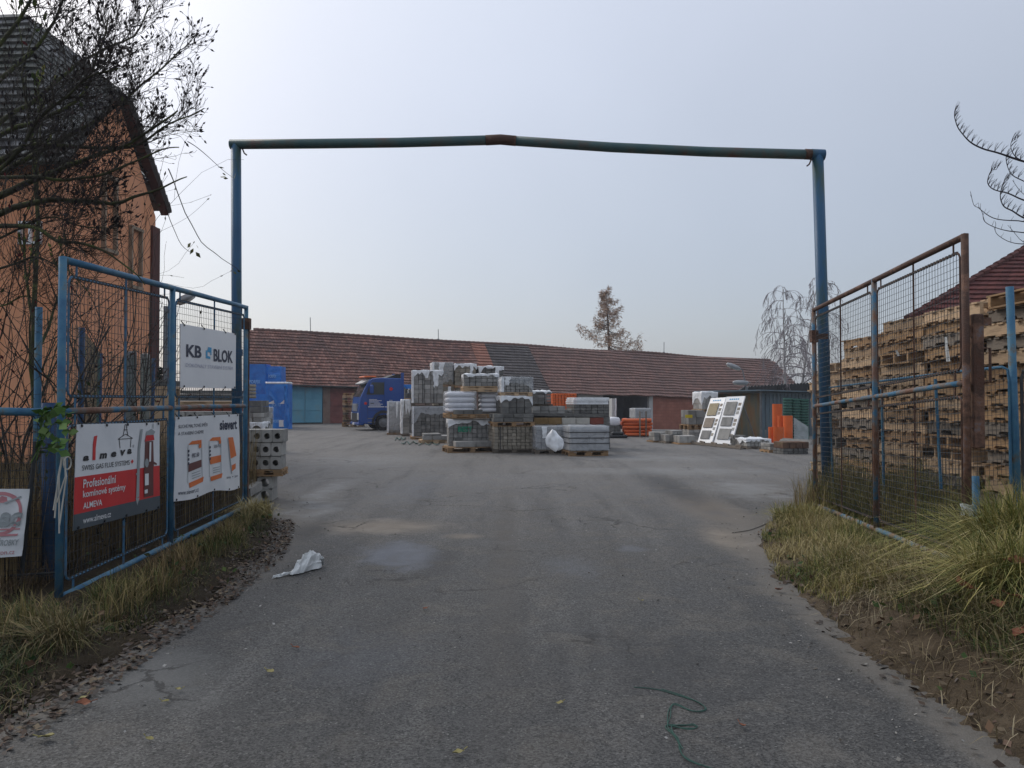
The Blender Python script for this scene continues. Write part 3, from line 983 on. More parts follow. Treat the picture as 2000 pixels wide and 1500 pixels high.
# ------------------------------------------------------------------ red roofed house behind the pallets on the right
rh = thing('red_roofed_house', (16, 26, 0), 'house behind the pallet stacks with a steep maroon tiled roof', 'house')
ec = P(1772, 624, 24.0)
re_ = P(2012, 480, 28.5)
mb = MB()
tile_roof(mb, ec, ec+Vector((18, 0, 0)), re_, re_+Vector((11, 0, 0)), 17, .3, .06, 40, .03, 8)
tile_roof(mb, ec+Vector((6, 9, 0)), ec, re_+Vector((0, .01, 0)), re_, 17, .3, .05, 10, .02, 8)
tile_roof(mb, ec+Vector((18, 9, 0)), ec+Vector((6, 9, 0)), re_+Vector((11, 0, 0)), re_, 12, .3, .05, 10, .02, 8)
mb.build('roof', m_tile_maroon, rh)
mb = MB()
for i in range(16):
    p, q = ec.lerp(re_, i/16), ec.lerp(re_, (i+1.02)/16)
    mb.tube([p+Vector((0, 0, .05)), q+Vector((0, 0, .02))], [.12, .1], 6)
for i in range(24):
    mb.tube([re_+Vector((i*.45, 0, .03)), re_+Vector((i*.45+.46, 0, .05))], [.1, .12], 6)
mb.build('ridge_tiles', m_tile_maroon, rh)
mb = MB()
fp4 = [(ec.x+.9, ec.y+.5), (ec.x+17.5, ec.y+.5), (ec.x+17.5, ec.y+8.6), (ec.x+6.4, ec.y+8.6)]
mb.add([(x, y, z) for z in (-.5, ec.z+.1) for x, y in fp4], [(3, 2, 1, 0), (4, 5, 6, 7), (0, 1, 5, 4), (1, 2, 6, 5), (2, 3, 7, 6), (3, 0, 4, 7)])
mb.build('wall', m_whitepl, rh)

# ------------------------------------------------------------------ text
_tc = {}


def text_mesh(s, bold=0.0, shear=0.0):
    key = (s, bold, shear)
    if key in _tc:
        return _tc[key]
    c = bpy.data.curves.new('t', 'FONT')
    c.body = s
    c.offset = bold
    c.shear = shear
    c.resolution_u = 3
    o_ = bpy.data.objects.new('t', c)
    me = bpy.data.meshes.new_from_object(o_)
    vs = [(v.co.x, v.co.y) for v in me.vertices]
    fs = [tuple(p.vertices) for p in me.polygons]
    bpy.data.objects.remove(o_)
    bpy.data.curves.remove(c)
    bpy.data.meshes.remove(me)
    x0, x1 = min(v[0] for v in vs), max(v[0] for v in vs)
    y0, y1 = min(v[1] for v in vs), max(v[1] for v in vs)
    vs = [((a-x0)/(x1-x0), (b2-y0)/(y1-y0)) for a, b2 in vs]
    _tc[key] = (vs, fs)
    return vs, fs


def put_text(mb, s, rect, fn, off=.004, mi=0, bold=0.0, shear=0.0):
    vs, fs = text_mesh(s, bold, shear)
    u0, v0, u1, v1 = rect
    mb.add([fn(u0+(u1-u0)*a, v0+(v1-v0)*b2, off) for a, b2 in vs], fs, mi)


def shp(mb, pts, fn, off=.003, mi=0):
    mb.poly([fn(u, v, off) for u, v in pts], mi)


# ------------------------------------------------------------------ portal frame over the drive
pl_b, pl_t = P(464, 975, 12.0), P(461, 282, 12.0)
pr_b, pr_t = P(1619, 985, 11.8), P(1597, 303, 11.8)
pl_b.z = pr_b.z = -.3
pm = P(980, 274, 11.9)
portal = thing('gate_portal', (pl_b.x, pl_b.y, 0), 'tall blue steel pipe portal spanning the drive with a kinked top beam', 'gateway')
mb = MB()
mb.tube([pl_b, pl_t], .077, 16)
mb.build('post', m_post, portal, smooth=True)
mb = MB()
mb.tube([pr_b, pr_b.lerp(pr_t, .5), pr_t], .085, 16)
mb.build('post', m_post, portal, smooth=True)
mb = MB()
a, b_ = pl_t+Vector((-.09, 0, .0)), pm+Vector((-.25, 0, 0))
mb.tube([a, a.lerp(b_, .33)-Vector((0, 0, .01)), a.lerp(b_, .66)-Vector((0, 0, .015)), b_], .075, 16)
a, b_ = pm+Vector((.22, 0, -.01)), pr_t+Vector((-.16, 0, .01))
mb.tube([a, a.lerp(b_, .33)-Vector((0, 0, .03)), a.lerp(b_, .66)-Vector((0, 0, .03)), b_], .075, 16)
mb.build('crossbeam', m_beam, portal, smooth=True)
mb = MB()
mb.tube([pm+Vector((-.25, 0, 0)), pm+Vector((-.02, 0, .012)), pm+Vector((.22, 0, -.01))], .079, 16)
mb.build('joint_sleeve', m_rust, portal, smooth=True)
mb = MB()
mb.tube([pr_t+Vector((-.2, 0, .015)), pr_t+Vector((-.1, 0, .01))], .08, 16)
mb.build('joint_sleeve', m_rust, portal, smooth=True)
mb = MB()
mb.tube([pr_t+Vector((-.1, 0, .008)), pr_t+Vector((.1, 0, .0))], .086, 16)
mb.build('corner_cap', m_post, portal)
for p, sg in ((pl_t, 1), (pr_t, -1)):
    mb = MB()
    mb.tube([p+Vector((sg*.1, 0, -.07)), p+Vector((sg*.13, 0, -.14)), p+Vector((sg*.17, 0, -.17))], .012, 5)
    mb.build('hook', m_rust, portal)
for p in (pl_t.lerp(pl_b, .55), pr_t.lerp(pr_b, .42)):
    mb = MB()
    mb.tube([p+Vector((0, 0, -.05)), p+Vector((0, 0, .05))], .092, 14)
    mb.build('hinge_collar', m_post, portal)
# ------------------------------------------------------------------ gate leaves
def leaf(name, label, A, B, zb, zm, zt, tm, mats, side):
    """A, B ground positions of the two end stiles (image left first); z pairs for bottom, mid and top rails"""
    th = thing(name, (A[0], A[1], 0), label, 'gate leaf')
    A, B = Vector((*A, 0)), Vector((*B, 0))
    L = (B-A).length
    d = (B-A)/L

    def Q(t, k):         # k in 0..2 : bottom, mid, top
        z = [zb, zm, zt][k]
        p = A.lerp(B, t)
        return Vector((p.x, p.y, z[0]+(z[1]-z[0])*t))

    def X(t, z):
        p = A.lerp(B, t)
        return Vector((p.x, p.y, z))
    r = .03
    for k, nm_ in ((2, 'top_rail'), (1, 'mid_rail'), (0, 'bottom_rail')):
        mb = MB()
        mb.tube([Q(i/8, k)+Vector((0, 0, .006*mnoise.noise((i*.7, k, side)))) for i in range(9)], r*(.93 if k == 1 else 1), 10)
        mb.build(nm_, mats[nm_], th, smooth=True)
    for t, nm_ in ((0, 'stile_a'), (tm, 'stile_b'), (1, 'stile_c')):
        mb = MB()
        mb.tube([Q(t, 0), Q(t, 1), Q(t, 2)+Vector((0, 0, .02))], r*1.04, 10)
        mb.build('stile', mats[nm_], th, smooth=True)
    wi = MB()
    for (ta, tb) in ((0, tm), (tm, 1)):
        for (k0, k1) in ((0, 1), (1, 2)):
            mb = MB()
            ins = .095/L
            t0, t1 = ta+ins, tb-ins

            def zlo(t): return Q(t, k0).z+.12
            def zhi(t): return Q(t, k1).z-.12
            rc = .05/L
            loop = [X(t0, zlo(t0)+.05), X(t0, zhi(t0)-.05), X(t0+rc*.4, zhi(t0)-.015), X(t0+rc, zhi(t0)), X(t1-rc, zhi(t1)), X(t1-rc*.4, zhi(t1)-.015),
                    X(t1, zhi(t1)-.05), X(t1, zlo(t1)+.05), X(t1-rc*.4, zlo(t1)+.015), X(t1-rc, zlo(t1)), X(t0+rc, zlo(t0)), X(t0+rc*.4, zlo(t0)+.015), X(t0, zlo(t0)+.05)]
            mb.tube(loop, .0095, 5)
            nv = int((t1-t0)*L/.062)
            for i in range(1, nv):
                t = t0+(t1-t0)*i/nv
                j = .004*rng.uniform(-1, 1)
                mb.tube([X(t, zlo(t)), X(t+j/L, (zlo(t)+zhi(t))/2), X(t, zhi(t))], .0026, 3, mi=1)
                for zz_ in (zlo(t), zhi(t)):
                    mb.box(-.009, .009, -.014, .014, -.014, .014, 1, Matrix.Translation(X(t, zz_)))
            nh = int((zhi(t0)-zlo(t0))/.067)
            for i in range(1, nh):
                f_ = i/nh
                mb.tube([X(t0, zlo(t0)+(zhi(t0)-zlo(t0))*f_), X((t0+t1)/2, .003*rng.uniform(-1, 1)+(zlo((t0+t1)/2)+(zhi((t0+t1)/2)-zlo((t0+t1)/2))*f_)), X(t1, zlo(t1)+(zhi(t1)-zlo(t1))*f_)], .0026, 3, mi=1)
            # flat bar down the middle and short lugs to the rails
            tc_ = (t0+t1)/2
            mb.tube([Q(tc_, k0), Q(tc_, k1)], .010, 5)
            for t in (t0+.12/L, t1-.12/L):
                mb.tube([Q(t, k0), X(t, zlo(t))], .009, 5)
                mb.tube([Q(t, k1), X(t, zhi(t))], .009, 5)
            mb.build('wire_panel', [mats['wire_frame'], m_wire], th)
    return th, Q, X, A, B, d


lmats = dict(top_rail=m_blue, mid_rail=m_bluerust, bottom_rail=m_blue, stile_a=m_blue, stile_b=m_blue, stile_c=m_blue, wire_frame=m_wireblue)
LA, LB = (-3.58, 6.1), (-3.84, 11.07)
lg, LQ, LX, LAv, LBv, Ld = leaf('gate_leaf', 'blue mesh gate leaf on the left swung open with banners tied on', LA, LB, (.075, .10), (1.555, 1.56), (2.765, 2.98), .451, lmats, 1)
mb = MB()
e = LX(1, 0)
mb.box(e.x-.05, e.x+.06, e.y-.04, e.y+.05, 2.66, 2.82)
mb.box(e.x-.02, e.x+.035, e.y+.02, e.y+.06, .12, 2.7)
mb.build('latch_plate', m_rust, lg)
rmats = dict(top_rail=m_rust, mid_rail=m_bluerust, bottom_rail=m_bluerust, stile_a=m_bluerust, stile_b=m_bluerust, stile_c=m_rust, wire_frame=m_rust)
RA = P(1590, 700, 11.45)
RB = P(1887, 700, 6.75)
rg, RQ, RX, RAv, RBv, Rd = leaf('gate_leaf', 'rusty mesh gate leaf on the right swung open against the pallets', (RA.x, RA.y), (RB.x, RB.y), (.09, .18), (1.55, 1.80), (2.985, 3.09), .53, rmats, 2)
mb = MB()
e = RX(1, 0)
mb.box(e.x+.05, e.x+.14, e.y-.04, e.y+.03, 1.22, 2.40, bev=.01)
mb.box(e.x+.0, e.x+.06, e.y-.015, e.y+.015, 2.2, 2.3)
mb.box(e.x+.0, e.x+.06, e.y-.015, e.y+.015, 1.4, 1.5)
mb.tube([(e.x+.14, e.y, 2.1), (e.x+.21, e.y, 2.1), (e.x+.21, e.y, 1.8), (e.x+.14, e.y, 1.8)], .012, 6)
mb.box(e.x+.13, e.x+.22, e.y-.012, e.y+.012, 2.30, 2.37)
mb.build('latch_plate', m_rust, rg)
mb = MB()
e = RX(0, 0)
mb.box(e.x-.045, e.x+.2, e.y-.03, e.y+.03, 2.55, 2.63)
mb.box(e.x-.05, e.x+.05, e.y-.05, e.y+.05, 2.5, 2.68)
mb.build('hinge', m_rust, rg)

# ------------------------------------------------------------------ banners on the left leaf
lnrm = Vector((Ld.y, -Ld.x, 0))          # towards the drive


def px_on_leaf(px, py, off=.035):
    return rayplane(px, py, LAv+lnrm*off, lnrm)


def banner_fn(cs, wr, seed, off=.035, bend=None):
    TL, TR, BR, BL_ = [px_on_leaf(*c, off) for c in cs]

    def fn(u, v, o=0):
        a = BL_.lerp(BR, u)
        b2 = TL.lerp(TR, u)
        vv = v
        if bend:
            a = a+Vector((0, 0, bend(u)))
        p = a.lerp(b2, vv)
        d_ = wr*(mnoise.noise((u*3+seed, v*2.2, seed))+.6*mnoise.noise((u*7, v*3+seed, 2)))
        return p+lnrm*(o+d_)
    return fn


def sheetmb(fn, nu, nv, bands):
    """front and back of a banner; bands = list of (fraction fn of u, material) from the bottom"""
    mb = MB()
    vs = []
    for o in (0, -.004):
        for i in range(nu+1):
            for j in range(nv+1):
                vs.append(fn(i/nu, j/nv, o))
    fs, mi = [], []
    base = (nu+1)*(nv+1)
    for i in range(nu):
        for j in range(nv):
            a = i*(nv+1)+j
            fs.append((a, a+nv+1, a+nv+2, a+1))
            fs.append((base+a, base+a+1, base+a+nv+2, base+a+nv+1))
    o0 = len(mb.f)
    mb.add(vs, fs)
    k = 0
    for i in range(nu):
        for j in range(nv):
            m_ = bands((i+.5)/nu, (j+.5)/nv)
            mb.mi[o0+k] = m_
            mb.mi[o0+k+1] = 0
            k += 2
    return mb


# flue systems banner: white over red over slate
fnA = banner_fn([(150, 829), (312, 825), (312, 993), (143, 1037)], .006, 3.1)
banA = thing('vinyl_banner', (LA[0], LA[1]+.8, .6), 'white and red vinyl banner with chimney pictures tied to the gate', 'banner')
def bandA(u, v): return 2 if v < .155 else (1 if v < .50 else 0)
sheetmb(fnA, 40, 40, bandA).build('sheet', [m_white, m_red, m_slate], banA, smooth=True)
mb = MB()
for ch, (u0, v0, u1, v1) in zip('amev', ((.07, .645, .13, .695), (.235, .65, .315, .705), (.36, .655, .42, .71), (.465, .66, .53, .72))):
    put_text(mb, ch, (u0, v0, u1, v1), fnA, bold=.05, shear=.15)
put_text(mb, 'a', (.55, .67, .605, .725), fnA, bold=.05, shear=.15)
put_text(mb, 'SWISS GAS FLUE SYSTEMS', (.065, .555, .58, .605), fnA)
put_text(mb, '®', (.615, .735, .635, .765), fnA)
# outline of a little tower
tw_ = [(.455, .83), (.455, .735), (.60, .735), (.60, .83)]
for a_, b2 in (((.455, .835), (.465, .74)), ((.60, .835), (.59, .74)), ((.44, .835), (.53, .885)), ((.53, .885), (.62, .835)), ((.44, .835), (.62, .835)),
               ((.50, .87), (.515, .93)), ((.56, .87), (.545, .93)), ((.515, .93), (.52, .985)), ((.545, .93), (.54, .985)), ((.505, .93), (.555, .93)), ((.52, .985), (.54, .985))):
    dx, dy = b2[0]-a_[0], b2[1]-a_[1]
    l_ = math.hypot(dx, dy)
    nx, ny = -dy/l_*.0035, dx/l_*.0035
    shp(mb, [(a_[0]+nx, a_[1]+ny), (a_[0]-nx, a_[1]-ny), (b2[0]-nx, b2[1]-ny), (b2[0]+nx, b2[1]+ny)], fnA)
mb.build('lettering', m_black, banA)
mb = MB()
shp(mb, [(.165, .645), (.195, .645), (.195, .76), (.205, .86), (.21, .885), (.175, .88), (.165, .80)], fnA)
shp(mb, [(.595, .585), (.612, .562), (.63, .585), (.612, .61)], fnA)
shp(mb, [(.775, .79), (.915, .80), (.90, .87), (.80, .87)], fnA, .006)
mb.build('lettering', m_red, banA)['label'] = 'red stroke letter'
mb = MB()
put_text(mb, 'Profesionální', (.08, .385, .42, .47), fnA, bold=.012)
put_text(mb, 'komínové systémy', (.08, .275, .535, .36), fnA, bold=.012)
put_text(mb, 'ALMEVA', (.085, .185, .27, .245), fnA, bold=.012)
put_text(mb, 'www.almeva.cz', (.085, .045, .37, .105), fnA, bold=.008)
shp(mb, [(.78, .30), (.83, .30), (.83, .43), (.78, .43)], fnA, .007)
shp(mb, [(.775, .21), (.815, .21), (.815, .255), (.775, .25)], fnA, .007)
shp(mb, [(.835, .56), (.86, .56), (.865, .78), (.84, .78)], fnA, .008)
mb.build('lettering', m_board, banA)['label'] = 'white wording'
mb = MB()
shp(mb, [(.665, .18), (.705, .19), (.715, .70), (.75, .93), (.72, .93), (.685, .72)], fnA, .005)
shp(mb, [(.66, .18), (.71, .18), (.68, .10)], fnA, .005)
shp(mb, [(.79, .86), (.90, .86), (.925, .895), (.865, .93), (.80, .90)], fnA, .007)
shp(mb, [(.89, .93), (.898, .93), (.898, .99), (.89, .99)], fnA, .007)
shp(mb, [(.685, .46), (.66, .45), (.66, .43), (.685, .44)], fnA, .005)
c0 = [(.80+.028*math.cos(t), .55+.05*math.sin(t)) for t in np.linspace(0, 2*math.pi, 16, endpoint=False)]
shp(mb, c0, fnA, .009)
mb.build('picture', m_grayp, banA)['label'] = 'grey flue pipe picture'
mb = MB()
shp(mb, [(.77, .17), (.90, .17), (.90, .50), (.77, .50)], fnA, .005)
shp(mb, [(.775, .50), (.91, .50), (.90, .79), (.785, .79)], fnA, .004)
shp(mb, [(.87, .54), (.95, .51), (.95, .53), (.88, .57)], fnA, .006)
mb.build('picture', m_brownp, banA)['label'] = 'dark chimney cutaway picture'
# dry mortar banner
fnB = banner_fn([(342, 814.6), (467, 808.7), (469, 950.6), (340, 979.7)], .012, 8.4, bend=lambda u: -.04*math.sin(u*9)*(.3+u*.4))
banB = thing('vinyl_banner', (LA[0], LA[1]+3, .6), 'white vinyl banner with three orange mortar bags tied to the gate', 'banner')
sheetmb(fnB, 40, 30, lambda u, v: 0).build('sheet', [m_white], banB, smooth=True)
mb = MB()
put_text(mb, 'SUCHÉ MALTOVÉ SMĚSI', (.035, .865, .44, .92), fnB)
put_text(mb, 'A STAVEBNÍ CHEMIE', (.035, .78, .38, .83), fnB)
put_text(mb, 'sievert', (.65, .80, .96, .93), fnB, bold=.03)
put_text(mb, 'www.sievert.cz', (.05, .07, .30, .12), fnB)
put_text(mb, 'RE 50', (.22, .50, .32, .55), fnB, .008, bold=.02)
put_text(mb, 'SBB-FIX', (.54, .57, .655, .61), fnB, .008)
for k_, u in enumerate((.16, .47)):
    for j in range(4):
        shp(mb, [(u, .42+j*.05), (u+.02, .42+j*.05), (u+.02, .45+j*.05), (u, .45+j*.05)], fnB, .008)
put_text(mb, 'sm • sv', (.76, .16, .96, .185), fnB)
mb.build('lettering', m_navy, banB)
mb = MB()
for du, top in ((.165, .70), (.47, .71)):
    shp(mb, [(du, top-.04), (du+.05, top), (du+.185, top), (du+.19, top-.05)], fnB, .006)
    shp(mb, [(du+.02, .14), (du+.2, .17), (du+.215, .23), (du+.01, .20)], fnB, .006)
    if du > .3:
        shp(mb, [(.485, .36), (.665, .38), (.66, .47), (.47, .455)], fnB, .006)
        shp(mb, [(.625, .62), (.66, .62), (.66, .67), (.625, .67)], fnB, .008)
    else:
        shp(mb, [(.315, .60), (.35, .60), (.35, .65), (.315, .65)], fnB, .008)
    mb.build('bag_picture', m_oprint, banB)['label'] = 'orange bag picture, %s one' % ('middle' if du > .3 else 'left')
    mb = MB()
shp(mb, [(.78, .70), (.87, .70), (.93, .45), (.83, .42)], fnB, .006)
shp(mb, [(.85, .25), (.92, .28), (.92, .35), (.85, .33)], fnB, .006)
mb.build('bag_picture', m_oprint, banB)['label'] = 'orange bag picture, right one'
mb = MB()
shp(mb, [(.17, .33), (.355, .36), (.355, .45), (.17, .43)], fnB, .006)
mb.build('picture', m_brownp, banB)['label'] = 'brown bag stripe'
mb = MB()
for du, top in ((.165, .70), (.47, .71)):
    for v in (.24, .27, .30):
        shp(mb, [(du+.05, v), (du+.17, v+.01), (du+.17, v+.02), (du+.05, v+.01)], fnB, .007)
    shp(mb, [(du-.004, .2), (du+.001, .2), (du+.001, top-.04), (du-.004, top-.04)], fnB, .005)
    shp(mb, [(du+.19, .22), (du+.197, .22), (du+.197, top-.05), (du+.19, top-.05)], fnB, .005)
shp(mb, [(.77, .68), (.785, .70), (.86, .22), (.845, .22)], fnB, .005)
mb.build('picture', m_grayp, banB)['label'] = 'grey bag outlines'
# rigid board with the blue emblem
fnK = banner_fn([(352.3, 632), (461, 651.7), (460, 758.8), (352, 756.8)], 0, 1, off=.05)
brd = thing('sign_board', (LA[0], LA[1]+3, 1.7), 'flat white sign board with a blue corner emblem wired to the upper gate', 'sign')
sheetmb(fnK, 1, 1, lambda u, v: 0).build('sheet', [m_board], brd)
mb = MB()
put_text(mb, 'KB', (.085, .49, .33, .69), fnK, bold=.03)
put_text(mb, 'BLOK', (.545, .455, .93, .675), fnK, bold=.03)
mb.build('lettering', m_navy, brd)
mb = MB()
shp(mb, [(.405, .50), (.485, .49), (.485, .53), (.435, .54), (.435, .63), (.405, .63)], fnK)
shp(mb, [(.435, .65), (.505, .645), (.505, .56), (.485, .56), (.485, .60), (.435, .61)], fnK)
shp(mb, [(.44, .69), (.505, .685), (.505, .56), (.485, .56), (.485, .64), (.44, .65)], fnK, .004)
mb.build('emblem', m_cyan, brd)
mb = MB()
put_text(mb, 'DOKONALÝ STAVEBNÍ SYSTÉM', (.08, .33, .93, .405), fnK)
mb.build('lettering', m_lilac, brd)['label'] = 'pale lilac wording'
for th_, fn_, us in ((banA, fnA, (.04, .3, .55, .8, .97)), (banB, fnB, (.03, .28, .55, .8, .97)), (brd, fnK, (.05, .37, .77, .97))):
    mb = MB()
    for u in us:
        for v in (.985, .02):
            p = fn_(u, v, .006)
            mb.tube([p, p+Vector((0, .01, .05 if v > .5 else -.05))-lnrm*.04], .006, 4)
            mb.lathe([(.001, 0), (.012, 0), (.012, .006), (.001, .006)], p, 'x', 8)
    mb.build('ties', m_black if th_ is not banA else m_dkplastic, th_)
# rope hanging on the near stile
p = px_on_leaf(124, 880, .06)
mb = MB()
for k_ in range(5):
    mb.tube([p+Vector((rng.uniform(-.02, .02), 0, .0)), p+Vector((rng.uniform(-.04, .04), -.02, -.2)), p+Vector((rng.uniform(-.07, .0), -.04, -.4-.06*k_))], .006, 5)
lp_ = [p+Vector((.02, .02, -.1))+Vector((0, .05*math.cos(t), .05*math.sin(t))) for t in np.linspace(0, 6.3, 14)]
mb.tube(lp_, .006, 5)
tag(mb.build('rope', m_rope), 'frayed pale rope knotted round the near end of the left gate', 'rope')

# ------------------------------------------------------------------ fence to the left of the gate
fp = G(97, 1150)
fence = thing('mesh_fence', (fp.x, fp.y, 0), 'blue mesh fence overgrown by bare shrubs at the left edge', 'fence')
mb = MB()
mb.tube([(fp.x, fp.y, -.2), (fp.x-.03, fp.y, 1.62)], .057, 12)
mb.build('post', m_darkblue, fence, smooth=True)
ra, rb = P(110, 806, 6.4), P(-250, 798, 6.0)
mb = MB()
mb.tube([ra, rb], .034, 10)
mb.build('rail', m_blue, fence, smooth=True)
mb = MB()
mb.tube([(ra.x, ra.y+.06, .2), (rb.x, rb.y+.06, .2)], .012, 6)
nn = 40
for i in range(nn):
    p = ra.lerp(rb, i/nn)
    mb.tube([(p.x, p.y+.04, .15), (p.x, p.y+.04, 1.55)], .0022, 3)
for i in range(22):
    z = .18+i*.063
    mb.tube([(ra.x, ra.y+.045, z), (rb.x, rb.y+.045, z)], .0022, 3)
p = P(55, 900, 6.3)
mb.tube([(p.x, p.y+.1, 1.3), (p.x-.08, p.y+.1, .5), (p.x-.12, p.y+.1, 0)], .018, 6)
mb.build('wire_panel', m_wire, fence)
# fence run behind the gate
bf = thing('mesh_fence', (-5.2, 8, 0), 'second mesh fence with blue posts behind the left gate', 'fence')
pts_ = []
for px, yt, yb, Y in ((76, 600, 1000, 7.8), (160, 640, 1000, 9.0), (196, 690, 980, 11.5), (300, 700, 960, 14.0)):
    t_, b2 = P(px, yt, Y), P(px-6, yb, Y)
    b2.z = -.1
    pts_.append((t_, b2))
    mb = MB()
    mb.tube([b2, t_], .035, 8)
    mb.build('post', m_blue if px < 100 else m_darkblue, bf, smooth=True)
mb = MB()
for (t0_, b0_), (t1_, b1_) in zip(pts_[:-1], pts_[1:]):
    L_ = (t1_-t0_).length
    nv = int(L_/.07)
    for i in range(nv):
        a_, b2 = b0_.lerp(b1_, i/nv), t0_.lerp(t1_, i/nv)
        mb.tube([a_, b2], .0025, 3)
    for i in range(28):
        mb.tube([b0_.lerp(t0_, i/28), b1_.lerp(t1_, i/28)], .0025, 3)
mb.build('wire_panel', mat('green_wire', [(.02, .07, .05), (.04, .1, .07)], 3, .6), bf)
# the cropped banner on the fence
bTL, bTR, bBR, bBL = P(-130, 955, 6.05), P(58, 955, 6.15), P(42, 1086, 6.15), P(-130, 1098, 6.05)


def fnC(u, v, o=0):
    p = bBL.lerp(bBR, u).lerp(bTL.lerp(bTR, u), v)
    return p+Vector((0, -o-.012*mnoise.noise((u*5, v*2, 4))-.01*mnoise.noise((u*11, v*4, 1)), 0))


banC = thing('vinyl_banner', (bBR.x, bBR.y, .4), 'white vinyl banner with a faded red oval hanging on the left fence', 'banner')
sheetmb(fnC, 30, 16, lambda u, v: 0).build('sheet', [m_white], banC, smooth=True)
mb = MB()
ou = [(.72+.24*math.cos(t), .64+.32*math.sin(t)) for t in np.linspace(0, 2*math.pi, 40, endpoint=False)]
iu = [(.72+.205*math.cos(t), .64+.27*math.sin(t)) for t in np.linspace(0, 2*math.pi, 40, endpoint=False)]
for i in range(40):
    j = (i+1) % 40
    shp(mb, [ou[i], ou[j], iu[j], iu[i]], fnC, .004)
shp(mb, [(.62, .80), (.72, .90), (.86, .85), (.76, .80)], fnC, .004)
shp(mb, [(.5, .34), (.94, .34), (.93, .31), (.5, .31)], fnC, .005)
shp(mb, [(.5, .42), (.95, .42), (.95, .40), (.5, .40)], fnC, .005)
put_text(mb, 'beton.cz', (.66, .04, .92, .11), fnC, .005)
mb.build('emblem', m_pinkp, banC)
mb = MB()
put_text(mb, 'ac', (.70, .44, .97, .66), fnC, .007, bold=.05, shear=.25)
put_text(mb, 'É VÝROBKY', (.62, .17, .96, .28), fnC, .006, bold=.015, shear=.2)
shp(mb, [(.74, .80), (.92, .90), (.93, .88), (.77, .78)], fnC, .006)
mb.build('lettering', m_grayp, banC)

# ------------------------------------------------------------------ fence behind the right gate leaf
rfence = thing('mesh_fence', (4.9, 9, 0), 'blue tube and wire fence between the right gate and the pallets', 'fence')
for px, yt, px2, yb, Y in ((1972, 560, 1990, 960, 7.15), (1905, 930, 1910, 985, 7.6)):
    mb = MB()
    a_, b2 = P(px, yt, Y), P(px2, yb, Y)
    b2.z = gz(b2.x, b2.y)-.1
    mb.tube([b2, a_], .034, 10)
    mb.build('post', m_blue, rfence, smooth=True)
mb = MB()
fa, fb, fc_, fd_ = P(1620, 757, 11.3), P(1858, 727, 7.9), P(1958, 717, 7.2), P(1974, 945, 7.15)
mb.tube([P(1628, 975, 11.3), fa, fa.lerp(fb, .5), fb, fc_, P(1968, 722, 7.17), P(1971, 745, 7.15), fd_], .014, 6)
for px, yt, px2, yb, Y in ((1827, 740, 1838, 955, 8.25), (1722, 760, 1727, 985, 9.6)):
    mb.tube([P(px, yt, Y), P(px2, yb, Y)], .016, 6)
mb.build('tube_frame', m_blue, rfence)
mb = MB()
q0, q1, q2, q3 = P(1628, 975, 11.3), fd_, P(1968, 720, 7.17), fa
nv = 64
for i in range(nv+1):
    mb.tube([q0.lerp(q1, i/nv), q3.lerp(q2, i/nv)], .0022, 3)
for i in range(24):
    mb.tube([q0.lerp(q3, i/23), q1.lerp(q2, i/23)], .0022, 3)
fa2, fb2 = P(1992, 720, 7.0), P(2060, 715, 6.4)
for i in range(12):
    a_ = fa2.lerp(fb2, i/11)
    mb.tube([a_, (a_.x, a_.y, .5)], .003, 3)
mb.tube([P(2000, 960, 7.0), P(1995, 745, 7.0), P(1998, 725, 7.0), fb2], .014, 6)
mb.build('wire_panel', m_wire, rfence)

# ------------------------------------------------------------------ pallets and loads in the yard
def pallet_mb(w_, d, h=.144, seed=0):
    mb = MB()
    r_ = random.Random(seed)
    t = .022
    bwid = .22 if seed % 3 == 0 else .145
    nb = 5 if d < .95 else 7
    for i in range(nb):
        bw = d/nb*r_.uniform(.66, .82)
        y = (d-bw)*i/(nb-1)
        mb.box(-w_/2+r_.uniform(-.008, .008), w_/2+r_.uniform(-.008, .008), y, y+bw, h-t, h)
    for i in range(3):
        x = -w_/2+.002+(w_-.149)*i/2
        mb.box(x, x+.145, .004, d-.004, h-2*t-.001, h-t-.001)
    for j in range(3):
        y = .003+(d-.106)*j/2
        for i in range(3):
            x = -w_/2+.004+(w_-bwid-.008)*i/2
            mb.box(x+r_.uniform(-.01, .01), x+bwid-.005, y, y+.1, t, h-2*t-.002)
        mb.box(-w_/2, w_/2, y-.003, y+.101, 0, t-.001)
        if seed % 5 == 2:
            mb.box(-w_/2+.003, w_/2-.003, y+.02, y+.075, t+.03, h-2*t-.004)
    return mb


def blocks_mb(w_, d, h, nx, nz, ny=3, gap=.014, jit=.006, seed=0, bond=False):
    mb = MB()
    r_ = random.Random(seed)
    for k in range(nz):
        for j in range(ny):
            for i in range(nx):
                if 0 < i < nx-1 and 0 < j < ny-1 and k < nz-1:
                    continue
                o_ = (w_/nx/2*(k % 2)-w_/nx/4) if bond else 0
                x0, x1 = -w_/2+w_*i/nx+gap/2+o_, -w_/2+w_*(i+1)/nx-gap/2+o_
                y0, y1 = d*j/ny+gap/2, d*(j+1)/ny-gap/2
                a = r_.uniform(-jit, jit)
                b_ = r_.uniform(-jit, jit)
                mb.box(max(-w_/2-.01, x0+a), min(w_/2+.01, x1+a), y0+b_, y1+b_, h*k/nz+.001, h*(k+1)/nz-gap*.6, bev=.006)
    return mb


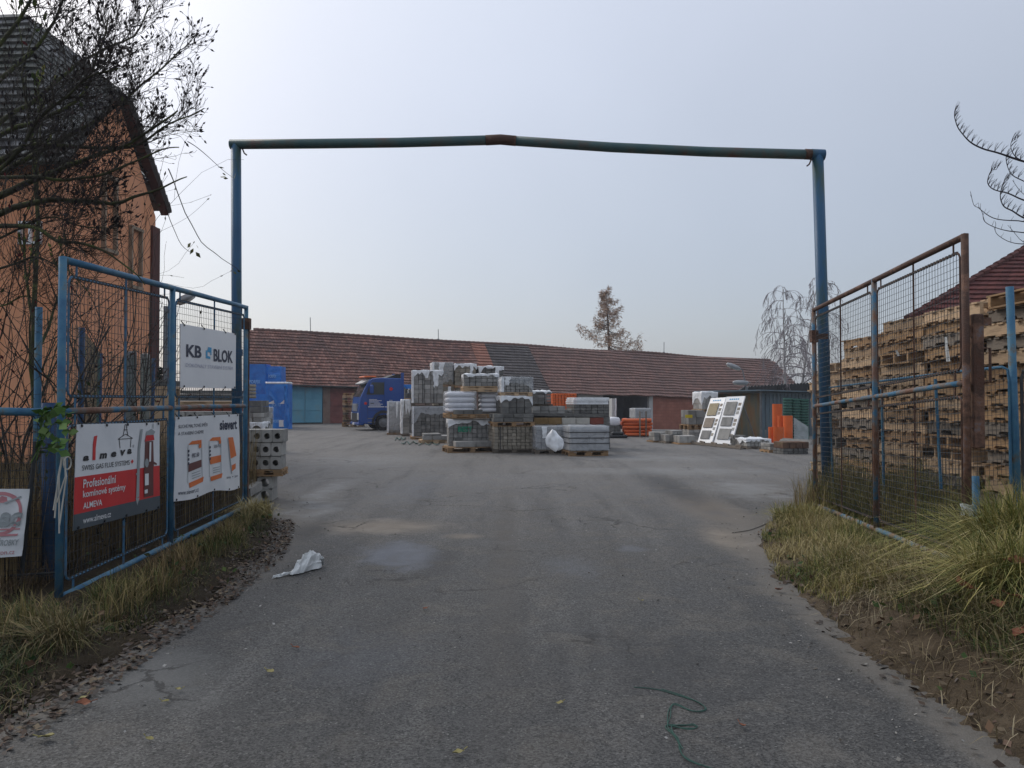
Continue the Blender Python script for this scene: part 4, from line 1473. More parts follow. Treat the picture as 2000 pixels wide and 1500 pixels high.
def film_mb(w_, d, h, drop, seed=0, out=.018, puff=.035, uneven=.8, nx=16, ny=8):
    """sheet laid over a load: a rumpled top and skirts hanging down its four sides"""
    mb = MB()
    def nn(a, b_, c_): return mnoise.noise((a+seed*3.1, b_, c_))
    X_, Y_ = w_/2+out, d+2*out
    idx = {}
    vs = []
    for i in range(nx+1):
        for j in range(ny+1):
            x, y = -X_+2*X_*i/nx, -out+Y_*j/ny
            z = h+.014+puff*max(-.2, nn(x*4, y*4, 1)+.35*nn(x*11, y*11, 5))+.01
            if i in (0, nx) or j in (0, ny):
                z = h+.012
            idx[i, j] = len(vs)
            vs.append((x, y, z))
    fs = [(idx[i, j], idx[i+1, j], idx[i+1, j+1], idx[i, j+1]) for i in range(nx) for j in range(ny)]
    per = [(i, 0) for i in range(nx)]+[(nx, j) for j in range(ny)]+[(i, ny) for i in range(nx, 0, -1)]+[(0, j) for j in range(ny, 0, -1)]
    K = 5
    cols = []
    for t, (i, j) in enumerate(per):
        x, y, z = vs[idx[i, j]]
        nx_, ny_ = (0, -1) if j == 0 and 0 < i < nx else (0, 1) if j == ny and 0 < i < nx else (-1, 0) if i == 0 else (1, 0)
        cdist = min(min(i, nx-i) if j in (0, ny) else 0, 99)+min(min(j, ny-j) if i in (0, nx) else 0, 99)
        shape = .55+.75*max(0, 1-cdist/3.2) if drop < .85*h else 1
        dr = min(h-.01, max(.03, drop*(shape+uneven*1.5*nn(t*.33, 2, 3)+.25*uneven*nn(t*1.1, 5, 1))))
        c = [idx[i, j]]
        for k in range(1, K+1):
            o_ = out*.9*nn(t*.45, k*.8, 7)+.3*out*(k/K)
            c.append(len(vs))
            vs.append((x+nx_*o_, y+ny_*o_, z-dr*k/K))
        cols.append(c)
    n = len(per)
    for t in range(n):
        a, b_ = cols[t], cols[(t+1) % n]
        for k in range(K):
            fs.append((a[k], a[k+1], b_[k+1], b_[k]))
    mb.add(vs, fs)
    return mb


LN = [0]
LG = 'palletised loads in the middle of the yard'


def stack(px0, px1, pyb, layers, Y=None, d=1.0, yaw=R(9), group=LG, zbase=None):
    cx = (px0+px1)/2
    if Y is None:
        gp = G(cx, pyb)
        Y = gp.y
    base = P(cx, pyb, Y)
    z = gz(base.x, base.y) if zbase is None else zbase
    w_ = (px1-px0)/F*Y*math.cos(yaw*.5)
    outs = []
    for ly in layers:
        kind, ytop = ly[0], ly[1]
        o_ = ly[2] if len(ly) > 2 else {}
        zt = P(cx, ytop, Y).z
        h = max(.03, zt-z)
        LN[0] += 1
        sd = LN[0]
        ww, dx = w_*o_.get('w', 1.0), w_*o_.get('dx', 0)
        dd = o_.get('d', d)
        loc = Vector((base.x, base.y, z))+Vector((math.cos(yaw), math.sin(yaw), 0))*dx+Vector((-math.sin(yaw), math.cos(yaw), 0))*o_.get('dy', 0)
        ya = yaw+o_.get('rot', 0)+R(rng.uniform(-3.0, 3.0))
        loc = loc+Vector((rng.uniform(-.025, .025), rng.uniform(-.03, .03), 0))
        if kind == 'pal':
            o = pallet_mb(ww+.04, dd+.03, h-.006, sd).build('pallet', o_.get('m', rng.choice([m_wood_new, m_wood_mid, m_wood_old])))
            o.location, o.rotation_euler = loc, (0, 0, ya)
            tag(o, 'wooden pallet under the '+o_['l'], 'pallet', 'wooden pallets under the loads')
        else:
            t = thing(o_.get('n', 'block_pack'), loc, o_['l'], o_.get('c', 'pallet load'), ya, group)
            if kind == 'blk':
                blocks_mb(ww, dd, h, o_.get('nx', 6), o_.get('nz', 6), o_.get('ny', 3), seed=sd, bond=o_.get('bond', False), jit=o_.get('jit', .006)).build(
                    o_.get('pn', 'blocks'), o_.get('m', m_conc), t, local=True)
                for x in o_.get('straps', ()):
                    mb = MB()
                    mb.box(ww*x-.012, ww*x+.012, -.012, dd+.012, 0, h+.004)
                    mb.build('strap', m_black, t, local=True)
                for zf in o_.get('bands', ()):
                    mb = MB()
                    e_ = .045
                    pts = [(-ww/2-e_, -e_), (ww/2+e_, -e_), (ww/2+e_, dd+e_), (-ww/2-e_, dd+e_)]
                    for q in range(4):
                        a, b_ = pts[q], pts[(q+1) % 4]
                        mb.quad((*a, h*zf), (*b_, h*zf), (*b_, h*zf+.022), (*a, h*zf+.022))
                    mb.build('strap', m_black, t, local=True)
            if kind == 'bags':
                mb = MB()
                nz = o_.get('nz', 4)
                for k in range(nz):
                    hb = h/nz
                    for j in range(2):
                        for i in range(o_.get('nx', 2)):
                            n_ = o_.get('nx', 2)
                            c = (-ww/2+ww*(i+.5)/n_, dd*(j+.5)/2, hb*(k+.5))
                            rx, ry, rz_ = ww/n_/2*1.0, dd/4, hb/2*1.06
                            vs, fs = [], []
                            A_, B_ = 12, 7
                            for b_ in range(B_):
                                ph = -math.pi/2+math.pi*b_/(B_-1)
                                for a_ in range(A_):
                                    tt = 2*math.pi*a_/A_
                                    ex_ = lambda q, e: math.copysign(abs(q)**e, q)
                                    cp = ex_(math.cos(ph), .45)
                                    x = cp*ex_(math.cos(tt), .35)
                                    y = cp*ex_(math.sin(tt), .35)
                                    zv = ex_(math.sin(ph), .8)
                                    zv *= 1+.14*mnoise.noise((x*2+i*5, y*2+j*5, k*3+sd))
                                    vs.append((c[0]+rx*x, c[1]+ry*y, c[2]+rz_*zv))
                            for b_ in range(B_-1):
                                for a_ in range(A_):
                                    fs.append((b_*A_+a_, b_*A_+(a_+1) % A_, (b_+1)*A_+(a_+1) % A_, (b_+1)*A_+a_))
                            mb.add(vs, fs)
                mb.build('sacks', m_bag, t, smooth=True, local=True)
            fw = o_.get('film')
            if fw:
                fm, dr = fw[0], fw[1]
                film_mb(ww, dd, h, h*dr, sd, uneven=fw[2] if len(fw) > 2 else .5, puff=fw[3]*.6 if len(fw) > 3 else .02).build('plastic_film', fm, t, smooth=True, local=True)
            if o_.get('side'):
                mb = MB()
                nn_ = 10
                for i in range(nn_):
                    z0_, z1_ = h*i/nn_, h*(i+1)/nn_
                    o1, o2 = .02+.03*mnoise.noise((i*.6, sd, 1)), .02+.03*mnoise.noise((i*.6+.6, sd, 1))
                    mb.quad((-ww/2-o1, 0.0, z0_), (-ww/2-o1, dd, z0_), (-ww/2-o2, dd, z1_), (-ww/2-o2, 0.0, z1_))
                    mb.quad((-ww/2-o1, 0.0, z0_), (-ww/2-o2, 0.0, z1_), (-ww/2+.06, -.02-o2*.5, z1_), (-ww/2+.06, -.02-o1*.5, z0_))
                mb.build('side_film', m_filmw, t, smooth=True, local=True)
            if kind == 'blk' and h > .45 and group == LG and not o_.get('bands') and rng.random() < .6:
                mb = MB()
                x0_ = -ww/2+ww*rng.uniform(.0, .75)
                wd_ = ww*rng.uniform(.12, .3)
                v_, f_ = [], []
                for i in range(5):
                    for j in range(9):
                        u, q = i/4, j/8
                        v_.append((x0_+wd_*u*(1-.35*q)+.06*mnoise.noise((q*3, sd, 1)), -.03-.035*abs(mnoise.noise((u*4, q*4, sd))), h-q*h*rng.uniform(.84, .9)*(.55+.45*mnoise.noise((u*2, sd, 3))**2)))
                f_ = [(i*9+j, (i+1)*9+j, (i+1)*9+j+1, i*9+j+1) for i in range(4) for j in range(8)]
                mb.add(v_, f_)
                mb.build('torn_film', m_filmw, t, smooth=True, local=True)
            if o_.get('mark'):
                mb = MB()
                put_text(mb, o_['mark'], (0, 0, 1, 1), lambda u, v, o: (-ww*.28+u*ww*.33, -.034, h*.55+v*h*.2), bold=.03)
                mb.build('lettering', mat('green_print', [(.01, .2, .12), (.02, .25, .15)]), t, local=True)
            outs.append(t)
        z = zt
    return outs


stack(757, 786, 849, [('pal', 845, dict(l='narrow grey wrapped load nearest the truck wheel', w=1.0)), ('blk', 785, dict(l='narrow grey wrapped load nearest the truck wheel', nx=2, nz=7, m=m_conc, film=(m_filmg, .93, .1), side=1))], d=.8)
stack(785, 800, 852, [('pal', 847, dict(l='slim pale column of slabs in torn film')), ('blk', 781, dict(l='slim pale column of slabs in torn film', nx=1, nz=9, m=m_concl, film=(m_filmw, .5, 1.0), side=1))], d=.6)
stack(791, 805, 845, [('blk', 780, dict(l='dark block column hiding behind the slim pale slabs', nx=1, nz=7, m=m_concd)), ('pal', 777, dict(l='small dark load on top of the block column')), ('blk', 759, dict(l='small dark load on top of the block column', nx=2, nz=2, m=m_concd))], Y=38, d=.8)
stack(806, 876, 858, [('pal', 852, dict(l='grey paver load with foil top third')), ('blk', 794, dict(l='grey paver load with foil top third', nx=8, nz=8, m=m_concd, film=(m_filmg, .48, .25), side=1))])
stack(806, 866, 858, [('pal', 787, dict(l='tall block load with white hood at upper left', m=m_wood_old)), ('blk', 724, dict(l='tall block load with white hood at upper left', nx=5, nz=7, m=m_conc, film=(m_filmw, .16, 1.6, .08), side=1, straps=(-.16, .2)))], zbase=P(836, 793, G(841, 858).y).z, Y=G(841, 858).y)
stack(824, 881, 866, [('pal', 859, dict(l='low slab layer on the ground before the paver load')), ('blk', 851, dict(l='low slab layer on the ground before the paver load', nx=3, nz=1, m=m_conc)), ('blk', 847, dict(l='loose second slab row lying on the low slab layer', w=.6, dx=-.15, nx=2, nz=1, m=m_conc))])
Yb = 34.0
for (a, b_, tops, ds) in ((846, 886, (800, 755, 708), 'left'), (889, 931, (802, 757, 711), 'middle'), (936, 984, (803, 759, 716), 'right')):
    nm_ = {'left': 'tan', 'middle': 'brownish', 'right': 'dark grey'}[ds]
    mm = {'left': m_conct, 'middle': m_conct, 'right': m_concd}[ds]
    lay = []
    for i, t in enumerate(tops):
        pos = ['bottom', 'middle', 'top'][i]
        l = '%s block load, %s tier of the %s rear column' % (nm_, pos, ds)
        prev = 857 if i == 0 else tops[i-1]
        lay.append(('pal', prev-4, dict(l=l)))
        o_ = dict(l=l, nx=4, nz=5, m=mm)
        if i == 2:
            o_['film'] = ((m_film, .9, .2) if ds == 'left' else (m_filmw, .2, .9, .09))
            o_['side'] = ds == 'left'
        lay.append(('blk', t, o_))
    stack(a, b_, 857, lay, Y=Yb, d=1.1)
Yf = 24.4
stack(876, 960, 882, [('pal', 872, dict(l='wrapped paver load with green lettering')), ('blk', 820, dict(l='wrapped paver load with green lettering', nx=9, nz=6, m=m_conc, film=(m_filmw, .22, .6), mark='BEST'))], Y=Yf)
z1 = P(918, 817, Yf).z
stack(872, 930, 882, [('pal', 807, dict(l='left pile of white sacks')), ('bags', 765, dict(l='left pile of white sacks in clear film', n='sack_pile', c='sacks', nx=1, film=(m_film, .9, .1)))], Y=Yf+.3, zbase=z1)
stack(884, 960, 882, [('pal', 809, dict(l='thin dark slab layer before the sacks', m=m_wood_mid)), ('blk', 800, dict(l='thin dark slab layer before the left sack pile', nx=3, nz=1, m=m_concd, w=.75, dx=-.1))], Y=Yf-.15, zbase=z1, d=.4)
stack(936, 983, 882, [('blk', 812, dict(l='dark block load under the right sack pile', nx=4, nz=6, m=m_concd)), ('pal', 806, dict(l='right pile of white sacks')), ('bags', 768, dict(l='right pile of white sacks in the middle stack', nx=1, n='sack_pile', c='sacks'))], Y=Yf+.6)
z1 = P(905, 765, Yf+.3).z
stack(906, 974, 882, [('pal', 754, dict(l='grey block load sitting on the sacks')), ('blk', 731, dict(l='grey block load sitting on the sacks under a torn white cap', nx=6, nz=3, m=m_conc, film=(m_filmw, .3, 1.6, .1)))], Y=Yf+.4, zbase=z1)
stack(875, 974, 884, [('pal', 873, dict(l='single layer of flat slabs', m=m_wood_mid)), ('blk', 862, dict(l='single layer of flat slabs at the front left', nx=2, nz=1, ny=2, m=m_conc, w=.82, dx=.06)), ('blk', 856, dict(l='dark kerb row lying behind the flat slabs', nx=2, nz=1, ny=1, m=m_concd, w=.6, d=.3, dy=.6))], d=.9, yaw=R(14))
Ys = G(1003, 885).y
stack(963, 1044, 885, [('pal', 877, dict(l='cobble load with sharp square joints')), ('blk', 833, dict(l='cobble load with sharp square joints at the front centre', nx=9, nz=7, m=m_conct, straps=(-.35,))), ('pal', 824, dict(l='rough kerb stones in the front centre')),
                       ('blk', 808, dict(l='rough kerb stones stacked two high in the front centre', nx=4, nz=2, m=m_concd, jit=.03)),
                       ], Y=Ys, d=1.1)
z1 = P(1003, 808, Ys).z
stack(980, 1041, 885, [('blk', 774, dict(l='dark load with a white foil collar', nx=4, nz=3, m=m_concd, film=(m_filmw, .3, .7, .05))), ('pal', 766, dict(l='top paver load in shiny film', m=m_wood_new)),
                       ('blk', 737, dict(l='top paver load in shiny film right of the sacks', nx=7, nz=5, m=m_conc, film=(m_film, .8, .3, .06), side=1))], Y=Ys+.5, zbase=z1)
Y7 = 25.5
stack(1038, 1104, 886, [('blk', 812, dict(l='hidden grey base load behind the ochre blocks', nx=5, nz=6, m=m_concd)), ('blk', 793, dict(l='long grey slab load above the ochre blocks', nx=4, nz=2, m=m_conc)),
                        ('pal', 789, dict(l='dark planks with tattered film', w=.65, dx=-.18)), ('blk', 765, dict(l='dark slab bundle topped by tattered flapping film', nx=3, nz=4, m=m_concd, w=.6, dx=-.2, film=(m_filmw, .12, 2.2, .16)))], Y=Y7)
stack(1121, 1193, 884, [('blk', 814, dict(l='hidden dark base load behind the red blocks', nx=5, nz=6, m=m_concd)), ('blk', 790, dict(l='dark block load under a thick white foil cap', nx=6, nz=4, m=m_concd)), ('blk', 776, dict(l='folded white foil sheets lying on the dark load', n='foil_stack', c='foil', nx=1, ny=1, nz=4, m=m_filmw, jit=.03, pn='sheets'))], Y=Y7)
stack(1094, 1124, 884, [('blk', 812, dict(l='plain grey filler load behind the cream blocks', nx=3, nz=6, m=m_concd)), ('blk', 800, dict(l='stepped grey blocks leaning before the white capped load', nx=2, nz=2, m=m_conc))], Y=Y7+.1)
mb = MB()      # long board on top of the sample wall
a, b_ = P(1024, 812, Y7-.55), P(1180, 815, Y7-.1)
dv = (b_-a)
mb.add([a, b_, b_+Vector((0, 1, 0)), a+Vector((0, 1, 0)), a+Vector((0, 0, .1)), b_+Vector((0, 0, .1)), b_+Vector((0, 1, .1)), a+Vector((0, 1, .1))],
       [(3, 2, 1, 0), (4, 5, 6, 7), (0, 1, 5, 4), (1, 2, 6, 5), (2, 3, 7, 6), (3, 0, 4, 7)])
tag(mb.build('concrete_beam', m_concd), 'long dark concrete beam lying along the coloured sample blocks', 'beam')
k = 0
for row, (yt, yb) in enumerate(((816, 828.5), (829, 842))):
    sh = 12*row
    for j, (a_, b2, m_, nm_) in enumerate(((1043, 1070, m_ochre, 'ochre'), (1070.5, 1097, m_ochre, 'ochre'), (1097.5, 1124.5, m_cream, 'cream'), (1125, 1152, m_cream, 'cream'), (1152.5, 1179, m_redblock, 'brick red'))):
        Yr = Y7-.55+.1*j
        p, q = P(a_-sh*.8, yb, Yr), P(b2-sh*.8, yt, Yr)
        mb = MB()
        mb.box(p.x, q.x, Yr, Yr+.4, p.z, q.z, bev=.008)
        tag(mb.build('sample_block', m_), '%s sample block, %s from the left, %s row' % (nm_, NTH[j], ['upper', 'lower'][row]), 'block', 'coloured sample blocks')
stack(1043, 1178, 886, [('blk', 842, dict(l='low grey footing under the coloured sample blocks', nx=8, nz=2, m=m_concd, d=.5))], Y=Y7-.55, d=.5)
stack(1047, 1110, 887, [('pal', 879, dict(l='film wrapped load with hanging bag')), ('blk', 833, dict(l='film wrapped load with a torn bag hanging on it', nx=6, nz=6, m=m_conc, film=(m_film, .95, .1), side=0))], d=.9)
stack(1112, 1189, 891, [('pal', 881, dict(l='clear wrapped load with black bands', m=m_wood_mid)), ('blk', 833, dict(l='clear wrapped load with black bands at the right front corner', nx=6, nz=6, m=m_conc, film=(m_filmg, .97, .05, .06), bands=(.3, .52, .75)))], d=1.0)
# loose film bag
mb = MB()
p0 = P(1078, 846, 22.0)
vs, fs = [], []
for i in range(9):
    for j in range(9):
        u, v = i/8, j/8
        wd = .26*math.sin(math.pi*min(1, .15+v*.85))*(1 if v > .1 else .3)
        vs.append((p0.x+(u-.5)*2*wd+.12*(1-v), p0.y-.12-.10*math.sin(math.pi*u)-.05*mnoise.noise((u*4, v*4, 2)), p0.z+.12-.62*(1-v)+.08*mnoise.noise((u*3, v*5, 7))))
for i in range(8):
    for j in range(8):
        fs.append((i*9+j, (i+1)*9+j, (i+1)*9+j+1, i*9+j+1))
mb.add(vs, fs)
tag(mb.build('plastic_bag', m_filmw, smooth=True), 'torn translucent bag hanging off the front wrapped load', 'plastic bag')
# orange film load and white tall pieces
t = stack(1078, 1127, 880, [('pal', 864, dict(l='bright orange wrapped brick load')), ('blk', 812, dict(l='lower grey load under the orange one', nx=4, nz=5, m=m_concd)), ('blk', 768, dict(l='bright orange wrapped brick load behind the sample blocks', nx=8, nz=9, m=m_orange))], Y=29, d=1.0)
mb = MB()
q = P(1200, 822, 31)
stack(1196, 1206, 840, [('blk', 778, dict(l='tall white insulation board standing beside the dark opening', n='insulation_board', c='board', nx=1, ny=1, nz=1, m=m_whitepl, pn='boards'))], d=.5, Y=36)
stack(1189, 1213, 846, [('blk', 832, dict(l='dark base load below the white big bag', nx=2, nz=1, m=m_concd)), ('bags', 815, dict(l='slumped white big bag left of the orange pipes', n='big_bag', c='bag', nx=1, nz=1))], Y=34, d=.7)
mb = MB()
q = G(1203, 856)
mb.box(q.x-.4, q.x+.5, q.y, q.y+.5, q.z+.001, q.z+.14, bev=.04)
mb.box(q.x-.15, q.x+.35, q.y+.05, q.y+.4, q.z+.141, q.z+.26, bev=.04)
tag(mb.build('scrap_pile', m_dkplastic), 'low black scrap lying beside the white big bag', 'scrap')
# orange pipe bundle
Yp = 36.0
gp = G(1246, 853)
Yp = gp.y
for row in range(5):
    n_ = 3
    zc = gz(gp.x, gp.y)+.10+row*.155
    for j in range(5 if row < 4 else 4):
        yy = Yp+.1+j*.16+(row % 2)*.08
        x0, x1 = P(1218+rng.uniform(-2, 5), 840, Yp).x, P(1274+rng.uniform(-5, 3), 840, Yp).x
        rr = .07
        mb = MB()
        mb.tube([(x0, yy, zc), (x1, yy-.02, zc)], rr, 10)
        sx_ = x0 if (row+j) % 2 else x1
        sg = 1 if sx_ == x0 else -1
        mb.tube([(sx_-sg*.02, yy, zc), (sx_+sg*.16, yy, zc)], rr*1.22, 10)
        tag(mb.build('drain_pipe', m_orange, smooth=False), 'orange drain pipe, %s of its row, %s row of the bundle' % (['front one', 'second back', 'third back', 'fourth back', 'rearmost'][j], ['lowest', 'second', 'middle', 'fourth', 'top'][row]), 'pipe', 'orange drain pipes in the bundle')
for px in (1250, 1262):
    mb = MB()
    q = P(px, 850, Yp-.05)
    mb.box(q.x-.03, q.x+.03, Yp-.06, Yp-.02, gz(q.x, q.y), q.z+1.05)
    tag(mb.build('wooden_stake', m_wood_old), '%s upright stake holding the orange pipe bundle' % ('left' if px == 1250 else 'right'), 'stake')
stack(1241, 1273, 845, [('pal', 838, dict(l='pale wrapped load behind the orange pipes')), ('blk', 817, dict(l='lower grey layer behind the orange pipes', nx=3, nz=2, m=m_conc)), ('blk', 798, dict(l='pale wrapped load behind the orange pipes', nx=3, nz=3, m=m_concl, film=(m_filmg, .95, .1)))], Y=41, d=.9)
RG = 'block piles along the red wall'
stack(1276, 1298, 864, [('pal', 861, dict(l='low pale block pair by the red wall')), ('blk', 844, dict(l='low pale block pair by the foot of the red wall', nx=2, nz=2, m=m_concl))], d=.7, group=RG)
stack(1299, 1336, 866, [('pal', 862, dict(l='low grey blocks right of the pale pair')), ('blk', 849, dict(l='low grey blocks right of the pale pair', nx=4, nz=1, m=m_concl)), ('blk', 841, dict(l='grey top blocks on the low pile by the wall', w=.6, dx=.2, nx=2, nz=1, m=m_conc))], d=.7, group=RG)
stack(1327, 1362, 868, [('pal', 865, dict(l='pale stone blocks left of the display')), ('blk', 851, dict(l='pale stone blocks left of the display boards', nx=2, nz=1, m=m_concl, jit=.02))], d=.7, group=RG)
stack(1345, 1377, 862, [('blk', 839, dict(l='lower block load left of the display boards', nx=3, nz=3, m=m_concl)), ('pal', 829, dict(l='block load with the yellow label')), ('blk', 801, dict(l='block load with the yellow label beside the red wall', nx=2, nz=2, m=m_conc))], Y=32, d=.9, group=RG)
mb = MB()
p, q = P(1338, 816, 31.9), P(1352, 810, 31.9)
mb.box(p.x, q.x, 31.86, 31.88, p.z, q.z)
tag(mb.build('paper_label', mat('yellow_paper', [(.5, .38, .02), (.55, .42, .03)])), 'yellow paper label stuck on the block load by the red wall', 'label')
stack(1370, 1402, 862, [('blk', 804, dict(l='grey block tower behind the display boards', nx=3, nz=5, m=m_conc)), ('pal', 799, dict(l='white wrapped load peeping over the display boards')), ('blk', 766, dict(l='white wrapped load peeping over the display boards', nx=4, nz=3, m=m_concl, film=(m_filmw, .6, .5, .06)))], Y=34, d=1.0, group=RG)
m_sandst = mat('sand_slab', [(.30, .25, .16), (.38, .32, .21)], 8, .8)
m_brnst = mat('brown_slab', [(.22, .18, .145), (.30, .25, .2)], 8, .8)
# display boards leaning back to back
e_ = Vector((.70, -.714, 0))
for bi, (c4, sw) in enumerate((([(1388, 778), (1418, 776), (1390, 865), (1362, 864)], 0), ([(1419, 775), (1455, 773.5), (1428, 868), (1394, 866)], 1))):
    g0p = G(1362, 866)
    Ya = g0p.y-(.0 if bi == 0 else .72)
    Yb2 = Ya-.70
    BLp, BRp = P(*c4[3], Ya), P(*c4[2], Yb2)
    TLp, TRp = P(*c4[0], Ya+.62), P(*c4[1], Yb2+.62)
    nv_ = (BRp-BLp).cross(TLp-BLp).normalized()

    def fnD(u, v, o=0, BLp=BLp, BRp=BRp, TLp=TLp, TRp=TRp, nv_=nv_):
        return BLp.lerp(BRp, u).lerp(TLp.lerp(TRp, u), v)+nv_*o
    t = thing('display_board', BLp, ['white sample board with ochre and brown slab samples, left of the pair', 'white sample board with plain grey slab samples, right of the pair'][bi], 'display board', 0, 'sample boards leaning in the yard')
    mb = MB()
    f = [fnD(0, 0), fnD(1, 0), fnD(1, 1), fnD(0, 1)]
    bk = [p - nv_*.05 for p in f]
    mb.add(f+bk, [(0, 1, 2, 3), (7, 6, 5, 4), (0, 4, 5, 1), (1, 5, 6, 2), (2, 6, 7, 3), (3, 7, 4, 0)])
    mb.build('panel', m_board, t)
    smp = [[((.10, .60, .70, .87), m_sandst), ((.10, .33, .70, .54), m_brnst), ((.14, .08, .74, .26), m_conc)], [((.12, .60, .70, .88), m_concl), ((.12, .37, .70, .55), m_conc), ((.14, .09, .78, .31), m_concl)]][bi]
    for (u0, v0, u1, v1), m_ in smp:
        mb = MB()
        q4 = [fnD(u0, v0, .002), fnD(u1, v0, .002), fnD(u1, v1, .002), fnD(u0, v1, .002)]
        f4 = [p+nv_*.03 for p in q4]
        mb.add(q4+f4, [(4, 5, 6, 7), (0, 1, 5, 4), (1, 2, 6, 5), (2, 3, 7, 6), (3, 0, 4, 7)])
        mb.build('slab_sample', m_, t)
    mb = MB()
    for j, (v, k_) in enumerate(((.80, 0), (.70, 1), (.62, 2), (.46, 0), (.38, 1), (.28, 2), (.15, 1))):
        mb.add([fnD(.78, v, .004), fnD(.93, v, .004), fnD(.93, v+.06, .004), fnD(.78, v+.06, .004)], [(0, 1, 2, 3)], k_)
    mb.build('picture_chips', [m_brnst, m_conct, m_concl], t)
    mb = MB()
    for i in range(5):
        shp(mb, [(.22+i*.11, .925), (.29+i*.11, .925), (.29+i*.11, .955), (.22+i*.11, .955)], fnD, .004)
    mb.build('heading', m_cyan, t)
    mb = MB()
    mb.tube([fnD(.95, .85, -.06), (fnD(.95, .85).x+.75, fnD(.95, .85).y+.7, gz(BRp.x, BRp.y))], .022, 6)
    mb.build('stay', m_greymetal, t)
p, q = G(1333, 866), G(1448, 878)
mb = MB()
for o_ in (0, .5):
    a, b_ = Vector((p.x, p.y+o_, gz(p.x, p.y)+.05)), Vector((q.x, q.y+o_, gz(q.x, q.y)+.05))
    mb.tube([a, b_], .05, 4)
for i in range(6):
    a = Vector((p.x, p.y-.05, gz(p.x, p.y)+.12)).lerp(Vector((q.x, q.y-.05, gz(q.x, q.y)+.12)), i/5)
    mb.tube([a, a+Vector((0, .65, 0))], .035, 4)
tag(mb.build('ground_rack', m_wood_old), 'low timber rack on the asphalt below the display boards', 'rack')
# shed at 45 degrees
sp_ = G(1484, 855)
sY = sp_.y
zr = P(1463, 761, sY-.5).z
shed = thing('metal_shed', (sp_.x, sp_.y, gz(sp_.x, sp_.y)), 'low open metal shed with a rust streaked side and flat overhanging roof', 'shed')
gz0 = gz(sp_.x, sp_.y)
dl, dr_ = Vector((-.62, .78, 0)), Vector((.80, .60, 0))
c = Vector((sp_.x, sp_.y, 0))
mb = MB()
n0 = c-dl*.35-dr_*.35
zf = [zr, zr-.06, zr-.1, zr-.03]
cs4 = [n0, n0+dr_*5.6, n0+dr_*5.6+dl*3.6, n0+dl*3.6]
top = [Vector((p.x, p.y, z)) for p, z in zip(cs4, zf)]
mb.add([p-Vector((0, 0, .05)) for p in top]+top, [(3, 2, 1, 0), (4, 5, 6, 7), (0, 1, 5, 4), (1, 2, 6, 5), (2, 3, 7, 6), (3, 0, 4, 7)])
mb.build('roof', m_shedblue, shed)
mb = MB()
for i in range(36):
    a, b_ = c+dr_*(5.0*i/36), c+dr_*(5.0*(i+1)/36)
    o_ = Vector((0, 0, 0))+(-dl)*(.02 if i % 2 else -.0)
    mb.quad(a+o_+Vector((0, 0, gz0-.2)), b_+o_+Vector((0, 0, gz0-.2)), b_+o_+Vector((0, 0, zr-.12)), a+o_+Vector((0, 0, zr-.12)))
mb.quad(c+dr_*5+Vector((0, 0, gz0-.3)), c+dr_*5+dl*3+Vector((0, 0, gz0-.3)), c+dr_*5+dl*3+Vector((0, 0, zr-.12)), c+dr_*5+Vector((0, 0, zr-.12)))
mb.build('side_wall', m_shedblue, shed)
mb = MB()
c2_ = c+dr_*.15
for i in range(20):
    a, b_ = c2_+dl*(2.9*i/20), c2_+dl*(2.9*(i+1)/20)
    mb.quad(b_+Vector((0, 0, gz0-.2)), a+Vector((0, 0, gz0-.2)), a+Vector((0, 0, zr-.14)), b_+Vector((0, 0, zr-.14)))
mb.build('side_wall', m_shedrust, shed)['label'] = 'rust streaked sheet side'
mb = MB()
for p in (c-dl*.05, c+dl*3.1-dr_*.1, c+dr_*5.1-dl*.05):
    mb = MB()
    mb.box(p.x-.035, p.x+.035, p.y-.035, p.y+.035, gz0-.3, zr-.06)
    mb.build('post', m_greymetal, shed)
# dark corrugated canopy behind the shed
cb = thing('corrugated_canopy', P(1530, 775, 46), 'dark corrugated canopy roof behind the metal shed', 'canopy')
mb = MB()
a, b_ = P(1452, 757, 44), P(1640, 746, 47)
n_ = 60
for i in range(n_):
    p, q = a.lerp(b_, i/n_), a.lerp(b_, (i+1)/n_)
    o1, o2 = .10*(i % 2), .10*((i+1) % 2)
    mb.quad(p+Vector((0, 0, o1)), q+Vector((0, 0, o2)), q+Vector((.3, 5, o2-.7)), p+Vector((.3, 5, o1-.7)))
    mb.quad(p+Vector((0, 0, o1)), p+Vector((0, -.02, -.45)), q+Vector((0, -.02, -.45)), q+Vector((0, 0, o2)))
mb.build('roof', m_dkplastic, cb)
mb = MB()
for px in (1460, 1520, 1580, 1630):
    p = P(px, 770, 45)
    mb = MB()
    mb.box(p.x-.08, p.x+.08, p.y-.08, p.y+.08, -1.5, p.z+.4)
    mb.build('post', m_dkplastic, cb)
mb = MB()
mb.quad(P(1460, 770, 48)+Vector((0, 0, -3)), P(1640, 770, 50)+Vector((0, 0, -3)), P(1640, 760, 50), P(1460, 765, 48))
mb.build('back_wall', m_dkplastic, cb)
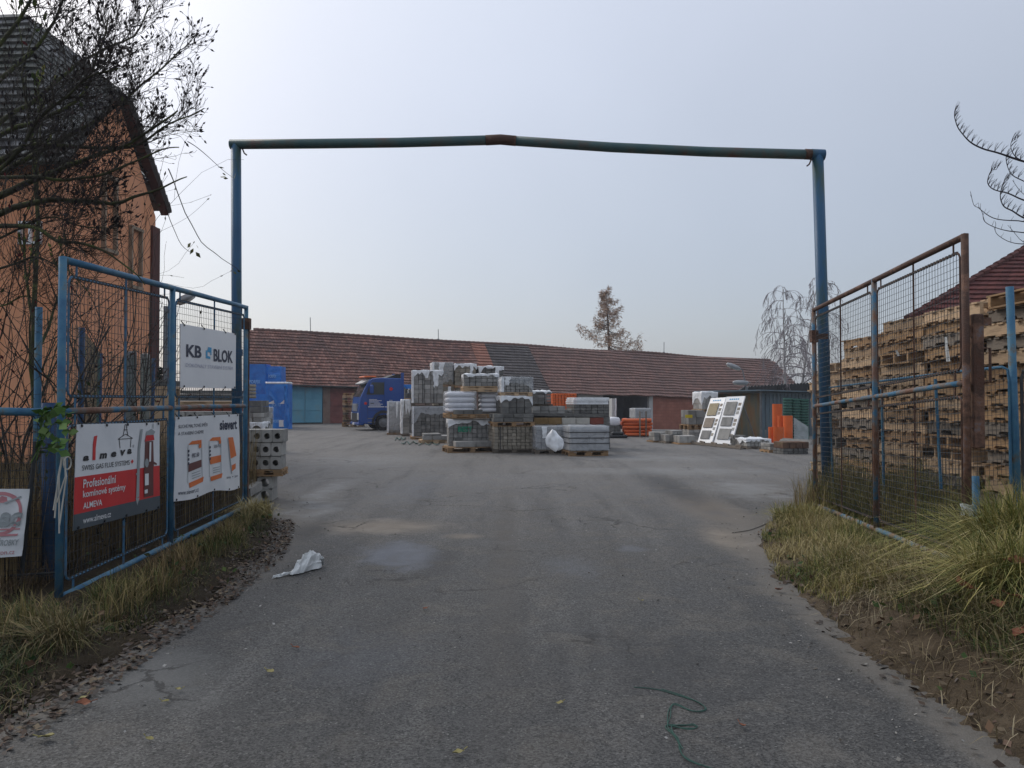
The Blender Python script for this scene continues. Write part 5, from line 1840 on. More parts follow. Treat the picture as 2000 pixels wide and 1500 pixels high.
# upright orange pipes before the shed
for i, (x0, x1, yt, yb, nm_) in enumerate(((1509, 1528, 789, 856, 'tallest upright orange pipe at the back of the group'), (1530, 1548, 812, 858, 'medium upright orange pipe at the right of the group'), (1519, 1531, 812, 857, 'slim medium upright orange pipe in the middle of the group'),
                                           (1501, 1512, 834, 859, 'short slim upright orange pipe at the left of the group'), (1511, 1531, 834, 861, 'short wide upright orange pipe at the front of the group'))):
    Y_ = [29.2, 28.6, 28.9, 28.4, 28.0][i]
    c = P((x0+x1)/2, yb, Y_)
    r_ = (x1-x0)/2/F*Y_
    zb_ = gz(c.x, c.y)
    zt_ = P(0, yt, Y_).z
    mb = MB()
    mb.lathe([(r_, zb_), (r_, zt_), (r_*.9, zt_), (r_*.9, zb_+.1), (.001, zb_+.1)], (c.x, c.y, 0), 'z', 20)
    tag(mb.build('upright_pipe', m_orange, smooth=False), nm_, 'pipe', 'upright orange pipes by the shed')
# green dimpled membrane rolls
for i, (x0, x1) in enumerate(((1530, 1547), (1546, 1563), (1562, 1579))):
    Y_ = 29.8+.05*i
    c = P((x0+x1)/2, 850, Y_)
    r_ = (x1-x0)/2/F*Y_
    zb_, zt_ = gz(c.x, c.y), P(0, 777+i, Y_).z
    mb = MB()
    mb.lathe([(r_*.5, zt_-.02), (r_, zt_), (r_, zb_)], (c.x, c.y, 0), 'z', 16)
    for a in range(14):
        for b_ in range(16):
            th_ = math.pi+math.pi*(a+.5*(b_ % 2))/14
            zc = zb_+.05+(zt_-zb_-.1)*b_/15
            Mx = Matrix.Translation((c.x+r_*math.cos(th_), c.y+r_*math.sin(th_), zc))
            mb.box(-.02, .02, -.02, .02, -.025, .025, 1, Mx, bev=.01)
    tag(mb.build('membrane_roll', [m_greenpl, mat('pale_green_plastic', [(.06, .16, .13), (.09, .2, .17)])]), 'green dimpled membrane roll by the shed, %s from the left' % NTH[i], 'membrane roll', 'green membrane rolls')
mb = MB()
vs, fs = [], []
a = P(1551, 850, 28.3)
for i in range(7):
    for j in range(7):
        vs.append((a.x+i*.09+.02*j, a.y+.05*mnoise.noise((i*.6, j*.6, 1))+.06*j, gz(a.x, a.y)+.02+(6-i*0.2)*.0+j*.16*(1-.06*i)))
for i in range(6):
    for j in range(6):
        fs.append((i*7+j, (i+1)*7+j, (i+1)*7+j+1, i*7+j+1))
mb.add(vs, fs)
tag(mb.build('tarpaulin', m_filmg, smooth=True), 'grey tarpaulin draped before the green membrane rolls', 'tarpaulin')
LGp = 'low piles before the metal shed'
stack(1437, 1459, 874, [('blk', 850, dict(l='dark hollow cinder blocks at the foot of the display stay', nx=4, nz=4, m=m_concd, jit=.02))], d=.5, group=LGp)
stack(1458, 1507, 877, [('pal', 872, dict(l='low pale pile under crumpled white film')), ('blk', 858, dict(l='low pale pile under crumpled white film', nx=6, nz=2, m=m_concl, film=(m_filmw, .45, 1.4, .1)))], d=.8, group=LGp)
stack(1503, 1525, 884, [('pal', 879, dict(l='small pale block cube by the gate post')), ('blk', 866, dict(l='small pale block cube near the right gate post', nx=2, nz=2, m=m_concl))], d=.6, group=LGp)
stack(1527, 1582, 887, [('blk', 876, dict(l='dark lower blocks before the upright pipes', nx=5, nz=2, m=m_concd)), ('blk', 863, dict(l='dull brown blocks before the upright pipes', nx=4, nz=1, m=mat('brown_block', [(.07, .045, .035), (.13, .075, .05), (.16, .12, .07)], 3, .9)))], d=.6, group=LGp)
for i in range(4):
    mb = MB()
    a, b_ = P(1523+i*2, 862-2.6*(i % 2)-2*(i//2), 25.5+.12*i), P(1584, 866-2.6*(i % 2)-2*(i//2), 24.6+.12*i)
    mb.tube([a, b_], .05, 4)
    tag(mb.build('concrete_post', m_concl), 'pale concrete post lying on the dull brown blocks, %s from the front' % NTH[i], 'post', 'pale concrete posts lying by the shed')

# ------------------------------------------------------------------ lamps
def lamp(px, yb, Y, heads, label):
    base = P(px, yb, Y)
    zb_ = gz(base.x, base.y)
    t = thing('street_lamp', (base.x, base.y, zb_), label, 'street lamp')
    topz = max(P(px, h[1], Y).z for h in heads)
    mb = MB()
    mb.tube([(base.x, base.y, zb_), (base.x, base.y, P(px, heads[-1][1]+10, Y).z)], [.08, .06], 10)
    mb.build('pole', m_greymetal, t)
    for hx, hy, ex_, ey_ in heads:
        e1, h1 = P(ex_, ey_, Y), P(hx, hy, Y)
        mb = MB()
        mb.tube([(base.x, base.y, P(px, heads[-1][1]+10, Y).z-.1), (e1.x, e1.y, e1.z), h1.lerp(e1, .3)], .03, 6)
        mb.build('arm', m_greymetal, t)
        d_ = (h1-e1).normalized()
        mb = MB()
        L_ = (h1-e1).length
        ks = [(-.35, .02), (-.25, .07), (.2, .115), (.75, .12), (1.15, .08), (1.25, .02)]
        mb.tube([e1.lerp(h1, .35+.65*a) for a, _ in ks], [r_ for _, r_ in ks], 10)
        hd = mb.build('lamp_head', m_steel, t, smooth=True)
        mb = MB()
        mb.tube([e1.lerp(h1, .35+.65*a)-Vector((0, 0, .05)) for a, _ in ks[1:-1]], [r_*.75 for _, r_ in ks[1:-1]], 8)
        mb.build('lamp_cover', m_lampglass, t, smooth=True)
    return t


lamp(1459, 840, 38, [(1423, 712, 1450, 722), (1436, 747, 1466, 747)], 'two headed street lamp rising behind the metal shed')
lamp(322, 780, 22, [(352, 588, 386, 572)], 'single street lamp seen above the left gate')

# ------------------------------------------------------------------ blue film packs on the left
BG = 'blue wrapped insulation packs'


def bluepack(px0, px1, yt, yb, Y, label, d=1.2, z0=None, texts=(), yaw=R(4)):
    cx = (px0+px1)/2
    b = P(cx, yb, Y)
    z = gz(b.x, b.y) if z0 is None else z0
    h = P(cx, yt, Y).z-z
    w_ = (px1-px0)/F*Y
    t = thing('insulation_pack', (b.x, b.y, z), label, 'wrapped pack', yaw, BG)
    mb = MB()
    n_, k_ = 14, 14
    vs, fs = [], []
    pts = [(-w_/2+w_*i/n_, 0) for i in range(n_)]+[(w_/2, d*i/6) for i in range(6)]+[(w_/2-w_*i/n_, d) for i in range(n_)]+[(-w_/2, d-d*i/6) for i in range(6)]
    m_ = len(pts)
    for k in range(k_+1):
        for (x, y) in pts:
            o_ = .03*mnoise.noise((x*2.2+px0, y*2+k*.35, Y))
            vs.append((x*(1+o_*.4), y+o_*(-1 if y < d/2 else 1), h*k/k_))
    for k in range(k_):
        for i in range(m_):
            fs.append((k*m_+i, k*m_+(i+1) % m_, (k+1)*m_+(i+1) % m_, (k+1)*m_+i))
    fs.append(tuple(range(k_*m_, (k_+1)*m_)))
    mb.add(vs, fs)
    mb.build('film_wrap', m_bluefilm, t, smooth=False, local=True)
    mb = MB()
    for s_, u0, v0, u1, v1 in texts:
        put_text(mb, s_, (0, 0, 1, 1), lambda a, c_, o: (-w_/2+w_*(u0+(u1-u0)*a), -.045, h*(v0+(v1-v0)*c_)), bold=.02)
    if texts:
        mb.build('lettering', mat('pale_blue_print', [(.22, .45, .78), (.28, .5, .8)]), t, local=True)
    return t, w_, h, z


zb = 0.0
bluepack(480, 518, 770, 828, 45.5, 'lower blue pack at the far left behind the gate', z0=0)
zt_ = P(499, 770, 45.5).z
bluepack(480, 518, 711, 770, 45.5, 'upper left blue pack standing highest', z0=zt_+.003, texts=(('PORFIX', .2, .35, .75, .47),))
bluepack(518.5, 549, 748, 828, 45.8, 'blue pack behind the tarpaulin pack', z0=0)
zt_ = P(533, 748, 45.8).z
bluepack(518.5, 549, 715.5, 748, 45.8, 'upper right blue pack beside the highest one', z0=zt_+.003, texts=(('PORFIX', .2, .3, .7, .5),))
t, w_, h, z = bluepack(519, 561, 750, 838, 42.7, 'front blue pack with white triangle mark and loose tarpaulin', texts=(('PORFIX', .3, .50, .72, .58), ('PORFIX', .35, .14, .7, .21)))
mb = MB()
for pts in ([(-.45, .56), (-.12, .64), (-.1, .56)], [(.15, .56), (.42, .68), (.42, .56)], [(.12, .05), (.35, .05), (.35, .2), (.12, .2)]):
    mb.poly([(x*w_, -.05, v*h) for x, v in pts])
mb.build('mark', m_white, t, local=True)
mb = MB()
mb.box(-w_/2-.02, w_/2+.02, -.03, 1.2, h+.001, h+.12, bev=.04)
mb.build('white_cover', m_filmw, t, local=True)
mb = MB()
vs, fs = [], []
for i in range(9):
    for j in range(13):
        u, v = i/8, j/12
        vs.append((w_/2-.15+.45*u*(1.1-v)+.1*mnoise.noise((u*3, v*4, 2)), -.12-.22*(1-v)*u+.12*mnoise.noise((u*4, v*5, 9)), .02+v*h*.95))
for i in range(8):
    for j in range(12):
        fs.append((i*13+j, (i+1)*13+j, (i+1)*13+j+1, i*13+j+1))
mb.add(vs, fs)
vs, fs = [], []
for i in range(7):
    for j in range(5):
        u, v = i/6, j/4
        vs.append((-.35*w_+.55*w_*u, -.10-.08*math.sin(3*u)+.05*mnoise.noise((u*5, v*5, 3)), h*(.86-.45*u*u)-v*.25*h*.5))
for i in range(6):
    for j in range(4):
        fs.append((i*5+j, (i+1)*5+j, (i+1)*5+j+1, i*5+j+1))
mb.add(vs, fs)
mb.build('loose_film', m_bluefilm, t, smooth=True, local=True)
bluepack(778, 806, 751, 781, 47, 'light blue pack seen between truck and white hooded load', z0=P(790, 781, 47).z, yaw=0)
stack(776, 806, 838, [('blk', 782, dict(l='pale slatted load under the light blue pack behind the truck', nx=6, nz=1, m=m_concl, d=1.2))], Y=47, d=1.2, yaw=0)

# ------------------------------------------------------------------ truck
tg = G(737, 841)
truck = thing('tractor_truck', (P(700, 838, tg.y-.4).x, tg.y-.35, gz(tg.x, tg.y)), 'dark blue tractor truck parked facing left behind the block loads', 'truck', R(22))
W = 2.15
prof = [(0.02, .38), (0.0, .95), (.04, 1.35), (.10, 1.78), (.44, 2.50), (.56, 2.66), (.75, 2.76), (1.2, 2.80), (2.28, 2.78), (2.28, .95), (1.86, .95), (1.80, .80), (1.0, .80), (.88, .55), (.86, .32)]
prof = [(x, z) for x, z in prof]
mb = MB()
mb.prism(prof, 0, W)
cab = mb.build('cab', m_truckblue, truck, local=True)
cab.data.materials[0] = m_truckblue
bv = cab.modifiers.new('bevel', 'BEVEL')
bv.width = .05
bv.segments = 3
bv.limit_method = 'ANGLE'
bv.angle_limit = R(25)
for yy, sg in ((-.006, -1), (W+.006, 1)):
    mb = MB()
    mb.poly([(.40, yy, 1.90), (1.34, yy, 1.90), (1.34, yy, 2.55), (.70, yy, 2.55), (.52, yy, 2.28)][::sg])
    mb.build('side_window', m_glass, truck, local=True)
    mb = MB()
    for x in (.47, 1.34):
        mb.box(x, x+.012, min(yy, yy+sg*.004), max(yy, yy+sg*.004), .6, 2.62)
    mb.box(.5, 1.3, min(yy, yy+sg*.004), max(yy, yy+sg*.004), 1.05, 1.06)
    mb.build('door_seam', m_black, truck, local=True)
    mb = MB()
    mb.box(.55, .75, min(yy+sg*.05, yy+sg*.25), max(yy+sg*.05, yy+sg*.25), 1.95, 2.42, bev=.05)
    mb.build('mirror', m_truckblue, truck, local=True)
mb = MB()
mb.quad((.085, W-.1, 1.80), (.085, .1, 1.80), (.42, .18, 2.48), (.42, W-.18, 2.48))
mb.build('windscreen', m_glass, truck, local=True)
mb = MB()
mb.prism([(.18, 2.50), (.46, 2.66), (.60, 2.72), (.58, 2.60), (.40, 2.50), (.22, 2.44)], .1, W-.1)
mb.build('sun_visor', m_steel, truck, local=True)
mb = MB()
mb.box(.35, 1.0, .3, W-.3, 2.81, 2.9, bev=.04)
mb.build('beacon_bar', m_orange, truck, local=True)
mb = MB()
mb.prism([(1.45, 2.78), (2.0, 2.98), (2.27, 3.0), (2.27, 2.78)], .15, W-.15)
mb.build('roof_deflector', m_dkplastic, truck, local=True)
mb = MB()
for y0_ in (.02, W-.06):
    mb.box(2.26, 2.42, y0_, y0_+.04, .98, 3.08)
mb.build('side_fin', m_truckblue, truck, local=True)
mb = MB()
mb.box(-.02, .06, .45, W-.45, 1.02, 1.42)
for i in range(5):
    mb.box(-.035, -.018, .5, W-.5, 1.06+i*.07, 1.09+i*.07)
mb.build('grille', m_steel, truck, local=True)
mb = MB()
mb.box(-.03, .03, .35, W-.35, .45, .92)
mb.build('lower_grille', m_dkplastic, truck, local=True)
mb = MB()
mb.box(-.07, .3, .0, W, .28, .44, bev=.05)
mb.build('bumper', m_truckblue, truck, local=True)
for y0_ in (.03, W-.33):
    mb = MB()
    mb.box(-.03, .08, y0_, y0_+.3, .55, .95, bev=.05)
    mb.build('headlight', m_lampglass, truck, local=True)
mb = MB()
mb.box(-.082, -.071, W/2-.26, W/2+.26, .30, .41)
mb.build('number_plate', m_board, truck, local=True)
for y0_ in (.35, W-.42):
    mb = MB()
    mb.tube([(.07, y0_+.3, 1.83), (.22, y0_, 2.12)], .012, 4)
    mb.build('wiper', m_black, truck, local=True)
mb = MB()
mb.box(.62, .80, -.02, -.007, 1.42, 1.46)
mb.build('door_handle', m_dkplastic, truck, local=True)
for z_ in (.42, .62):
    mb = MB()
    mb.box(.48, .86, -.015, .12, z_, z_+.04)
    mb.build('step', m_greymetal, truck, local=True)
mb = MB()
mb.tube([(2.5, .2, .9), (2.5, .2, 2.3)], .06, 8)
mb.build('exhaust', m_greymetal, truck, local=True)
mb = MB()
for i, l_ in enumerate((.42, .66, .50, .58, .72, .62)):
    mb.box(.55, .55+l_, -.012, -.007, 1.63-i*.062, 1.655-i*.062)
mb.box(.5, 1.36, -.012, -.007, 1.235, 1.275)
mb.box(1.4, 1.95, -.012, -.007, 1.23, 1.27)
put_text(mb, 'BETON', (0, 0, 1, 1), lambda u, v, o: (1.5+.42*u, -.012, 1.47+.08*v), bold=.03)
mb.box(1.62, 1.8, -.012, -.007, 1.59, 1.61)
mb.build('lettering', m_board, truck, local=True)
mb = MB()
for (cx_, cz_, r_) in ((1.72, 2.2, .11), (.36, 1.44, .09)):
    mb.poly([(cx_+r_*math.cos(a)*(1 if i % 2 else .7), -.012, cz_+r_*math.sin(a)*(1 if i % 2 else .7)) for i, a in enumerate(np.linspace(2*math.pi, 0, 16, endpoint=False))])
mb.build('emblem', m_red, truck, local=True)
mb = MB()
arch = [(1.32+.62*math.cos(a), .43+.64*math.sin(a)) for a in np.linspace(-.15, math.pi+.15, 18)]
arch2 = [(1.32+.50*math.cos(a), .43+.50*math.sin(a)) for a in np.linspace(-.15, math.pi+.15, 18)]
for i in range(17):
    for y0_, y1_ in ((-.03, .35), (W-.35, W+.03)):
        p, q, r2, s_ = arch[i], arch[i+1], arch2[i+1], arch2[i]
        vs = [(p[0], y0_, p[1]), (q[0], y0_, q[1]), (r2[0], y0_, r2[1]), (s_[0], y0_, s_[1]), (p[0], y1_, p[1]), (q[0], y1_, q[1]), (r2[0], y1_, r2[1]), (s_[0], y1_, s_[1])]
        mb.add(vs, [(0, 3, 2, 1), (4, 5, 6, 7), (0, 1, 5, 4), (2, 3, 7, 6)])
mb.build('mudguard', m_dkplastic, truck, local=True)
mb = MB()
mb.box(.3, 6.0, .55, .75, .62, .85)
mb.box(.3, 6.0, W-.75, W-.55, .62, .85)
mb.box(2.3, 5.8, .1, W-.1, .4, .62)
mb.box(.88, 1.0, .0, .3, .3, .5)
mb.build('chassis', m_dkplastic, truck, local=True)
for wx, wy, sg in ((1.32, .0, -1), (1.32, W-.3, 1), (4.6, .0, -1), (4.6, W-.3, 1)):
    mb = MB()
    mb.lathe([(.26, 0), (.40, 0), (.43, .04), (.43, .26), (.40, .3), (.26, .3)], (wx, wy, .43), 'y', 28)
    wo = mb.build('wheel', m_rubber, truck, local=True)
    mb = MB()
    yo = -.0 if sg < 0 else .3
    mb.lathe([(.265, yo+(-sg)*.02), (.25, yo-sg*.06), (.17, yo-sg*.04), (.10, yo-sg*.02), (.09, yo+sg*.03), (.001, yo+sg*.035)], (wx, wy, .43), 'y', 20)
    mb.build('rim', m_greymetal, wo, local=True)
# pallets leaning at the red door, left of the truck
p = P(688, 830, 46)
for i in range(14):
    o = pallet_mb(1.2, .8, .144, i).build('pallet', [m_wood_new, m_wood_mid, m_wood_old][i % 3])
    o.location = (p.x+rng.uniform(-.04, .04), p.y+rng.uniform(-.03, .03), .0+.145*i)
    o.rotation_euler = (0, 0, R(rng.uniform(-2, 2)))
    tag(o, 'wooden pallet in the stack ahead of the truck nose, %s' % ORD[13-i], 'pallet', 'pallets stacked ahead of the truck')

# ------------------------------------------------------------------ flue blocks left
def flue_mb(w_, h, d, r_):
    mb = MB()
    n_ = 20
    for y, flip in ((0, False), (d, True)):
        c_ = [(r_*math.cos(2*math.pi*i/n_), y, h/2+r_*math.sin(2*math.pi*i/n_)) for i in range(n_)]
        sq = []
        for i in range(n_):
            a = 2*math.pi*i/n_
            cx_, cz_ = math.cos(a), math.sin(a)
            k_ = 1/max(abs(cx_)/(w_/2), abs(cz_)/(h/2))
            sq.append((cx_*k_, y, h/2+cz_*k_))
        fs = [(i, n_+i, n_+(i+1) % n_, (i+1) % n_) for i in range(n_)]
        if not flip:
            fs = [f[::-1] for f in fs]
        mb.add(c_+sq, fs)
    vs = [(r_*math.cos(2*math.pi*i/n_), y, h/2+r_*math.sin(2*math.pi*i/n_)) for y in (0, d) for i in range(n_)]
    mb.add(vs, [(i, (i+1) % n_, n_+(i+1) % n_, n_+i) for i in range(n_)])
    w2 = w_/2
    mb.add([(-w2, 0, 0), (w2, 0, 0), (w2, d, 0), (-w2, d, 0), (-w2, 0, h), (w2, 0, h), (w2, d, h), (-w2, d, h)], [(3, 2, 1, 0), (4, 5, 6, 7), (1, 2, 6, 5), (3, 0, 4, 7)])
    return mb


FG = 'concrete flue blocks with round holes'
fproto = None
Yk = 12.4
kb = P(511, 985, Yk)
zk0 = P(511, 917, Yk).z
px_m = Yk/F
bw, bh = 20.2*px_m*.97, 25.4*px_m*.97
cols_ = [(478+20*i) for i in range(4)]
for r_ in range(3):
    for i, px in enumerate(cols_):
        x = P(px, 900, Yk).x
        if fproto is None:
            o = flue_mb(bw, bh, .5, .30*bw).build('flue_block', m_concl)
            fproto = o
        else:
            o = fproto.copy()
            COL.objects.link(o)
        o.location = (x+rng.uniform(-.004, .004)+.012*r_, Yk+rng.uniform(-.015, .015), zk0+.004+r_*(bh+.012))
        o.rotation_euler = (0, 0, R(7+rng.uniform(-1, 1)))
        tag(o, 'grey flue block with round hole, %s row of the front pile, %s from the drive' % (['bottom', 'middle', 'top'][r_], NTH[3-i]), 'flue block', FG)
o = pallet_mb(.72, .55, .11, 77).build('pallet', m_wood_mid)
o.location = (P(508, 920, Yk).x, Yk-.03, zk0-.11)
o.rotation_euler = (0, 0, R(7))
tag(o, 'weathered wooden pallet under the front pile of flue blocks', 'pallet', 'wooden pallets under the loads')
zg = gz(kb.x, kb.y)
hb_ = (zk0-.11-zg-.02)/2
for r_ in range(2):
    for i, px in enumerate((516, 486)):
        o = flue_mb(.23, hb_, .5, .07).build('flue_block', m_concl)
        o.location = (P(px, 950, Yk).x, Yk+.02, zg+.005+r_*(hb_+.006))
        o.rotation_euler = (0, 0, R(7))
        tag(o, 'wide flue block carrying the front pile, %s one on the %s' % (['lower', 'upper'][r_], ['drive side', 'gate side'][i]), 'flue block', FG)
for i, (a, b_) in enumerate((((482, 962), (505, 948)), ((483, 992), (503, 968)))):
    mb = MB()
    p, q = P(*a, Yk-.5), P(*b_, Yk-.15)
    mb.tube([p, q], .09, 4)
    tag(mb.build('concrete_lintel', m_concl), 'short pale lintel leaning on the front flue blocks, %s one' % ['upper', 'lower'][i], 'lintel')
Yk2 = 13.8
zt_ = P(400, 804, Yk2).z
for r_ in range(2):
    for i in range(7):
        o = fproto.copy()
        COL.objects.link(o)
        px = 352+i*19
        o.location = (P(px, 820, Yk2).x, Yk2+rng.uniform(-.02, .02), zt_-bh-r_*(bh+.01))
        o.rotation_euler = (0, 0, R(6+rng.uniform(-1, 1)))
        tag(o, 'flue block in the row behind the left gate, %s row, %s from the drive' % (['top', 'lower'][r_], NTH[6-i]), 'flue block', FG)
stack(343, 476, 960, [('blk', P and 845, dict(l='long grey block load carrying the flue blocks behind the gate', nx=7, nz=5, m=m_conc, d=.6))], Y=Yk2-.02, d=.6, yaw=R(6), group=FG)
stack(474, 512, 905, [('blk', 826, dict(l='dark load with a white cloth behind the flue blocks', nx=3, nz=3, m=m_concd, film=(m_filmw, .15, 1.5, .05))), ('blk', 806, dict(l='pale crate of slabs behind the flue blocks', nx=2, nz=2, m=m_concl, w=.9, dx=-.05)), ('blk', 782, dict(l='dark beams on the left piles beside the gate edge', nx=1, nz=2, m=m_concd, w=.9, dx=-.05))], Y=19, d=1.0, group='piles beside the flue blocks')
stack(506, 527, 880, [('pal', 840, dict(l='pale wrapped pile before the blue packs')), ('blk', 796, dict(l='pale wrapped pile before the blue packs', nx=2, nz=4, m=m_concl, film=(m_film, .7)))], Y=24, d=.8, group='piles beside the flue blocks')
for i in range(4):
    mb = MB()
    c = P(488, 778-7*i, 19.2)
    mb.lathe([(.06, 0), (.14, 0), (.155, .03), (.14, .082), (.06, .082)], (c.x, c.y, c.z), 'z', 14)
    tag(mb.build('concrete_ring', m_conct), 'small concrete ring beside the gate edge, %s of the pile' % ORD[3-i], 'concrete ring', 'small concrete rings')
# stones and boards by the house
SG = 'grey slabs standing by the orange house'
for i, (x0, x1, yt, yb, Y_) in enumerate(((241, 262, 686, 790, 13.5), (272, 288, 690, 790, 13.8))):
    mb = MB()
    p, q = P(x0, yb, Y_), P(x1, yt, Y_)
    mb.box(p.x, q.x, Y_, Y_+.12, 0, q.z, bev=.02)
    tag(mb.build('stone_slab', m_stone if i == 0 else m_concl), ['wide grey slab standing upright before the orange house', 'narrow pale slab standing right of the wide grey one'][i], 'slab', SG)
stack(288, 330, 790, [('pal', 754, dict(l='dark crate by the house wall', m=m_wood_new)), ('blk', 742, dict(l='small dark crate standing by the house wall', nx=2, nz=1, m=m_concd))], Y=15, d=.8, group='piles beside the flue blocks')
stack(352, 470, 860, [('blk', 790, dict(l='red brick pile seen through the gate', nx=6, nz=6, m=m_redblock)), ('pal', 783, dict(l='dark board pile under the sign')), ('blk', 762, dict(l='dark board pile seen below the white sign', nx=3, nz=3, m=m_concd))], Y=17, d=1.0, group='piles beside the flue blocks')

# ------------------------------------------------------------------ pallet stacks on the right
def stringer_mb(w_, d, h, seed):
    """pallet with solid notched side beams; the ends of its cross boards show above and below them"""
    mb = MB()
    r_ = random.Random(seed)
    t = .021
    for j in range(3):
        y = .012+(d-.062)*j/2
        n1, n2 = w_*r_.uniform(.18, .24), w_*r_.uniform(.56, .64)
        nw, nh = w_*.2, r_.choice([.0, .03, .035])
        zb_, zt_ = t+.001, h-t-.001
        if nh:
            prof = [(0, zb_), (n1, zb_), (n1+.02, zb_+nh), (n1+nw-.02, zb_+nh), (n1+nw, zb_), (n2, zb_), (n2+.02, zb_+nh), (n2+nw-.02, zb_+nh), (n2+nw, zb_), (w_, zb_), (w_, zt_), (0, zt_)]
        else:
            prof = [(0, zb_), (w_, zb_), (w_, zt_), (0, zt_)]
        mb.prism([(x-w_/2, z) for x, z in prof], y, y+.045)
    nb = r_.choice([7, 8, 9])
    for z0_, lo in ((h-t, 0), (0, 1)):
        for i in range(nb):
            if lo and i % 2 and r_.random() < .4:
                continue
            bw = w_/nb*r_.uniform(.5, .72)
            x = -w_/2+(w_-bw)*i/(nb-1)
            a = r_.uniform(-.035, .012)
            mb.box(x, x+bw, a, d-a, z0_, z0_+t)
    return mb


protos = []
for i in range(5):
    mb = stringer_mb(1.22, .82, .160, 300+i)
    o = mb.build('pallet', [m_wood_new, m_wood_mid, m_wood_old, m_wood_new, m_wood_mid][i])
    protos.append(o)
used = [0]*5
PX = 5.62
STN = ['stack nearest the drive', 'second stack from the drive', 'middle stack', 'fourth stack from the drive', 'fifth stack from the drive']
for si, (Yc, nl) in enumerate(((13.72, 14), (12.42, 16), (11.12, 17), (9.82, 17), (8.5, 17))):
    z = gz(PX+.5, Yc)+.0
    for k in range(nl):
        j = rng.choices(range(5), [3, 3, 4, 2, 4] if si < 3 else [3, 3, 4, 2, 3])[0]
        if used[j] == 0:
            o = protos[j]
            used[j] = 1
        else:
            o = protos[j].copy()
            COL.objects.link(o)
        turn = rng.random() < .12
        xo = rng.uniform(-.09, .05)
        if turn:       # short end outwards
            o.rotation_euler = (0, 0, R(0+rng.uniform(-1.2, 1.2)))
            o.location = (PX+.6+xo-.03, Yc-.4, z)
        else:
            o.rotation_euler = (0, 0, R(-90+rng.uniform(-1.2, 1.2)))
            o.location = (PX+xo, Yc+rng.uniform(-.04, .04), z)
        z += .1635
        pos = ORD[nl-1-k] if nl-1-k < 18 else 'bottommost'
        tag(o, '%s pallet, %s in the %s' % (['pale', 'brownish', 'grey weathered', 'pale', 'brownish'][j], pos, STN[si]), 'pallet', 'wooden pallets stacked along the right fence')
    # second column fills the gaps behind, seen through and above the first
    if si in (1, 2, 3):
        for k in range(4):
            o = protos[k].copy()
            COL.objects.link(o)
            o.rotation_euler = (0, 0, R(-90+rng.uniform(-2, 2)))
            o.location = (PX+.95, Yc+.3, z-.1635*(3-k)+.05)
            tag(o, 'pallet in the rear row over the %s, %s' % (STN[si], ORD[3-k]), 'pallet', 'wooden pallets stacked along the right fence')


# ------------------------------------------------------------------ bare trees and shrubs
def rvec(r_):
    while True:
        v = Vector((r_.uniform(-1, 1), r_.uniform(-1, 1), r_.uniform(-1, 1)))
        if .05 < v.length < 1:
            return v.normalized()


def grow(mb, p, d, L, r, lvl, r_, c, tips, minr=.0019):
    n = c.get('seg', 4)
    pts, rad = [p.copy()], [r]
    d = d.normalized()
    for i in range(n):
        d = (d+rvec(r_)*c.get('wig', .25)+Vector((0, 0, 1))*c.get('up', .05)).normalized()
        p = p+d*(L/n)
        if 'clip' in c and c['clip'](p):
            break
        pts.append(p.copy())
        rad.append(max(minr, r*(1-(i+1)/n*c.get('tap', .65))))
    if len(pts) < 2:
        return
    n = len(pts)-1
    mb.tube(pts, rad, 5 if r > .02 else 3, cap=False)
    if lvl <= 0:
        tips.append((pts[-1], d.copy()))
        tips.append((pts[-2], d.copy()))
        if c.get('podded'):
            for q in pts[1:]:
                tips.append((q, d.copy()))
        return
    nk = c['kids'][lvl-1]
    for k in range(nk):
        t = r_.uniform(.2, 1.0) if k else 1.0
        i = min(n-1, int(t*n))
        q = pts[i].lerp(pts[i+1], min(1, t*n-i))
        ax = rvec(r_)
        dd = (pts[i+1]-pts[i]).normalized()
        nd = (dd+(ax-dd*ax.dot(dd)).normalized()*r_.uniform(*c.get('ang', (.5, 1.1)))+Vector(c.get('bias', (0, 0, 0)))).normalized()
        grow(mb, q, nd, L*r_.uniform(*c.get('ratio', (.45, .7))), rad[i]*.62, lvl-1, r_, c, tips, minr)


def limb(mb, pts, r0, r1, n=6):
    """a limb through given points, smoothed, slightly knotted"""
    pts = [Vector(p) for p in pts]
    out = []
    for i in range(len(pts)-1):
        p0, p1, p2, p3 = pts[max(0, i-1)], pts[i], pts[i+1], pts[min(len(pts)-1, i+2)]
        for k in range(4):
            t = k/4
            out.append(.5*((2*p1)+(p2-p0)*t+(2*p0-5*p1+4*p2-p3)*t*t+(3*p1-p0-3*p2+p3)*t**3))
    out.append(pts[-1])
    m_ = len(out)
    out = [p+Vector((mnoise.noise(p*3), mnoise.noise(p*3+Vector((5, 5, 5))), mnoise.noise(p*3+Vector((9, 1, 4)))))*.03 for p in out]
    rad = [r0+(r1-r0)*(i/(m_-1))**.8 for i in range(m_)]
    rad = [a*(1+.18*mnoise.noise(p*7)) for a, p in zip(rad, out)]
    mb.tube(out, rad, n)
    return out, rad


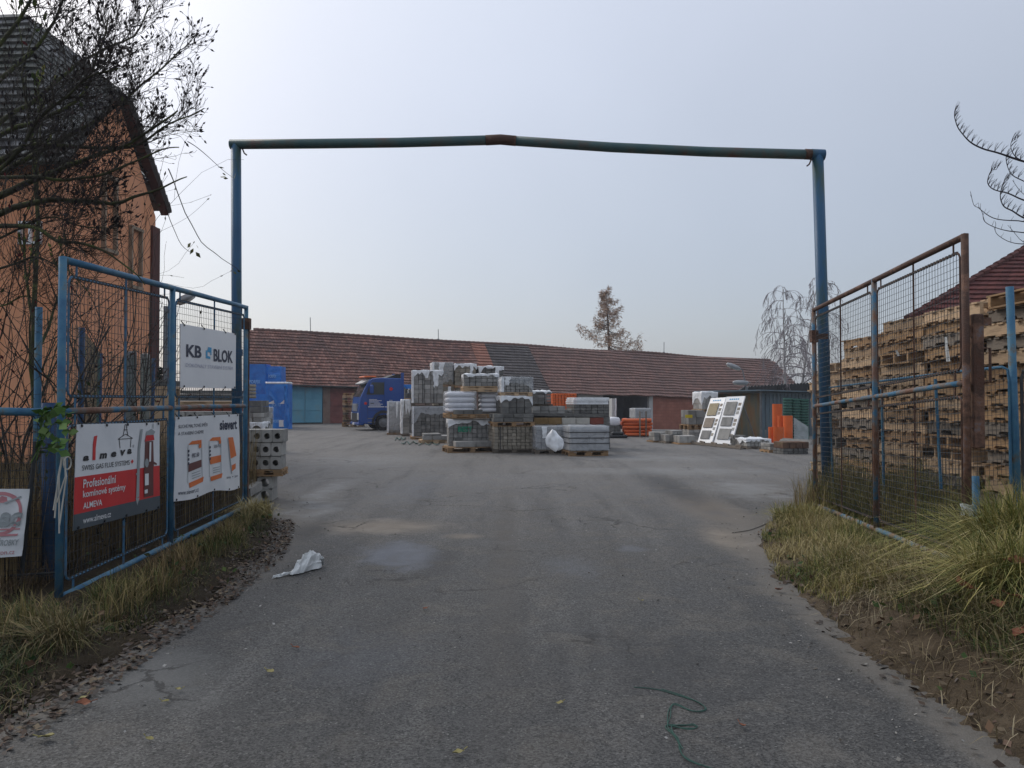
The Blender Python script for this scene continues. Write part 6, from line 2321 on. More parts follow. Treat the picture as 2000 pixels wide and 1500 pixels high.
def leafmesh(name, pts, size, cols, m, parent=None, seed=1, aspect=.5, flat=None, droop=0.0):
    """many small folded leaves, one object; pts = list of (position, direction)"""
    r_ = np.random.RandomState(seed)
    n = len(pts)
    vs, fs, cc = [], [], []
    for i, (p, d) in enumerate(pts):
        s = size*r_.uniform(.6, 1.35)
        d = Vector(d).normalized() if flat is None else Vector((r_.uniform(-1, 1), r_.uniform(-1, 1), r_.uniform(-flat, flat))).normalized()
        if droop:
            d = (d+Vector((0, 0, -droop))).normalized()
        a = Vector((r_.normal(), r_.normal(), r_.normal())) if flat is None else Vector((r_.normal()*flat, r_.normal()*flat, 1)).cross(d)
        sd_ = (a-d*a.dot(d)).normalized()
        up = d.cross(sd_)
        o = len(vs)
        q = Vector(p)
        k = r_.uniform(-.25, .35)
        vs += [q, q+d*s*.45+sd_*s*aspect*.5+up*s*.12*k, q+d*s+up*s*k*.4, q+d*s*.45-sd_*s*aspect*.5+up*s*.18*k]
        fs.append((o, o+1, o+2, o+3))
        c = cols[r_.randint(len(cols))]
        j = r_.uniform(.75, 1.25)
        cc += [(c[0]*j, c[1]*j, c[2]*j, 1)]*4
    me = bpy.data.meshes.new(name)
    if parent is not None:
        Mi = parent.matrix_basis.inverted()
        vs = [Mi @ v for v in vs]
    me.from_pydata([tuple(v) for v in vs], [], fs)
    at = me.attributes.new('tint', 'FLOAT_COLOR', 'POINT')
    at.data.foreach_set('color', np.array(cc, np.float32).ravel())
    me.materials.append(m)
    o = bpy.data.objects.new(name, me)
    COL.objects.link(o)
    if parent is not None:
        o.parent = parent
    return o


# big mossy tree reaching in from the left
tree = thing('bare_tree', (-6.6, 8.4, 0), 'big bare tree with mossy limbs and dark pods reaching over the left fence', 'tree')
mbL, mbT = MB(), MB()
tips = []
tr = random.Random(11)
limb(mbL, [(-6.6, 8.4, -.2), (-6.5, 8.35, 1.5), (-6.35, 8.3, 3.0), (-6.3, 8.3, 4.2), (-6.5, 8.5, 5.5), (-6.4, 8.6, 6.8)], .17, .05, 8)
tips = []
LIMBS = [([(-90, 440, 8.2), (20, 372, 8.0), (110, 332, 7.8), (200, 300, 7.6), (280, 262, 7.5), (345, 215, 7.4)], .055, .010),
         ([(-90, 400, 8.4), (0, 340, 8.5), (70, 300, 8.5), (150, 255, 8.6), (225, 210, 8.6), (300, 150, 8.7), (352, 95, 8.7)], .05, .008),
         ([(-90, 330, 8.4), (0, 268, 8.2), (80, 235, 8.0), (165, 180, 7.9), (190, 110, 7.8), (212, 30, 7.8)], .045, .008),
         ([(-90, 470, 8.0), (30, 405, 7.6), (120, 392, 7.4), (220, 396, 7.2), (300, 372, 7.0), (365, 345, 7.0)], .05, .006),
         ([(-90, 250, 8.6), (0, 155, 8.8), (70, 92, 9.0), (112, 30, 9.0), (130, -40, 9.0)], .045, .012),
         ([(-90, 455, 8.0), (40, 440, 7.5), (110, 468, 7.2), (185, 480, 7.0), (250, 520, 6.9), (285, 558, 6.8)], .035, .005),
         ([(-90, 380, 8.4), (40, 292, 8.3), (150, 284, 8.2), (250, 288, 8.2), (330, 245, 8.2), (398, 212, 8.3)], .045, .006),
         ([(-90, 300, 8.8), (60, 200, 9.2), (160, 120, 9.4), (260, 70, 9.6), (290, 10, 9.6)], .04, .008),
         ([(-90, 350, 8.0), (30, 345, 7.4), (130, 350, 7.2), (230, 330, 7.0), (300, 300, 7.0), (350, 290, 7.0)], .03, .006),
         ([(-90, 210, 8.8), (20, 60, 9.0), (60, 0, 9.0), (80, -60, 9)], .04, .01),
         ([(-90, 560, 7.6), (10, 520, 7.2), (70, 500, 7.1), (130, 530, 7.0), (180, 575, 7.0)], .018, .005),
         ([(-90, 500, 7.8), (20, 455, 7.6), (90, 425, 7.5), (160, 440, 7.4), (230, 450, 7.4)], .02, .005),
         ([(-90, 600, 7.2), (0, 600, 6.9), (50, 580, 6.8), (100, 610, 6.8)], .014, .005),
         ([(-90, 420, 7.4), (20, 310, 7.0), (70, 240, 6.9), (130, 190, 6.8), (180, 150, 6.8), (240, 130, 6.8)], .03, .006)]
cfg = dict(seg=4, wig=.34, up=.10, kids=[3, 4], ang=(.5, 1.1), ratio=(.42, .66), bias=(.12, 0, .2), podded=True, clip=lambda p: p.x > -3.3-.25*max(0, 5.2-p.z) or (p.x > -3.9 and p.z < 2.85))
for pts, r0, r1 in LIMBS:
    o_, rd = limb(mbL, [P(*q) for q in pts], r0*.8, r1*.8)
    for i in range(3, len(o_)-1):
        dd = (o_[i+1]-o_[i]).normalized()
        frac = i/len(o_)
        for k in range(2 if frac < .5 else 3):
            ax = rvec(tr)
            nd = (dd*.7+(ax-dd*ax.dot(dd)).normalized()*tr.uniform(.5, 1.1)+Vector((.14, 0, .20))).normalized()
            grow(mbT, o_[i].lerp(o_[i+1], tr.random()), nd, tr.uniform(.34, .72)*(1 if frac < .6 else .62), min(rd[i]*.45, .0065), 2, tr, cfg, tips)
mbL.build('limbs', m_bark, tree, smooth=True)
mbT.build('twigs', m_twig, tree)
tr.shuffle(tips)
pods = [t for t in tips if t[0].z > 3.2][:4200]
leafmesh('seed_pods', pods, .05, [(.016, .013, .016), (.03, .018, .016), (.02, .016, .02)], m_leaves, tree, 3, .46)
# tangled shrub in front of the fence, thin dark stems
shrub = thing('bare_shrub', (-5.4, 7.4, 0), 'tangled bare shrub with thin dark stems behind the left fence', 'shrub')
mb = MB()
tips = []
c2 = dict(seg=5, wig=.30, up=.05, kids=[3, 3], ang=(.5, 1.2), ratio=(.4, .65), bias=(.1, 0, .05), clip=lambda p: (p.x > -3.9 and p.y > 5.6 and p.z < 3.1) or p.x > -3.3)
for i in range(40):
    bx, by = tr.uniform(-6.6, -4.1), tr.uniform(6.9, 9.0)
    grow(mb, Vector((bx, by, 0)), Vector((tr.uniform(-.15, .4), tr.uniform(-.2, .2), 1)), tr.uniform(2.0, 3.5), tr.uniform(.009, .02), 2, tr, c2, tips)
mb.build('stems', m_twig, shrub)
tr.shuffle(tips)
leafmesh('leaves', tips[:420], .05, [(.09, .012, .014), (.02, .014, .012), (.035, .03, .014), (.05, .06, .02)], m_leaves, shrub, 5, .5)
# darker thicket low on the left, with green leaves
thk = thing('bramble_thicket', (-5.2, 6.6, 0), 'dense bramble thicket with some green leaves round the dark fence post', 'bramble')
mb = MB()
tips = []
c3 = dict(seg=6, wig=.32, up=-.10, kids=[4, 3], ang=(.5, 1.2), ratio=(.35, .6), clip=lambda p: p.x > -3.95 or p.y < 5.9 and p.x > -4.2)
for i in range(34):
    bx, by = tr.uniform(-6.2, -4.05), tr.uniform(6.3, 8.0)
    grow(mb, Vector((bx, by, 0)), Vector((tr.uniform(-.6, .6), tr.uniform(-.6, .3), 1)), tr.uniform(1.1, 2.0), tr.uniform(.005, .011), 2, tr, c3, tips)
mb.build('stems', m_twig, thk)
tr.shuffle(tips)
leafmesh('leaves', tips[:900], .05, [(.03, .04, .015), (.05, .035, .02), (.02, .02, .012), (.09, .08, .03), (.05, .08, .025)], m_leaves, thk, 6, .6)
# leafy bramble shoot in front of the gate stile
sh_ = thing('bramble_shoot', P(112, 900, 5.9), 'bright green bramble shoot with rounded leaves climbing the left gate stile', 'bramble')
mb = MB()
lp = []
for k, q in enumerate(([(60, 905, 6.0), (85, 860, 5.95), (110, 825, 5.9), (140, 850, 5.85)], [(70, 900, 6.0), (95, 815, 5.95), (112, 795, 5.9), (130, 808, 5.85)], [(90, 895, 6), (112, 860, 5.9), (118, 880, 5.85)], [(70, 870, 6), (88, 806, 5.95), (80, 815, 5.9)])):
    o_, _ = limb(mb, [P(*a) for a in q], .005, .003, 4)
    for p in o_[2:]:
        for j in range(2):
            lp.append((p, rvec(tr)+Vector((.3, -.3, 0))))
mb.build('stems', m_leafgreen, sh_)
leafmesh('leaves', lp, .075, [(.10, .20, .05), (.16, .24, .08), (.08, .15, .04)], m_leaves, sh_, 7, .75)
# slim sapling with yellow green leaves before the house, bare sapling behind the gate
sap = thing('leafy_sapling', (-6.6, 10.5, 0), 'slim sapling with yellow green leaves in front of the dark house roof', 'tree')
mb = MB()
tips = []
c4 = dict(seg=6, wig=.12, up=.15, kids=[4, 9], ang=(.35, .7), ratio=(.15, .28), podded=True)
base = P(86, 300, 10.5)
grow(mb, Vector((base.x, base.y, 0)), Vector((.02, 0, 1)), 6.2, .05, 2, tr, c4, tips)
mb.build('trunk', m_bark, sap)
leafmesh('leaves', [t for t in tips if t[0].z > 3.2][:260], .10, [(.07, .12, .02), (.13, .16, .03), (.06, .09, .02), (.22, .2, .05)], m_leaves, sap, 8, .5, droop=.6)
sap = thing('bare_sapling', P(262, 900, 12.5), 'thin bare sapling seen through the left gate before the orange wall', 'tree')
mb = MB()
tips = []
c5 = dict(seg=6, wig=.10, up=.12, kids=[0, 9], ang=(.5, .8), ratio=(.2, .4))
b_ = P(262, 900, 12.5)
grow(mb, Vector((b_.x, b_.y, 0)), Vector((.06, 0, 1)), 3.6, .022, 2, tr, c5, tips)
mb.build('trunk', m_twig, sap)
# single long shoot arching to the portal post
mb = MB()
o_, _ = limb(mb, [P(330, 330, 7.6), P(372, 440, 7.9), P(420, 495, 8.3), P(470, 530, 8.8)], .006, .003, 4)
o2, _ = limb(mb, [P(320, 395, 7.7), P(350, 470, 8.0), P(372, 492, 8.2)], .005, .002, 4)
o3, _ = limb(mb, [P(365, 275, 7.9), P(400, 300, 8.1), P(430, 325, 8.3), P(455, 345, 8.6)], .005, .002, 4)
sp2 = thing('climbing_shoot', P(330, 330, 7.6), 'thin shoots with a few yellow leaves dangling towards the left portal post', 'twig')
mb.build('stems', m_twig, sp2)
lp = [(P(x, y, Y_), rvec(tr)) for x, y, Y_ in ((372, 490, 8.2), (378, 485, 8.2), (366, 484, 8.2), (382, 492, 8.2), (434, 338, 8.4), (438, 328, 8.4), (430, 345, 8.4), (436, 348, 8.4), (455, 528, 8.7), (463, 536, 8.8), (470, 530, 8.8), (384, 478, 8.1), (456, 352, 8.6))]
leafmesh('leaves', lp, .08, [(.25, .22, .08), (.2, .2, .09), (.12, .13, .05)], m_leaves, sp2, 9, .5)

# twigs of the tree off the right edge
rt = thing('bare_tree', (8.6, 9.2, 0), 'bare twigs of a tree reaching into the top right corner', 'tree')
mb = MB()
limb(mb, [(8.6, 9.2, 0), (8.4, 9.2, 2.2), (8.2, 9.2, 3.6), (8.3, 9.1, 5.2)], .14, .06, 8)
K = 300/1184
def cz_(x, y, Y_=9.0): return P(1700+x*K, 180+y*K, Y_)
tw = random.Random(5)
BR = [([(1700, 640), (1400, 600), (1184, 535), (1060, 495), (960, 465), (850, 425), (770, 385), (710, 325), (670, 270), (650, 200), (655, 150)], .014, .004, 1),
      ([(1700, 900), (1400, 850), (1184, 830), (1060, 785), (980, 765), (930, 740), (908, 690), (930, 610), (970, 597)], .011, .003, 1),
      ([(1700, 1150), (1400, 1040), (1184, 970), (1100, 920), (1030, 875), (1003, 800), (1032, 690), (1060, 680)], .012, .003, 1),
      ([(1700, 1060), (1400, 1020), (1184, 1000), (1060, 990), (920, 940), (840, 885), (802, 860), (783, 755)], .008, .0025, 0),
      ([(1700, 1090), (1400, 1090), (1184, 1080), (1060, 1075), (960, 1040), (880, 990), (865, 920), (840, 875)], .008, .0025, 0),
      ([(1700, 1120), (1400, 1160), (1184, 1168), (1050, 1152), (965, 1090), (970, 1010)], .007, .0025, 0),
      ([(1500, 820), (1300, 740), (1184, 685), (1100, 640), (1060, 570), (1048, 512)], .009, .003, 1),
      ([(1500, 640), (1300, 570), (1150, 520), (1095, 460), (1092, 390), (1140, 360)], .008, .0025, 1),
      ([(1500, 1080), (1300, 1110), (1180, 1150), (1060, 1030)], .006, .002, 0),
      ([(1500, 900), (1300, 840), (1160, 770), (1098, 680)], .006, .002, 0)]
for pts, r0, r1, brush in BR:
    ps_ = [cz_(*q) for q in pts]
    o_, rd = limb(mb, [Vector((8.3, 9.12, max(2.5, ps_[0].z-.35)))]+ps_, r0*1.3, r1, 5)
    for i in range(12, len(o_)):
        if brush and i % 2 == 0:
            for k in range(6):
                d_ = Vector((tw.uniform(-.05, .5), tw.uniform(-.3, .3), 1)).normalized()
                L_ = tw.uniform(.05, .13)
                p = o_[i]
                mb.tube([p, p+d_*L_*.5+Vector((.01, 0, 0)), p+d_*L_+Vector((.035, 0, 0))], [.003, .0022, .0015], 3, cap=False)
        elif i % 3 == 0 and not brush:
            p = o_[i]
            mb.tube([p, p+Vector((tw.uniform(-.02, .05), 0, tw.uniform(.03, .08)))], [.003, .0015], 3, cap=False)
mb.build('twigs', m_twigblue, rt)

# larch beyond the barn
ly = 82.0
lb_ = P(1190, 700, ly)
larch = thing('larch_tree', (lb_.x, lb_.y, -1.4), 'russet autumn larch standing alone behind the barn roof', 'tree')
mb, nb = MB(), []
top = P(1184, 566, ly)
zt, zb0_ = top.z, -1.4
mb.tube([(lb_.x, lb_.y, zb0_), (lb_.x+.05, lb_.y, 6), (top.x, top.y, zt)], [.28, .16, .02], 8)
lr = random.Random(4)
for i in range(58):
    f = (i+lr.random())/58
    z = 5.0+(zt-5.0)*f
    az = lr.uniform(0, 2*math.pi)
    rad = (4.7*(1-f)**.85+.25)*lr.uniform(.55, 1.15)
    d_ = Vector((math.cos(az), math.sin(az), 0))
    base = Vector((lb_.x+(top.x-lb_.x)*f, lb_.y, z))
    pts = [base, base+d_*rad*.4+Vector((0, 0, -.10*rad)), base+d_*rad*.8+Vector((0, 0, -.10*rad)), base+d_*rad+Vector((0, 0, .14*rad))]
    o_, rd = limb(mb, pts, .045*(1-f)+.02, .012, 4)
    for p in o_[3:]:
        for k in range(int(10+9*(1-f)*.6)):
            q = p+Vector((lr.gauss(0, .11), lr.gauss(0, .11), lr.gauss(-.08, .13)))
            nb.append((q, Vector((lr.gauss(0, .5), lr.gauss(0, .5), lr.uniform(-1, .15)))))
for k in range(900):
    f = lr.random()
    nb.append((Vector((lb_.x, lb_.y, 5.5+(zt-5.2)*f))+Vector((lr.gauss(0, .3), lr.gauss(0, .3), 0))*(1.2-f), Vector((lr.gauss(0, .5), lr.gauss(0, .5), .3))))
mb.build('trunk', m_twig, larch)
leafmesh('crown', nb, .34, [(.40, .25, .155), (.44, .29, .185), (.33, .22, .15), (.28, .2, .15)], m_leaves, larch, 12, .16)  # crown tints lightened, distance haze put into the needle colour

# birches
def birch(px, Y, topy, lean, seed, label):
    b_ = P(px, 790, Y)
    t = thing('birch_tree', (b_.x, b_.y, gz(b_.x, b_.y)), label, 'tree', 0, 'bare birches behind the shed')
    r_ = random.Random(seed)
    mb, mt = MB(), MB()
    zt_ = P(px, topy, Y).z
    pts = [Vector((b_.x+lean*f**1.3, b_.y, -1+(zt_+1)*f)) for f in (0, .2, .4, .6, .8, 1)]
    o_, rd = limb(mb, pts, .13, .02, 7)
    tips = []
    cw = dict(seg=5, wig=.22, up=-.30, kids=[5, 4], ang=(.4, .9), ratio=(.4, .65), tap=.6)
    for i in range(6, len(o_)):
        for k in range(3):
            az = r_.uniform(0, 2*math.pi)
            d_ = Vector((math.cos(az), math.sin(az), r_.uniform(.5, 1.2)))
            f = i/len(o_)
            grow(mt, o_[i], d_, r_.uniform(2.2, 3.8)*(1.25-f), .034*(1.3-f), 2, r_, cw, tips, .011)
    mb.build('trunk', m_birch, t, smooth=True)
    mt.build('twigs', mat('birch_twigs', [(.20, .175, .185), (.28, .25, .26)]), t)  # twig colour lightened to paint in some distance haze


birch(1534, 47, 562, -.1, 3, 'slender bare birch with pale trunk, left of the pair')
birch(1556, 49, 548, 1.4, 8, 'leaning bare birch beside the right portal post')
# distant bare tree tops behind the barn
for i, (px, yt, wd, lb) in enumerate(((806, 640, 22, 'faint bare tree top behind the barn, left one'), (950, 654, 34, 'faint bare scrub above the dark roof stretch'), (1106, 648, 20, 'faint bare tree top left of the larch'), (1020, 664, 26, 'low faint scrub on the barn ridge right of the dark roof'))):
    b_ = P(px, 700, 95)
    t = thing('bare_tree', (b_.x, b_.y, -1.5), lb, 'tree', 0, 'distant bare trees')
    mb = MB()
    r_ = random.Random(20+i)
    tips = []
    cd = dict(seg=4, wig=.15, up=.2, kids=[4, 5], ang=(.3, .7), ratio=(.4, .6), tap=.5)
    H = P(px, yt, 95).z
    for k in range(4):
        x = b_.x+(k-1.5)/3*wd/F*95
        grow(mb, Vector((x, b_.y+r_.uniform(-2, 2), -1.5)), Vector((r_.uniform(-.1, .1), 0, 1)), (H+1.5)*r_.uniform(.8, 1.0)/1.95, .09, 2, r_, cd, tips, .018)
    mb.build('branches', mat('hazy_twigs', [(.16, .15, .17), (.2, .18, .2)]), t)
# dark conifer by the house end
cf = thing('conifer_bush', P(318, 780, 24), 'dark narrow evergreen beside the right end of the orange house', 'shrub')
b_ = P(318, 780, 24)
nb = []
for k in range(2600):
    f = lr.random()
    a = lr.uniform(0, 6.28)
    q = .55*(1-f*.85)*math.sqrt(lr.random())
    nb.append((Vector((b_.x+q*math.cos(a), b_.y+q*math.sin(a), f*2.6)), Vector((math.cos(a), math.sin(a), .8))))
leafmesh('foliage', nb, .12, [(.012, .02, .012), (.02, .03, .016), (.03, .035, .02)], m_leaves, cf, 4, .3)

# ------------------------------------------------------------------ grass
def blades(name, n, sampler, hr, cols, width, seed, lean=.5, label=None, cat=None, stuff=True, tint_noise=True, dirbias=None, droop=.35):
    r_ = np.random.RandomState(seed)
    xy, hs = sampler(n, r_)
    n = len(xy)
    x, y = xy[:, 0], xy[:, 1]
    z = g(x, y)-.01
    h = r_.uniform(hr[0], hr[1], n)*hs
    az = r_.uniform(0, 2*np.pi, n)
    ln = r_.uniform(.1, 1, n)*lean
    dx, dy = np.cos(az)*ln, np.sin(az)*ln
    if dirbias is not None:
        dx, dy = dx+dirbias[0], dy+dirbias[1]
    wz = az+np.pi/2+r_.uniform(-.6, .6, n)
    wx, wy = np.cos(wz), np.sin(wz)
    w_ = width*r_.uniform(.6, 1.3, n)
    V = np.zeros((n, 7, 3), np.float32)
    for k, (f, ww) in enumerate(((0, 1.0), (.4, .9), (.75, .6))):
        cx_ = x+dx*h*f*f*1.1
        cy_ = y+dy*h*f*f*1.1
        cz2 = z+h*(f-droop*ln*f**2.2)
        V[:, 2*k, 0], V[:, 2*k, 1], V[:, 2*k, 2] = cx_-wx*w_*ww/2, cy_-wy*w_*ww/2, cz2
        V[:, 2*k+1, 0], V[:, 2*k+1, 1], V[:, 2*k+1, 2] = cx_+wx*w_*ww/2, cy_+wy*w_*ww/2, cz2
    V[:, 6, 0], V[:, 6, 1], V[:, 6, 2] = x+dx*h*1.15, y+dy*h*1.15, z+h*(1-droop*1.25*ln)
    idx = np.arange(n)[:, None]*7
    lv = np.concatenate([idx+np.array([[0, 1, 3, 2]]), idx+np.array([[2, 3, 5, 4]]), idx+np.array([[4, 5, 6]])], 1).ravel().astype(np.int32)
    ls = np.tile(np.array([4, 4, 3]), n)
    st = np.concatenate([[0], np.cumsum(ls)[:-1]]).astype(np.int32)
    me = bpy.data.meshes.new(name)
    me.vertices.add(n*7)
    me.vertices.foreach_set('co', V.ravel())
    me.loops.add(len(lv))
    me.loops.foreach_set('vertex_index', lv)
    me.polygons.add(n*3)
    me.polygons.foreach_set('loop_start', st)
    me.update(calc_edges=True)
    cols = np.array(cols, np.float32)
    # patches of greener and drier growth
    pn = np.array([mnoise.noise((a*1.1+seed, b*1.1, .5)) for a, b in xy])*1.3+r_.normal(0, .35, n)
    ci = np.clip(((pn+1)/2*len(cols)).astype(int), 0, len(cols)-1)
    c = cols[ci]*r_.uniform(.7, 1.3, (n, 1))
    C = np.ones((n, 7, 4), np.float32)
    C[:, :, :3] = c[:, None, :]
    at = me.attributes.new('tint', 'FLOAT_COLOR', 'POINT')
    at.data.foreach_set('color', C.ravel())
    me.materials.append(m_grass)
    o = bpy.data.objects.new(name, me)
    COL.objects.link(o)
    if stuff:
        tag(o, label, cat, kind='stuff')
    return o


def strip(side, y0, y1, d0, d1, pw=1.3, clump=.0, ypow=1.0, fade=.0):
    def f(n, r_):
        y = y0+(y1-y0)*r_.uniform(0, 1, n)**ypow
        d = d0+(d1-d0)*r_.uniform(0, 1, n)**pw
        e = xl(y) if side < 0 else xr(y)
        x = e+side*d
        k = np.array([mnoise.noise((a*2.3, b*2.3, side*3.0)) for a, b in zip(x, y)])
        keep = k > (-.9+clump+.5*(1-S(d/.5)))
        gx = (-3.58-.052*(y-6.1)) if side < 0 else np.interp(y, [6.75, 11.45], [RB.x, RA.x])
        dg = (x-gx)*(1 if side < 0 else -1)
        near = (y > 5.9)*(y < 11.6)
        hs = (.75+.7*np.clip(k+.3, 0, 1))*(.35+.65*S((d+.0)/.55))*np.where(near, .18+.82*S((dg-.06)/.45), 1)
        return np.stack([x, y], 1)[keep], hs[keep]
    return f


GREEN = [(.05, .075, .02), (.095, .12, .03), (.17, .165, .05), (.25, .215, .075), (.33, .265, .115), (.40, .33, .17)]
DARKG = [(.02, .038, .012), (.035, .055, .018), (.06, .075, .024), (.11, .10, .036), (.17, .13, .06), (.10, .08, .04)]
blades('grass', 15000, strip(-1, 3.0, 11.6, .12, 1.25, 1.0, .30), (.05, .20), DARKG[1:]+[(.05, .085, .024), (.15, .14, .045)], .006, 21, .9, 'uneven dark grass on the left verge', 'grass')
blades('grass', 6000, strip(-1, 5.0, 12.2, .35, 1.0, 1.0, .85), (.16, .34), [(.06, .08, .022), (.12, .12, .038), (.22, .175, .07), (.24, .17, .08), (.16, .11, .055)], .006, 22, .7, 'longer tawny grass tufts below the left gate', 'grass')
blades('grass', 12000, strip(-1, 2.6, 7.5, .2, 2.6, .9, .15), (.05, .15), DARKG[:4], .007, 23, .9, 'low dark green grass at the left corner', 'grass')
blades('grass', 30000, strip(1, 6.0, 12.4, .0, 1.75, .9, .2), (.10, .36), GREEN, .006, 24, .8, 'long yellow green grass before the right gate', 'grass')
blades('grass', 28000, strip(1, 4.0, 7.4, .46, 3.0, .85, .1), (.12, .36), [(.05, .08, .024), (.10, .115, .036), (.19, .165, .065), (.32, .26, .14), (.40, .33, .20), (.30, .24, .14), (.22, .17, .09)], .0065, 25, .95, 'arching grass on the right bank', 'grass', dirbias=(-.35, -.25), droop=.6)


MAT_ = [(.16, .125, .07), (.24, .19, .11), (.11, .08, .045), (.30, .25, .16)]
blades('dead_grass', 9000, strip(1, 3.6, 12.0, .1, 2.4, .9, .2), (.12, .34), MAT_, .006, 51, 1.7, 'matted dead straw lying in the right verge', 'dead grass', droop=.52)
blades('dead_grass', 5000, strip(-1, 2.8, 11.5, .05, 1.6, 1.0, .2), (.08, .26), [(.10, .075, .04), (.15, .115, .06), (.07, .05, .03), (.20, .16, .09)], .006, 52, 1.7, 'matted dead straw lying in the left verge', 'dead grass', droop=.52)
blades('grass', 5000, strip(-1, 2.6, 10.5, -.02, .5, 1.0, .5), (.03, .10), [(.02, .04, .012), (.035, .06, .02), (.05, .07, .025)], .006, 53, .9, 'short green grass poking through the leaf litter', 'grass')


def box_s(x0, x1, y0, y1, slope=0.0):
    def f(n, r_):
        y = r_.uniform(y0, y1, n)
        x = r_.uniform(x0, x1, n)+(y-y0)*slope
        k = np.array([mnoise.noise((a*1.4, b*1.4, 2.0)) for a, b in zip(x, y)])
        return np.stack([x, y], 1), .75+.5*np.clip(k+.3, 0, 1)
    return f


blades('dry_grass', 9000, box_s(-5.6, -4.05, 6.2, 12.4), (.8, 1.45), [(.17, .125, .065), (.25, .18, .09), (.11, .08, .048), (.30, .23, .12)], .007, 31, .18, 'dense tall dry stalks behind the left gate', 'grass')
blades('dry_grass', 5000, box_s(-6.2, -3.9, 5.2, 7.2), (.15, .5), [(.08, .056, .032), (.14, .095, .055), (.05, .04, .024)], .006, 32, .9, 'matted brown stalks below the left banner', 'grass')
blades('grass', 7000, box_s(4.35, 5.4, 6.6, 12.0), (.25, .75), [(.09, .10, .03), (.17, .15, .05), (.26, .20, .09), (.3, .24, .12)], .006, 33, .5, 'tall thin grass behind the right gate', 'grass')
blades('grass', 2500, box_s(4.6, 5.4, 9.0, 12.2), (.6, 1.0), [(.10, .11, .035), (.18, .16, .055), (.26, .21, .09)], .006, 34, .35, 'tallest grass at the foot of the right portal post', 'grass')


def tussock(px, py, Y_, r_, h, n, seed, label, cols=None):
    p = P(px, py, Y_)
    z = gz(p.x, p.y)

    def f(n, rr):
        a, q = rr.uniform(0, 6.28, n), r_*rr.uniform(0, 1, n)**.7
        return np.stack([p.x+q*np.cos(a), p.y+q*np.sin(a)], 1), np.ones(n)
    o = blades('grass_tussock', n, f, (h*.6, h*1.15), cols or [(.08, .11, .028), (.15, .165, .045), (.27, .235, .075), (.36, .30, .13), (.40, .34, .18)], .007, seed, 1.25, stuff=False, dirbias=(-.12, -.12), droop=.5)
    tag(o, label, 'grass tussock', 'big grass tussocks')


tussock(1990, 1020, 5.9, .32, .88, 2800, 41, 'big arching yellow green tussock at the right edge')
tussock(1945, 1110, 5.4, .20, .40, 900, 42, 'smaller arching tussock left of the big one at the right edge')
tussock(1985, 1150, 4.9, .30, .62, 1900, 43, 'straw coloured tussock hanging over the bank below the big one')
tussock(1555, 1010, 10.2, .28, .36, 1200, 44, 'bushy grass tuft at the corner where the right verge meets the yard')
tussock(500, 1020, 10.6, .22, .38, 700, 45, 'bushy grass tuft at the far end of the left verge')
tussock(120, 1230, 5.0, .16, .40, 350, 46, 'upright thin tuft below the near end of the left gate', DARKG[1:]+[(.15, .14, .05)])

# ------------------------------------------------------------------ litter
def litter_pts(n, side, y0, y1, d0, d1, seed, up=.012):
    r_ = np.random.RandomState(seed)
    out = []
    for i in range(n):
        y = r_.uniform(y0, y1)
        d = d0+(d1-d0)*abs(r_.normal(.4, .3))
        e = float(xl(y)) if side < 0 else float(xr(y))
        x = e+side*d
        out.append((Vector((x, y, max(gz(x, y), float(g0(x, y)))+up+r_.uniform(0, .012))), (1, 0, 0)))
    return out


BROWN = [(.065, .045, .033), (.085, .058, .042), (.105, .068, .048), (.045, .034, .027), (.15, .115, .075), (.09, .075, .065)]
o = leafmesh('leaf_litter', litter_pts(5200, -1, 2.4, 10.5, -.18, .48, 3), .042, BROWN, m_leaves, None, 31, .65, flat=.35)
tag(o, 'dead brown leaves drifted along the left edge of the drive', 'leaf litter', kind='stuff')
o = leafmesh('leaf_litter', litter_pts(420, 1, 3.2, 10.0, -.05, .5, 5), .05, BROWN, m_leaves, None, 32, .65, flat=.35)
tag(o, 'scattered dead leaves along the right edge of the drive', 'leaf litter', kind='stuff')
rr = np.random.RandomState(8)
gp_ = []
for i in range(900):
    y = rr.uniform(2.8, 16)
    x = rr.uniform(float(xl(y))+.05, float(xr(y))-.05)
    if rr.rand() < .75:
        x = (float(xl(y))+abs(rr.normal(0, .35))) if rr.rand() < .5 else (float(xr(y))-abs(rr.normal(0, .35)))
    gp_.append((Vector((x, y, float(g0(x, y))+.006)), (1, 0, 0)))
o = leafmesh('grit', gp_, .022, [(.16, .15, .13), (.22, .21, .19), (.08, .07, .06), (.3, .29, .27)], m_leaves, None, 33, .8, flat=.5)
tag(o, 'small pale grit and chips scattered on the drive', 'grit', kind='stuff')


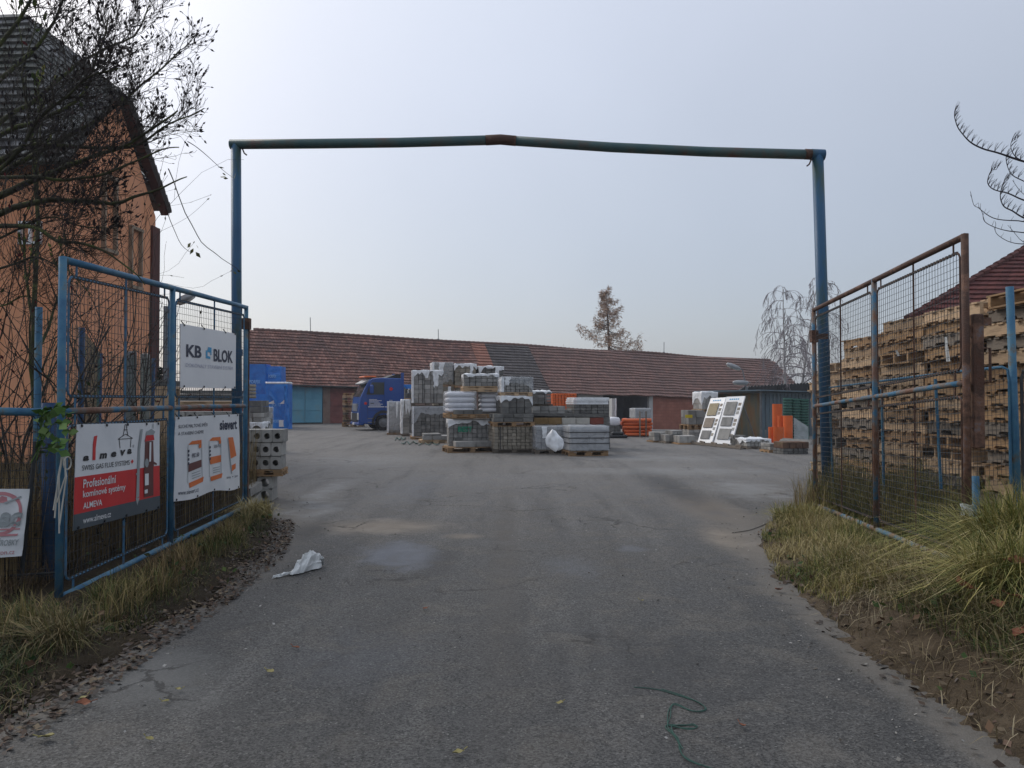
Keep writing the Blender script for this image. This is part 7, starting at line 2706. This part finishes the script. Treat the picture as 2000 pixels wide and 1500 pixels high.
def bigleaf(px, py, s, m, label, z=None, Y_=None, tilt=.4, seed=1):
    p = G(px, py) if Y_ is None else P(px, py, Y_)
    r_ = random.Random(seed+int(px))
    mb = MB()
    n_ = 7
    a = r_.uniform(0, 6.28)
    M_ = Matrix.Translation((p.x, p.y, p.z+.012+s*.12)) @ Matrix.Rotation(a, 4, 'Z') @ Matrix.Rotation(r_.uniform(-tilt, tilt), 4, 'X') @ Matrix.Rotation(r_.uniform(-tilt, tilt), 4, 'Y')
    s = s*.8
    prof = [0, .5, .85, 1.0, .8, .5, .0]
    vs = []
    for i in range(n_):
        x = (i/(n_-1)-.5)*s
        for sg in (-1, -.5, 0, .5, 1):
            y = sg*prof[i]*s*.36*(1+.15*(i % 2))
            vs.append(M_ @ Vector((x, y, .12*s*(abs(sg)**1.5)+.05*s*math.sin(i*1.3+sg*2))))
    fs = [(i*5+j, (i+1)*5+j, (i+1)*5+j+1, i*5+j+1) for i in range(n_-1) for j in range(4)]
    mb.add(vs, fs)
    mb.tube([M_ @ Vector((-.5*s, 0, .01)), M_ @ Vector((-.8*s, .03*s, .02))], .002+s*.008, 4)
    tag(mb.build('fallen_leaf', m), label, 'leaf', 'large fallen leaves')


for i, a in enumerate(((1985, 1108, .17, m_leafbr, 'long curled rust brown leaf at the right edge, the highest', 4.7), (1880, 1152, .17, m_leafbr, 'crinkled rust brown leaf on the bank left of the others', 4.75),
                       (1985, 1175, .12, m_leafbr, 'rust brown leaf in the middle of the bank at the right edge', 4.5), (1950, 1190, .13, m_leafbr, 'upright folded brown leaf on the right bank', 4.45),
                       (1992, 1245, .12, m_leafbr, 'small rust leaf at the right edge, the lowest', 4.2))):
    bigleaf(a[0], a[1], a[2], a[3], a[4], Y_=a[5], tilt=.9, seed=i)
for i, a in enumerate(((1520, 1157, .10, m_leafbr, 'small brown leaf on the soil by the right edge of the drive'), (228, 1225, .16, m_leafbr, 'reddish brown leaf lying in the left grass'),
                       (163, 1382, .10, m_leafbr, 'tan brown leaf at the left edge of the drive'), (90, 1448, .09, m_leafyel, 'pale yellow leaf nearest the bottom left corner'),
                       (162, 1370, .06, m_leafyel, 'small yellow leaf beside the tan one at the left edge'), (348, 1352, .05, m_leafyel, 'tiny yellow leaf on the asphalt left of the middle'),
                       (323, 1376, .05, m_leafyel, 'tiny yellow leaf just left of a similar one on the asphalt'), (528, 1318, .07, m_leafyel, 'thin yellow leaf on the asphalt below the white litter'),
                       (578, 1270, .06, m_leafbr, 'curled tan leaf on the asphalt left of the middle'), (830, 1193, .06, m_leafbr, 'small red brown leaf in the middle of the drive'),
                       (1093, 1380, .06, m_leafyel, 'pale leaf on the asphalt left of the green string'), (1253, 1177, .05, m_leafyel, 'tiny pale leaf on the right half of the drive'),
                       (895, 1478, .07, m_leafyel, 'thin pale leaf at the bottom middle of the drive'), (1450, 1424, .06, m_leafbr, 'small tan leaf right of the green string'),
                       (292, 1450, .05, m_leafyel, 'tiny yellow leaf low on the left part of the drive'), (370, 1180, .09, m_leafyel, 'yellowish leaf in the litter at the left kerb'))):
    bigleaf(a[0], a[1], a[2], a[3], a[4], tilt=.25, seed=30+i)
# white crumpled film on the drive
mb = MB()
a, b_ = G(535, 1130), G(630, 1108)
n1, n2 = 26, 10
vs, fs = [], []
for i in range(n1+1):
    for j in range(n2+1):
        u, v = i/n1, j/n2-.5
        wd = (.05+.05*u if u < .42 else .05+.22*math.sin(math.pi*min(1, (u-.42)/.58*.8+.18)))
        c = a.lerp(b_, u)
        hh = (.02 if u < .42 else .055+.11*math.sin(math.pi*(u-.42)/.62))*(1-(2*v)**2)
        q = Vector((c.x+v*wd*.25, c.y+v*wd*1.2, 0))
        q += Vector((.02*mnoise.noise((u*14, v*7, 1)), .03*mnoise.noise((u*12, v*6, 4)), 0))
        vs.append((q.x, q.y, c.z+.008+hh*(1+.6*mnoise.noise((u*13, v*9, 8)))+.012*abs(mnoise.noise((u*20, v*14, 3)))))
for i in range(n1):
    for j in range(n2):
        fs.append((i*(n2+1)+j, (i+1)*(n2+1)+j, (i+1)*(n2+1)+j+1, i*(n2+1)+j+1))
mb.add(vs, fs)
tag(mb.build('plastic_litter', m_litter), 'crumpled white plastic film lying on the left side of the drive', 'litter')
# green string
def road_z(x, y): return float(g0(x, y))+.012*mnoise.noise((x*.6, y*.6, .3))


def laid(mb, pts, r, lift=.002):
    """a thin line lying on the road surface, smoothed through its points"""
    out = []
    for i in range(len(pts)-1):
        p0, p1, p2, p3 = pts[max(0, i-1)], pts[i], pts[i+1], pts[min(len(pts)-1, i+2)]
        for k in range(4):
            t = k/4
            q = .5*((2*p1)+(p2-p0)*t+(2*p0-5*p1+4*p2-p3)*t*t+(3*p1-p0-3*p2+p3)*t**3)
            out.append(Vector((q.x, q.y, road_z(q.x, q.y)+r+lift)))
    mb.tube(out, r, 5)


def sc_(x, y): return G(560+x*.44, 900+y*.44)
mb = MB()
strands = [[(1540, 1010), (1640, 1020), (1740, 1048), (1820, 1075), (1862, 1105), (1840, 1118), (1790, 1112), (1740, 1088), (1715, 1085), (1695, 1115), (1690, 1160), (1700, 1180), (1760, 1190), (1815, 1190), (1805, 1172), (1760, 1180), (1700, 1175), (1682, 1188), (1720, 1225), (1745, 1270), (1755, 1305), (1800, 1335), (1870, 1362), (1960, 1390)],
           [(1660, 1018), (1750, 1046), (1830, 1080), (1855, 1108), (1800, 1116), (1730, 1090), (1705, 1095), (1700, 1140), (1688, 1185), (1735, 1235), (1740, 1280), (1770, 1325), (1850, 1360)],
           [(1700, 1178), (1780, 1196), (1818, 1182), (1770, 1176), (1702, 1183), (1728, 1240), (1758, 1290)]]
for k, st in enumerate(strands):
    laid(mb, [sc_(x+k*3, y+k*3) for x, y in st], .0026, .0015+.003*k)
tag(mb.build('string', m_string), 'thin green string lying in loops on the asphalt at the lower right', 'string')
mb = MB()
laid(mb, [G(1430, 1042), G(1465, 1036), G(1500, 1022), G(1530, 1008), G(1575, 992)], .004, .004)
tag(mb.build('cable', m_black), 'thin black cable running from the asphalt into the right verge', 'cable')
for px, py, Y_, s_, l in ((1533, 1100, 8.0, .10, 'small white paper scrap in the grass by the right verge'), (1888, 995, 6.5, .10, 'torn white film scrap caught below the right gate')):
    mb = MB()
    p = P(px, py, Y_)
    vs = [(p.x+s_*(i/4-.5)+.02*mnoise.noise((i, j, 1)), p.y+.05*mnoise.noise((i*.9, j*.9, 4)), p.z+s_*(j/4-.5)*.9+.03*mnoise.noise((i*.8, j, 9))) for i in range(5) for j in range(5)]
    mb.add(vs, [(i*5+j, (i+1)*5+j, (i+1)*5+j+1, i*5+j+1) for i in range(4) for j in range(4)])
    tag(mb.build('paper_scrap', m_litter), l, 'litter')
p = P(1734, 685, 9.2)
for px, py, Y_, h_, l in ((1848, 682, 7.4, .24, 'white tape strip hanging on the upper mesh of the right gate'), (1752, 690, 8.6, .06, 'tiny white scrap on the mesh of the right gate')):
    p = P(px, py, Y_)
    mb = MB()
    mb.quad((p.x, p.y, p.z-h_/2), (p.x+.01, p.y-.05, p.z-h_/2), (p.x-.015, p.y-.04, p.z+h_/2), (p.x-.02, p.y, p.z+h_/2))
    tag(mb.build('tape_strip', m_litter), l, 'litter')
# green strapping torn off the loads
for i, (px, py, wd) in enumerate(((800, 866, 32), (838, 868, 40), (782, 858, 20))):
    mb = MB()
    pts = []
    for k in range(9):
        q = G(px-wd/2+wd*k/8, py+3*math.sin(k*1.9+i))
        pts.append(q+Vector((0, 0, .02+.02*(k % 2))))
    mb.tube(pts, .018, 4)
    tag(mb.build('plastic_strap', m_greenpl), ['green strap lying before the grey paver load, middle one', 'green strap lying before the grey paver load, right one', 'green strap lying before the narrow grey load'][i], 'strap', 'green straps on the ground')

# weeds in the verges
wd = np.random.RandomState(77)
wp_ = []
for i in range(1500):
    sd_ = -1 if i % 2 else 1
    y = wd.uniform(3.2, 11)
    e_ = float(xl(y)) if sd_ < 0 else float(xr(y))
    x = e_+sd_*abs(wd.normal(.7, .45))
    k_ = mnoise.noise((x*2.1, y*2.1, 8))
    if k_ > .12:
        wp_.append((Vector((x, y, gz(x, y)+wd.uniform(.02, .12))), Vector((wd.normal(), wd.normal(), .5))))
tag(leafmesh('weeds', wp_, .06, [(.03, .06, .018), (.05, .085, .025), (.075, .10, .03), (.10, .06, .035)], m_leaves, None, 78, .6), 'broad leaved weeds scattered in both verges', 'weeds', kind='stuff')
# damp winter air: one even box round the whole place
hz = MB()
hz.box(-140, 140, -20, 125, -3.2, 22)
hm = bpy.data.materials.new('haze')
hm.use_nodes = True
hn = hm.node_tree
hn.nodes.remove(hn.nodes['Principled BSDF'])
pv = N(hn, 'ShaderNodeVolumePrincipled', Color=(.86, .89, .94, 1), Density=0.0008, Anisotropy=0.2)
hn.links.new(pv.outputs[0], hn.nodes['Material Output'].inputs['Volume'])
tag(hz.build('haze', hm), kind='stuff')
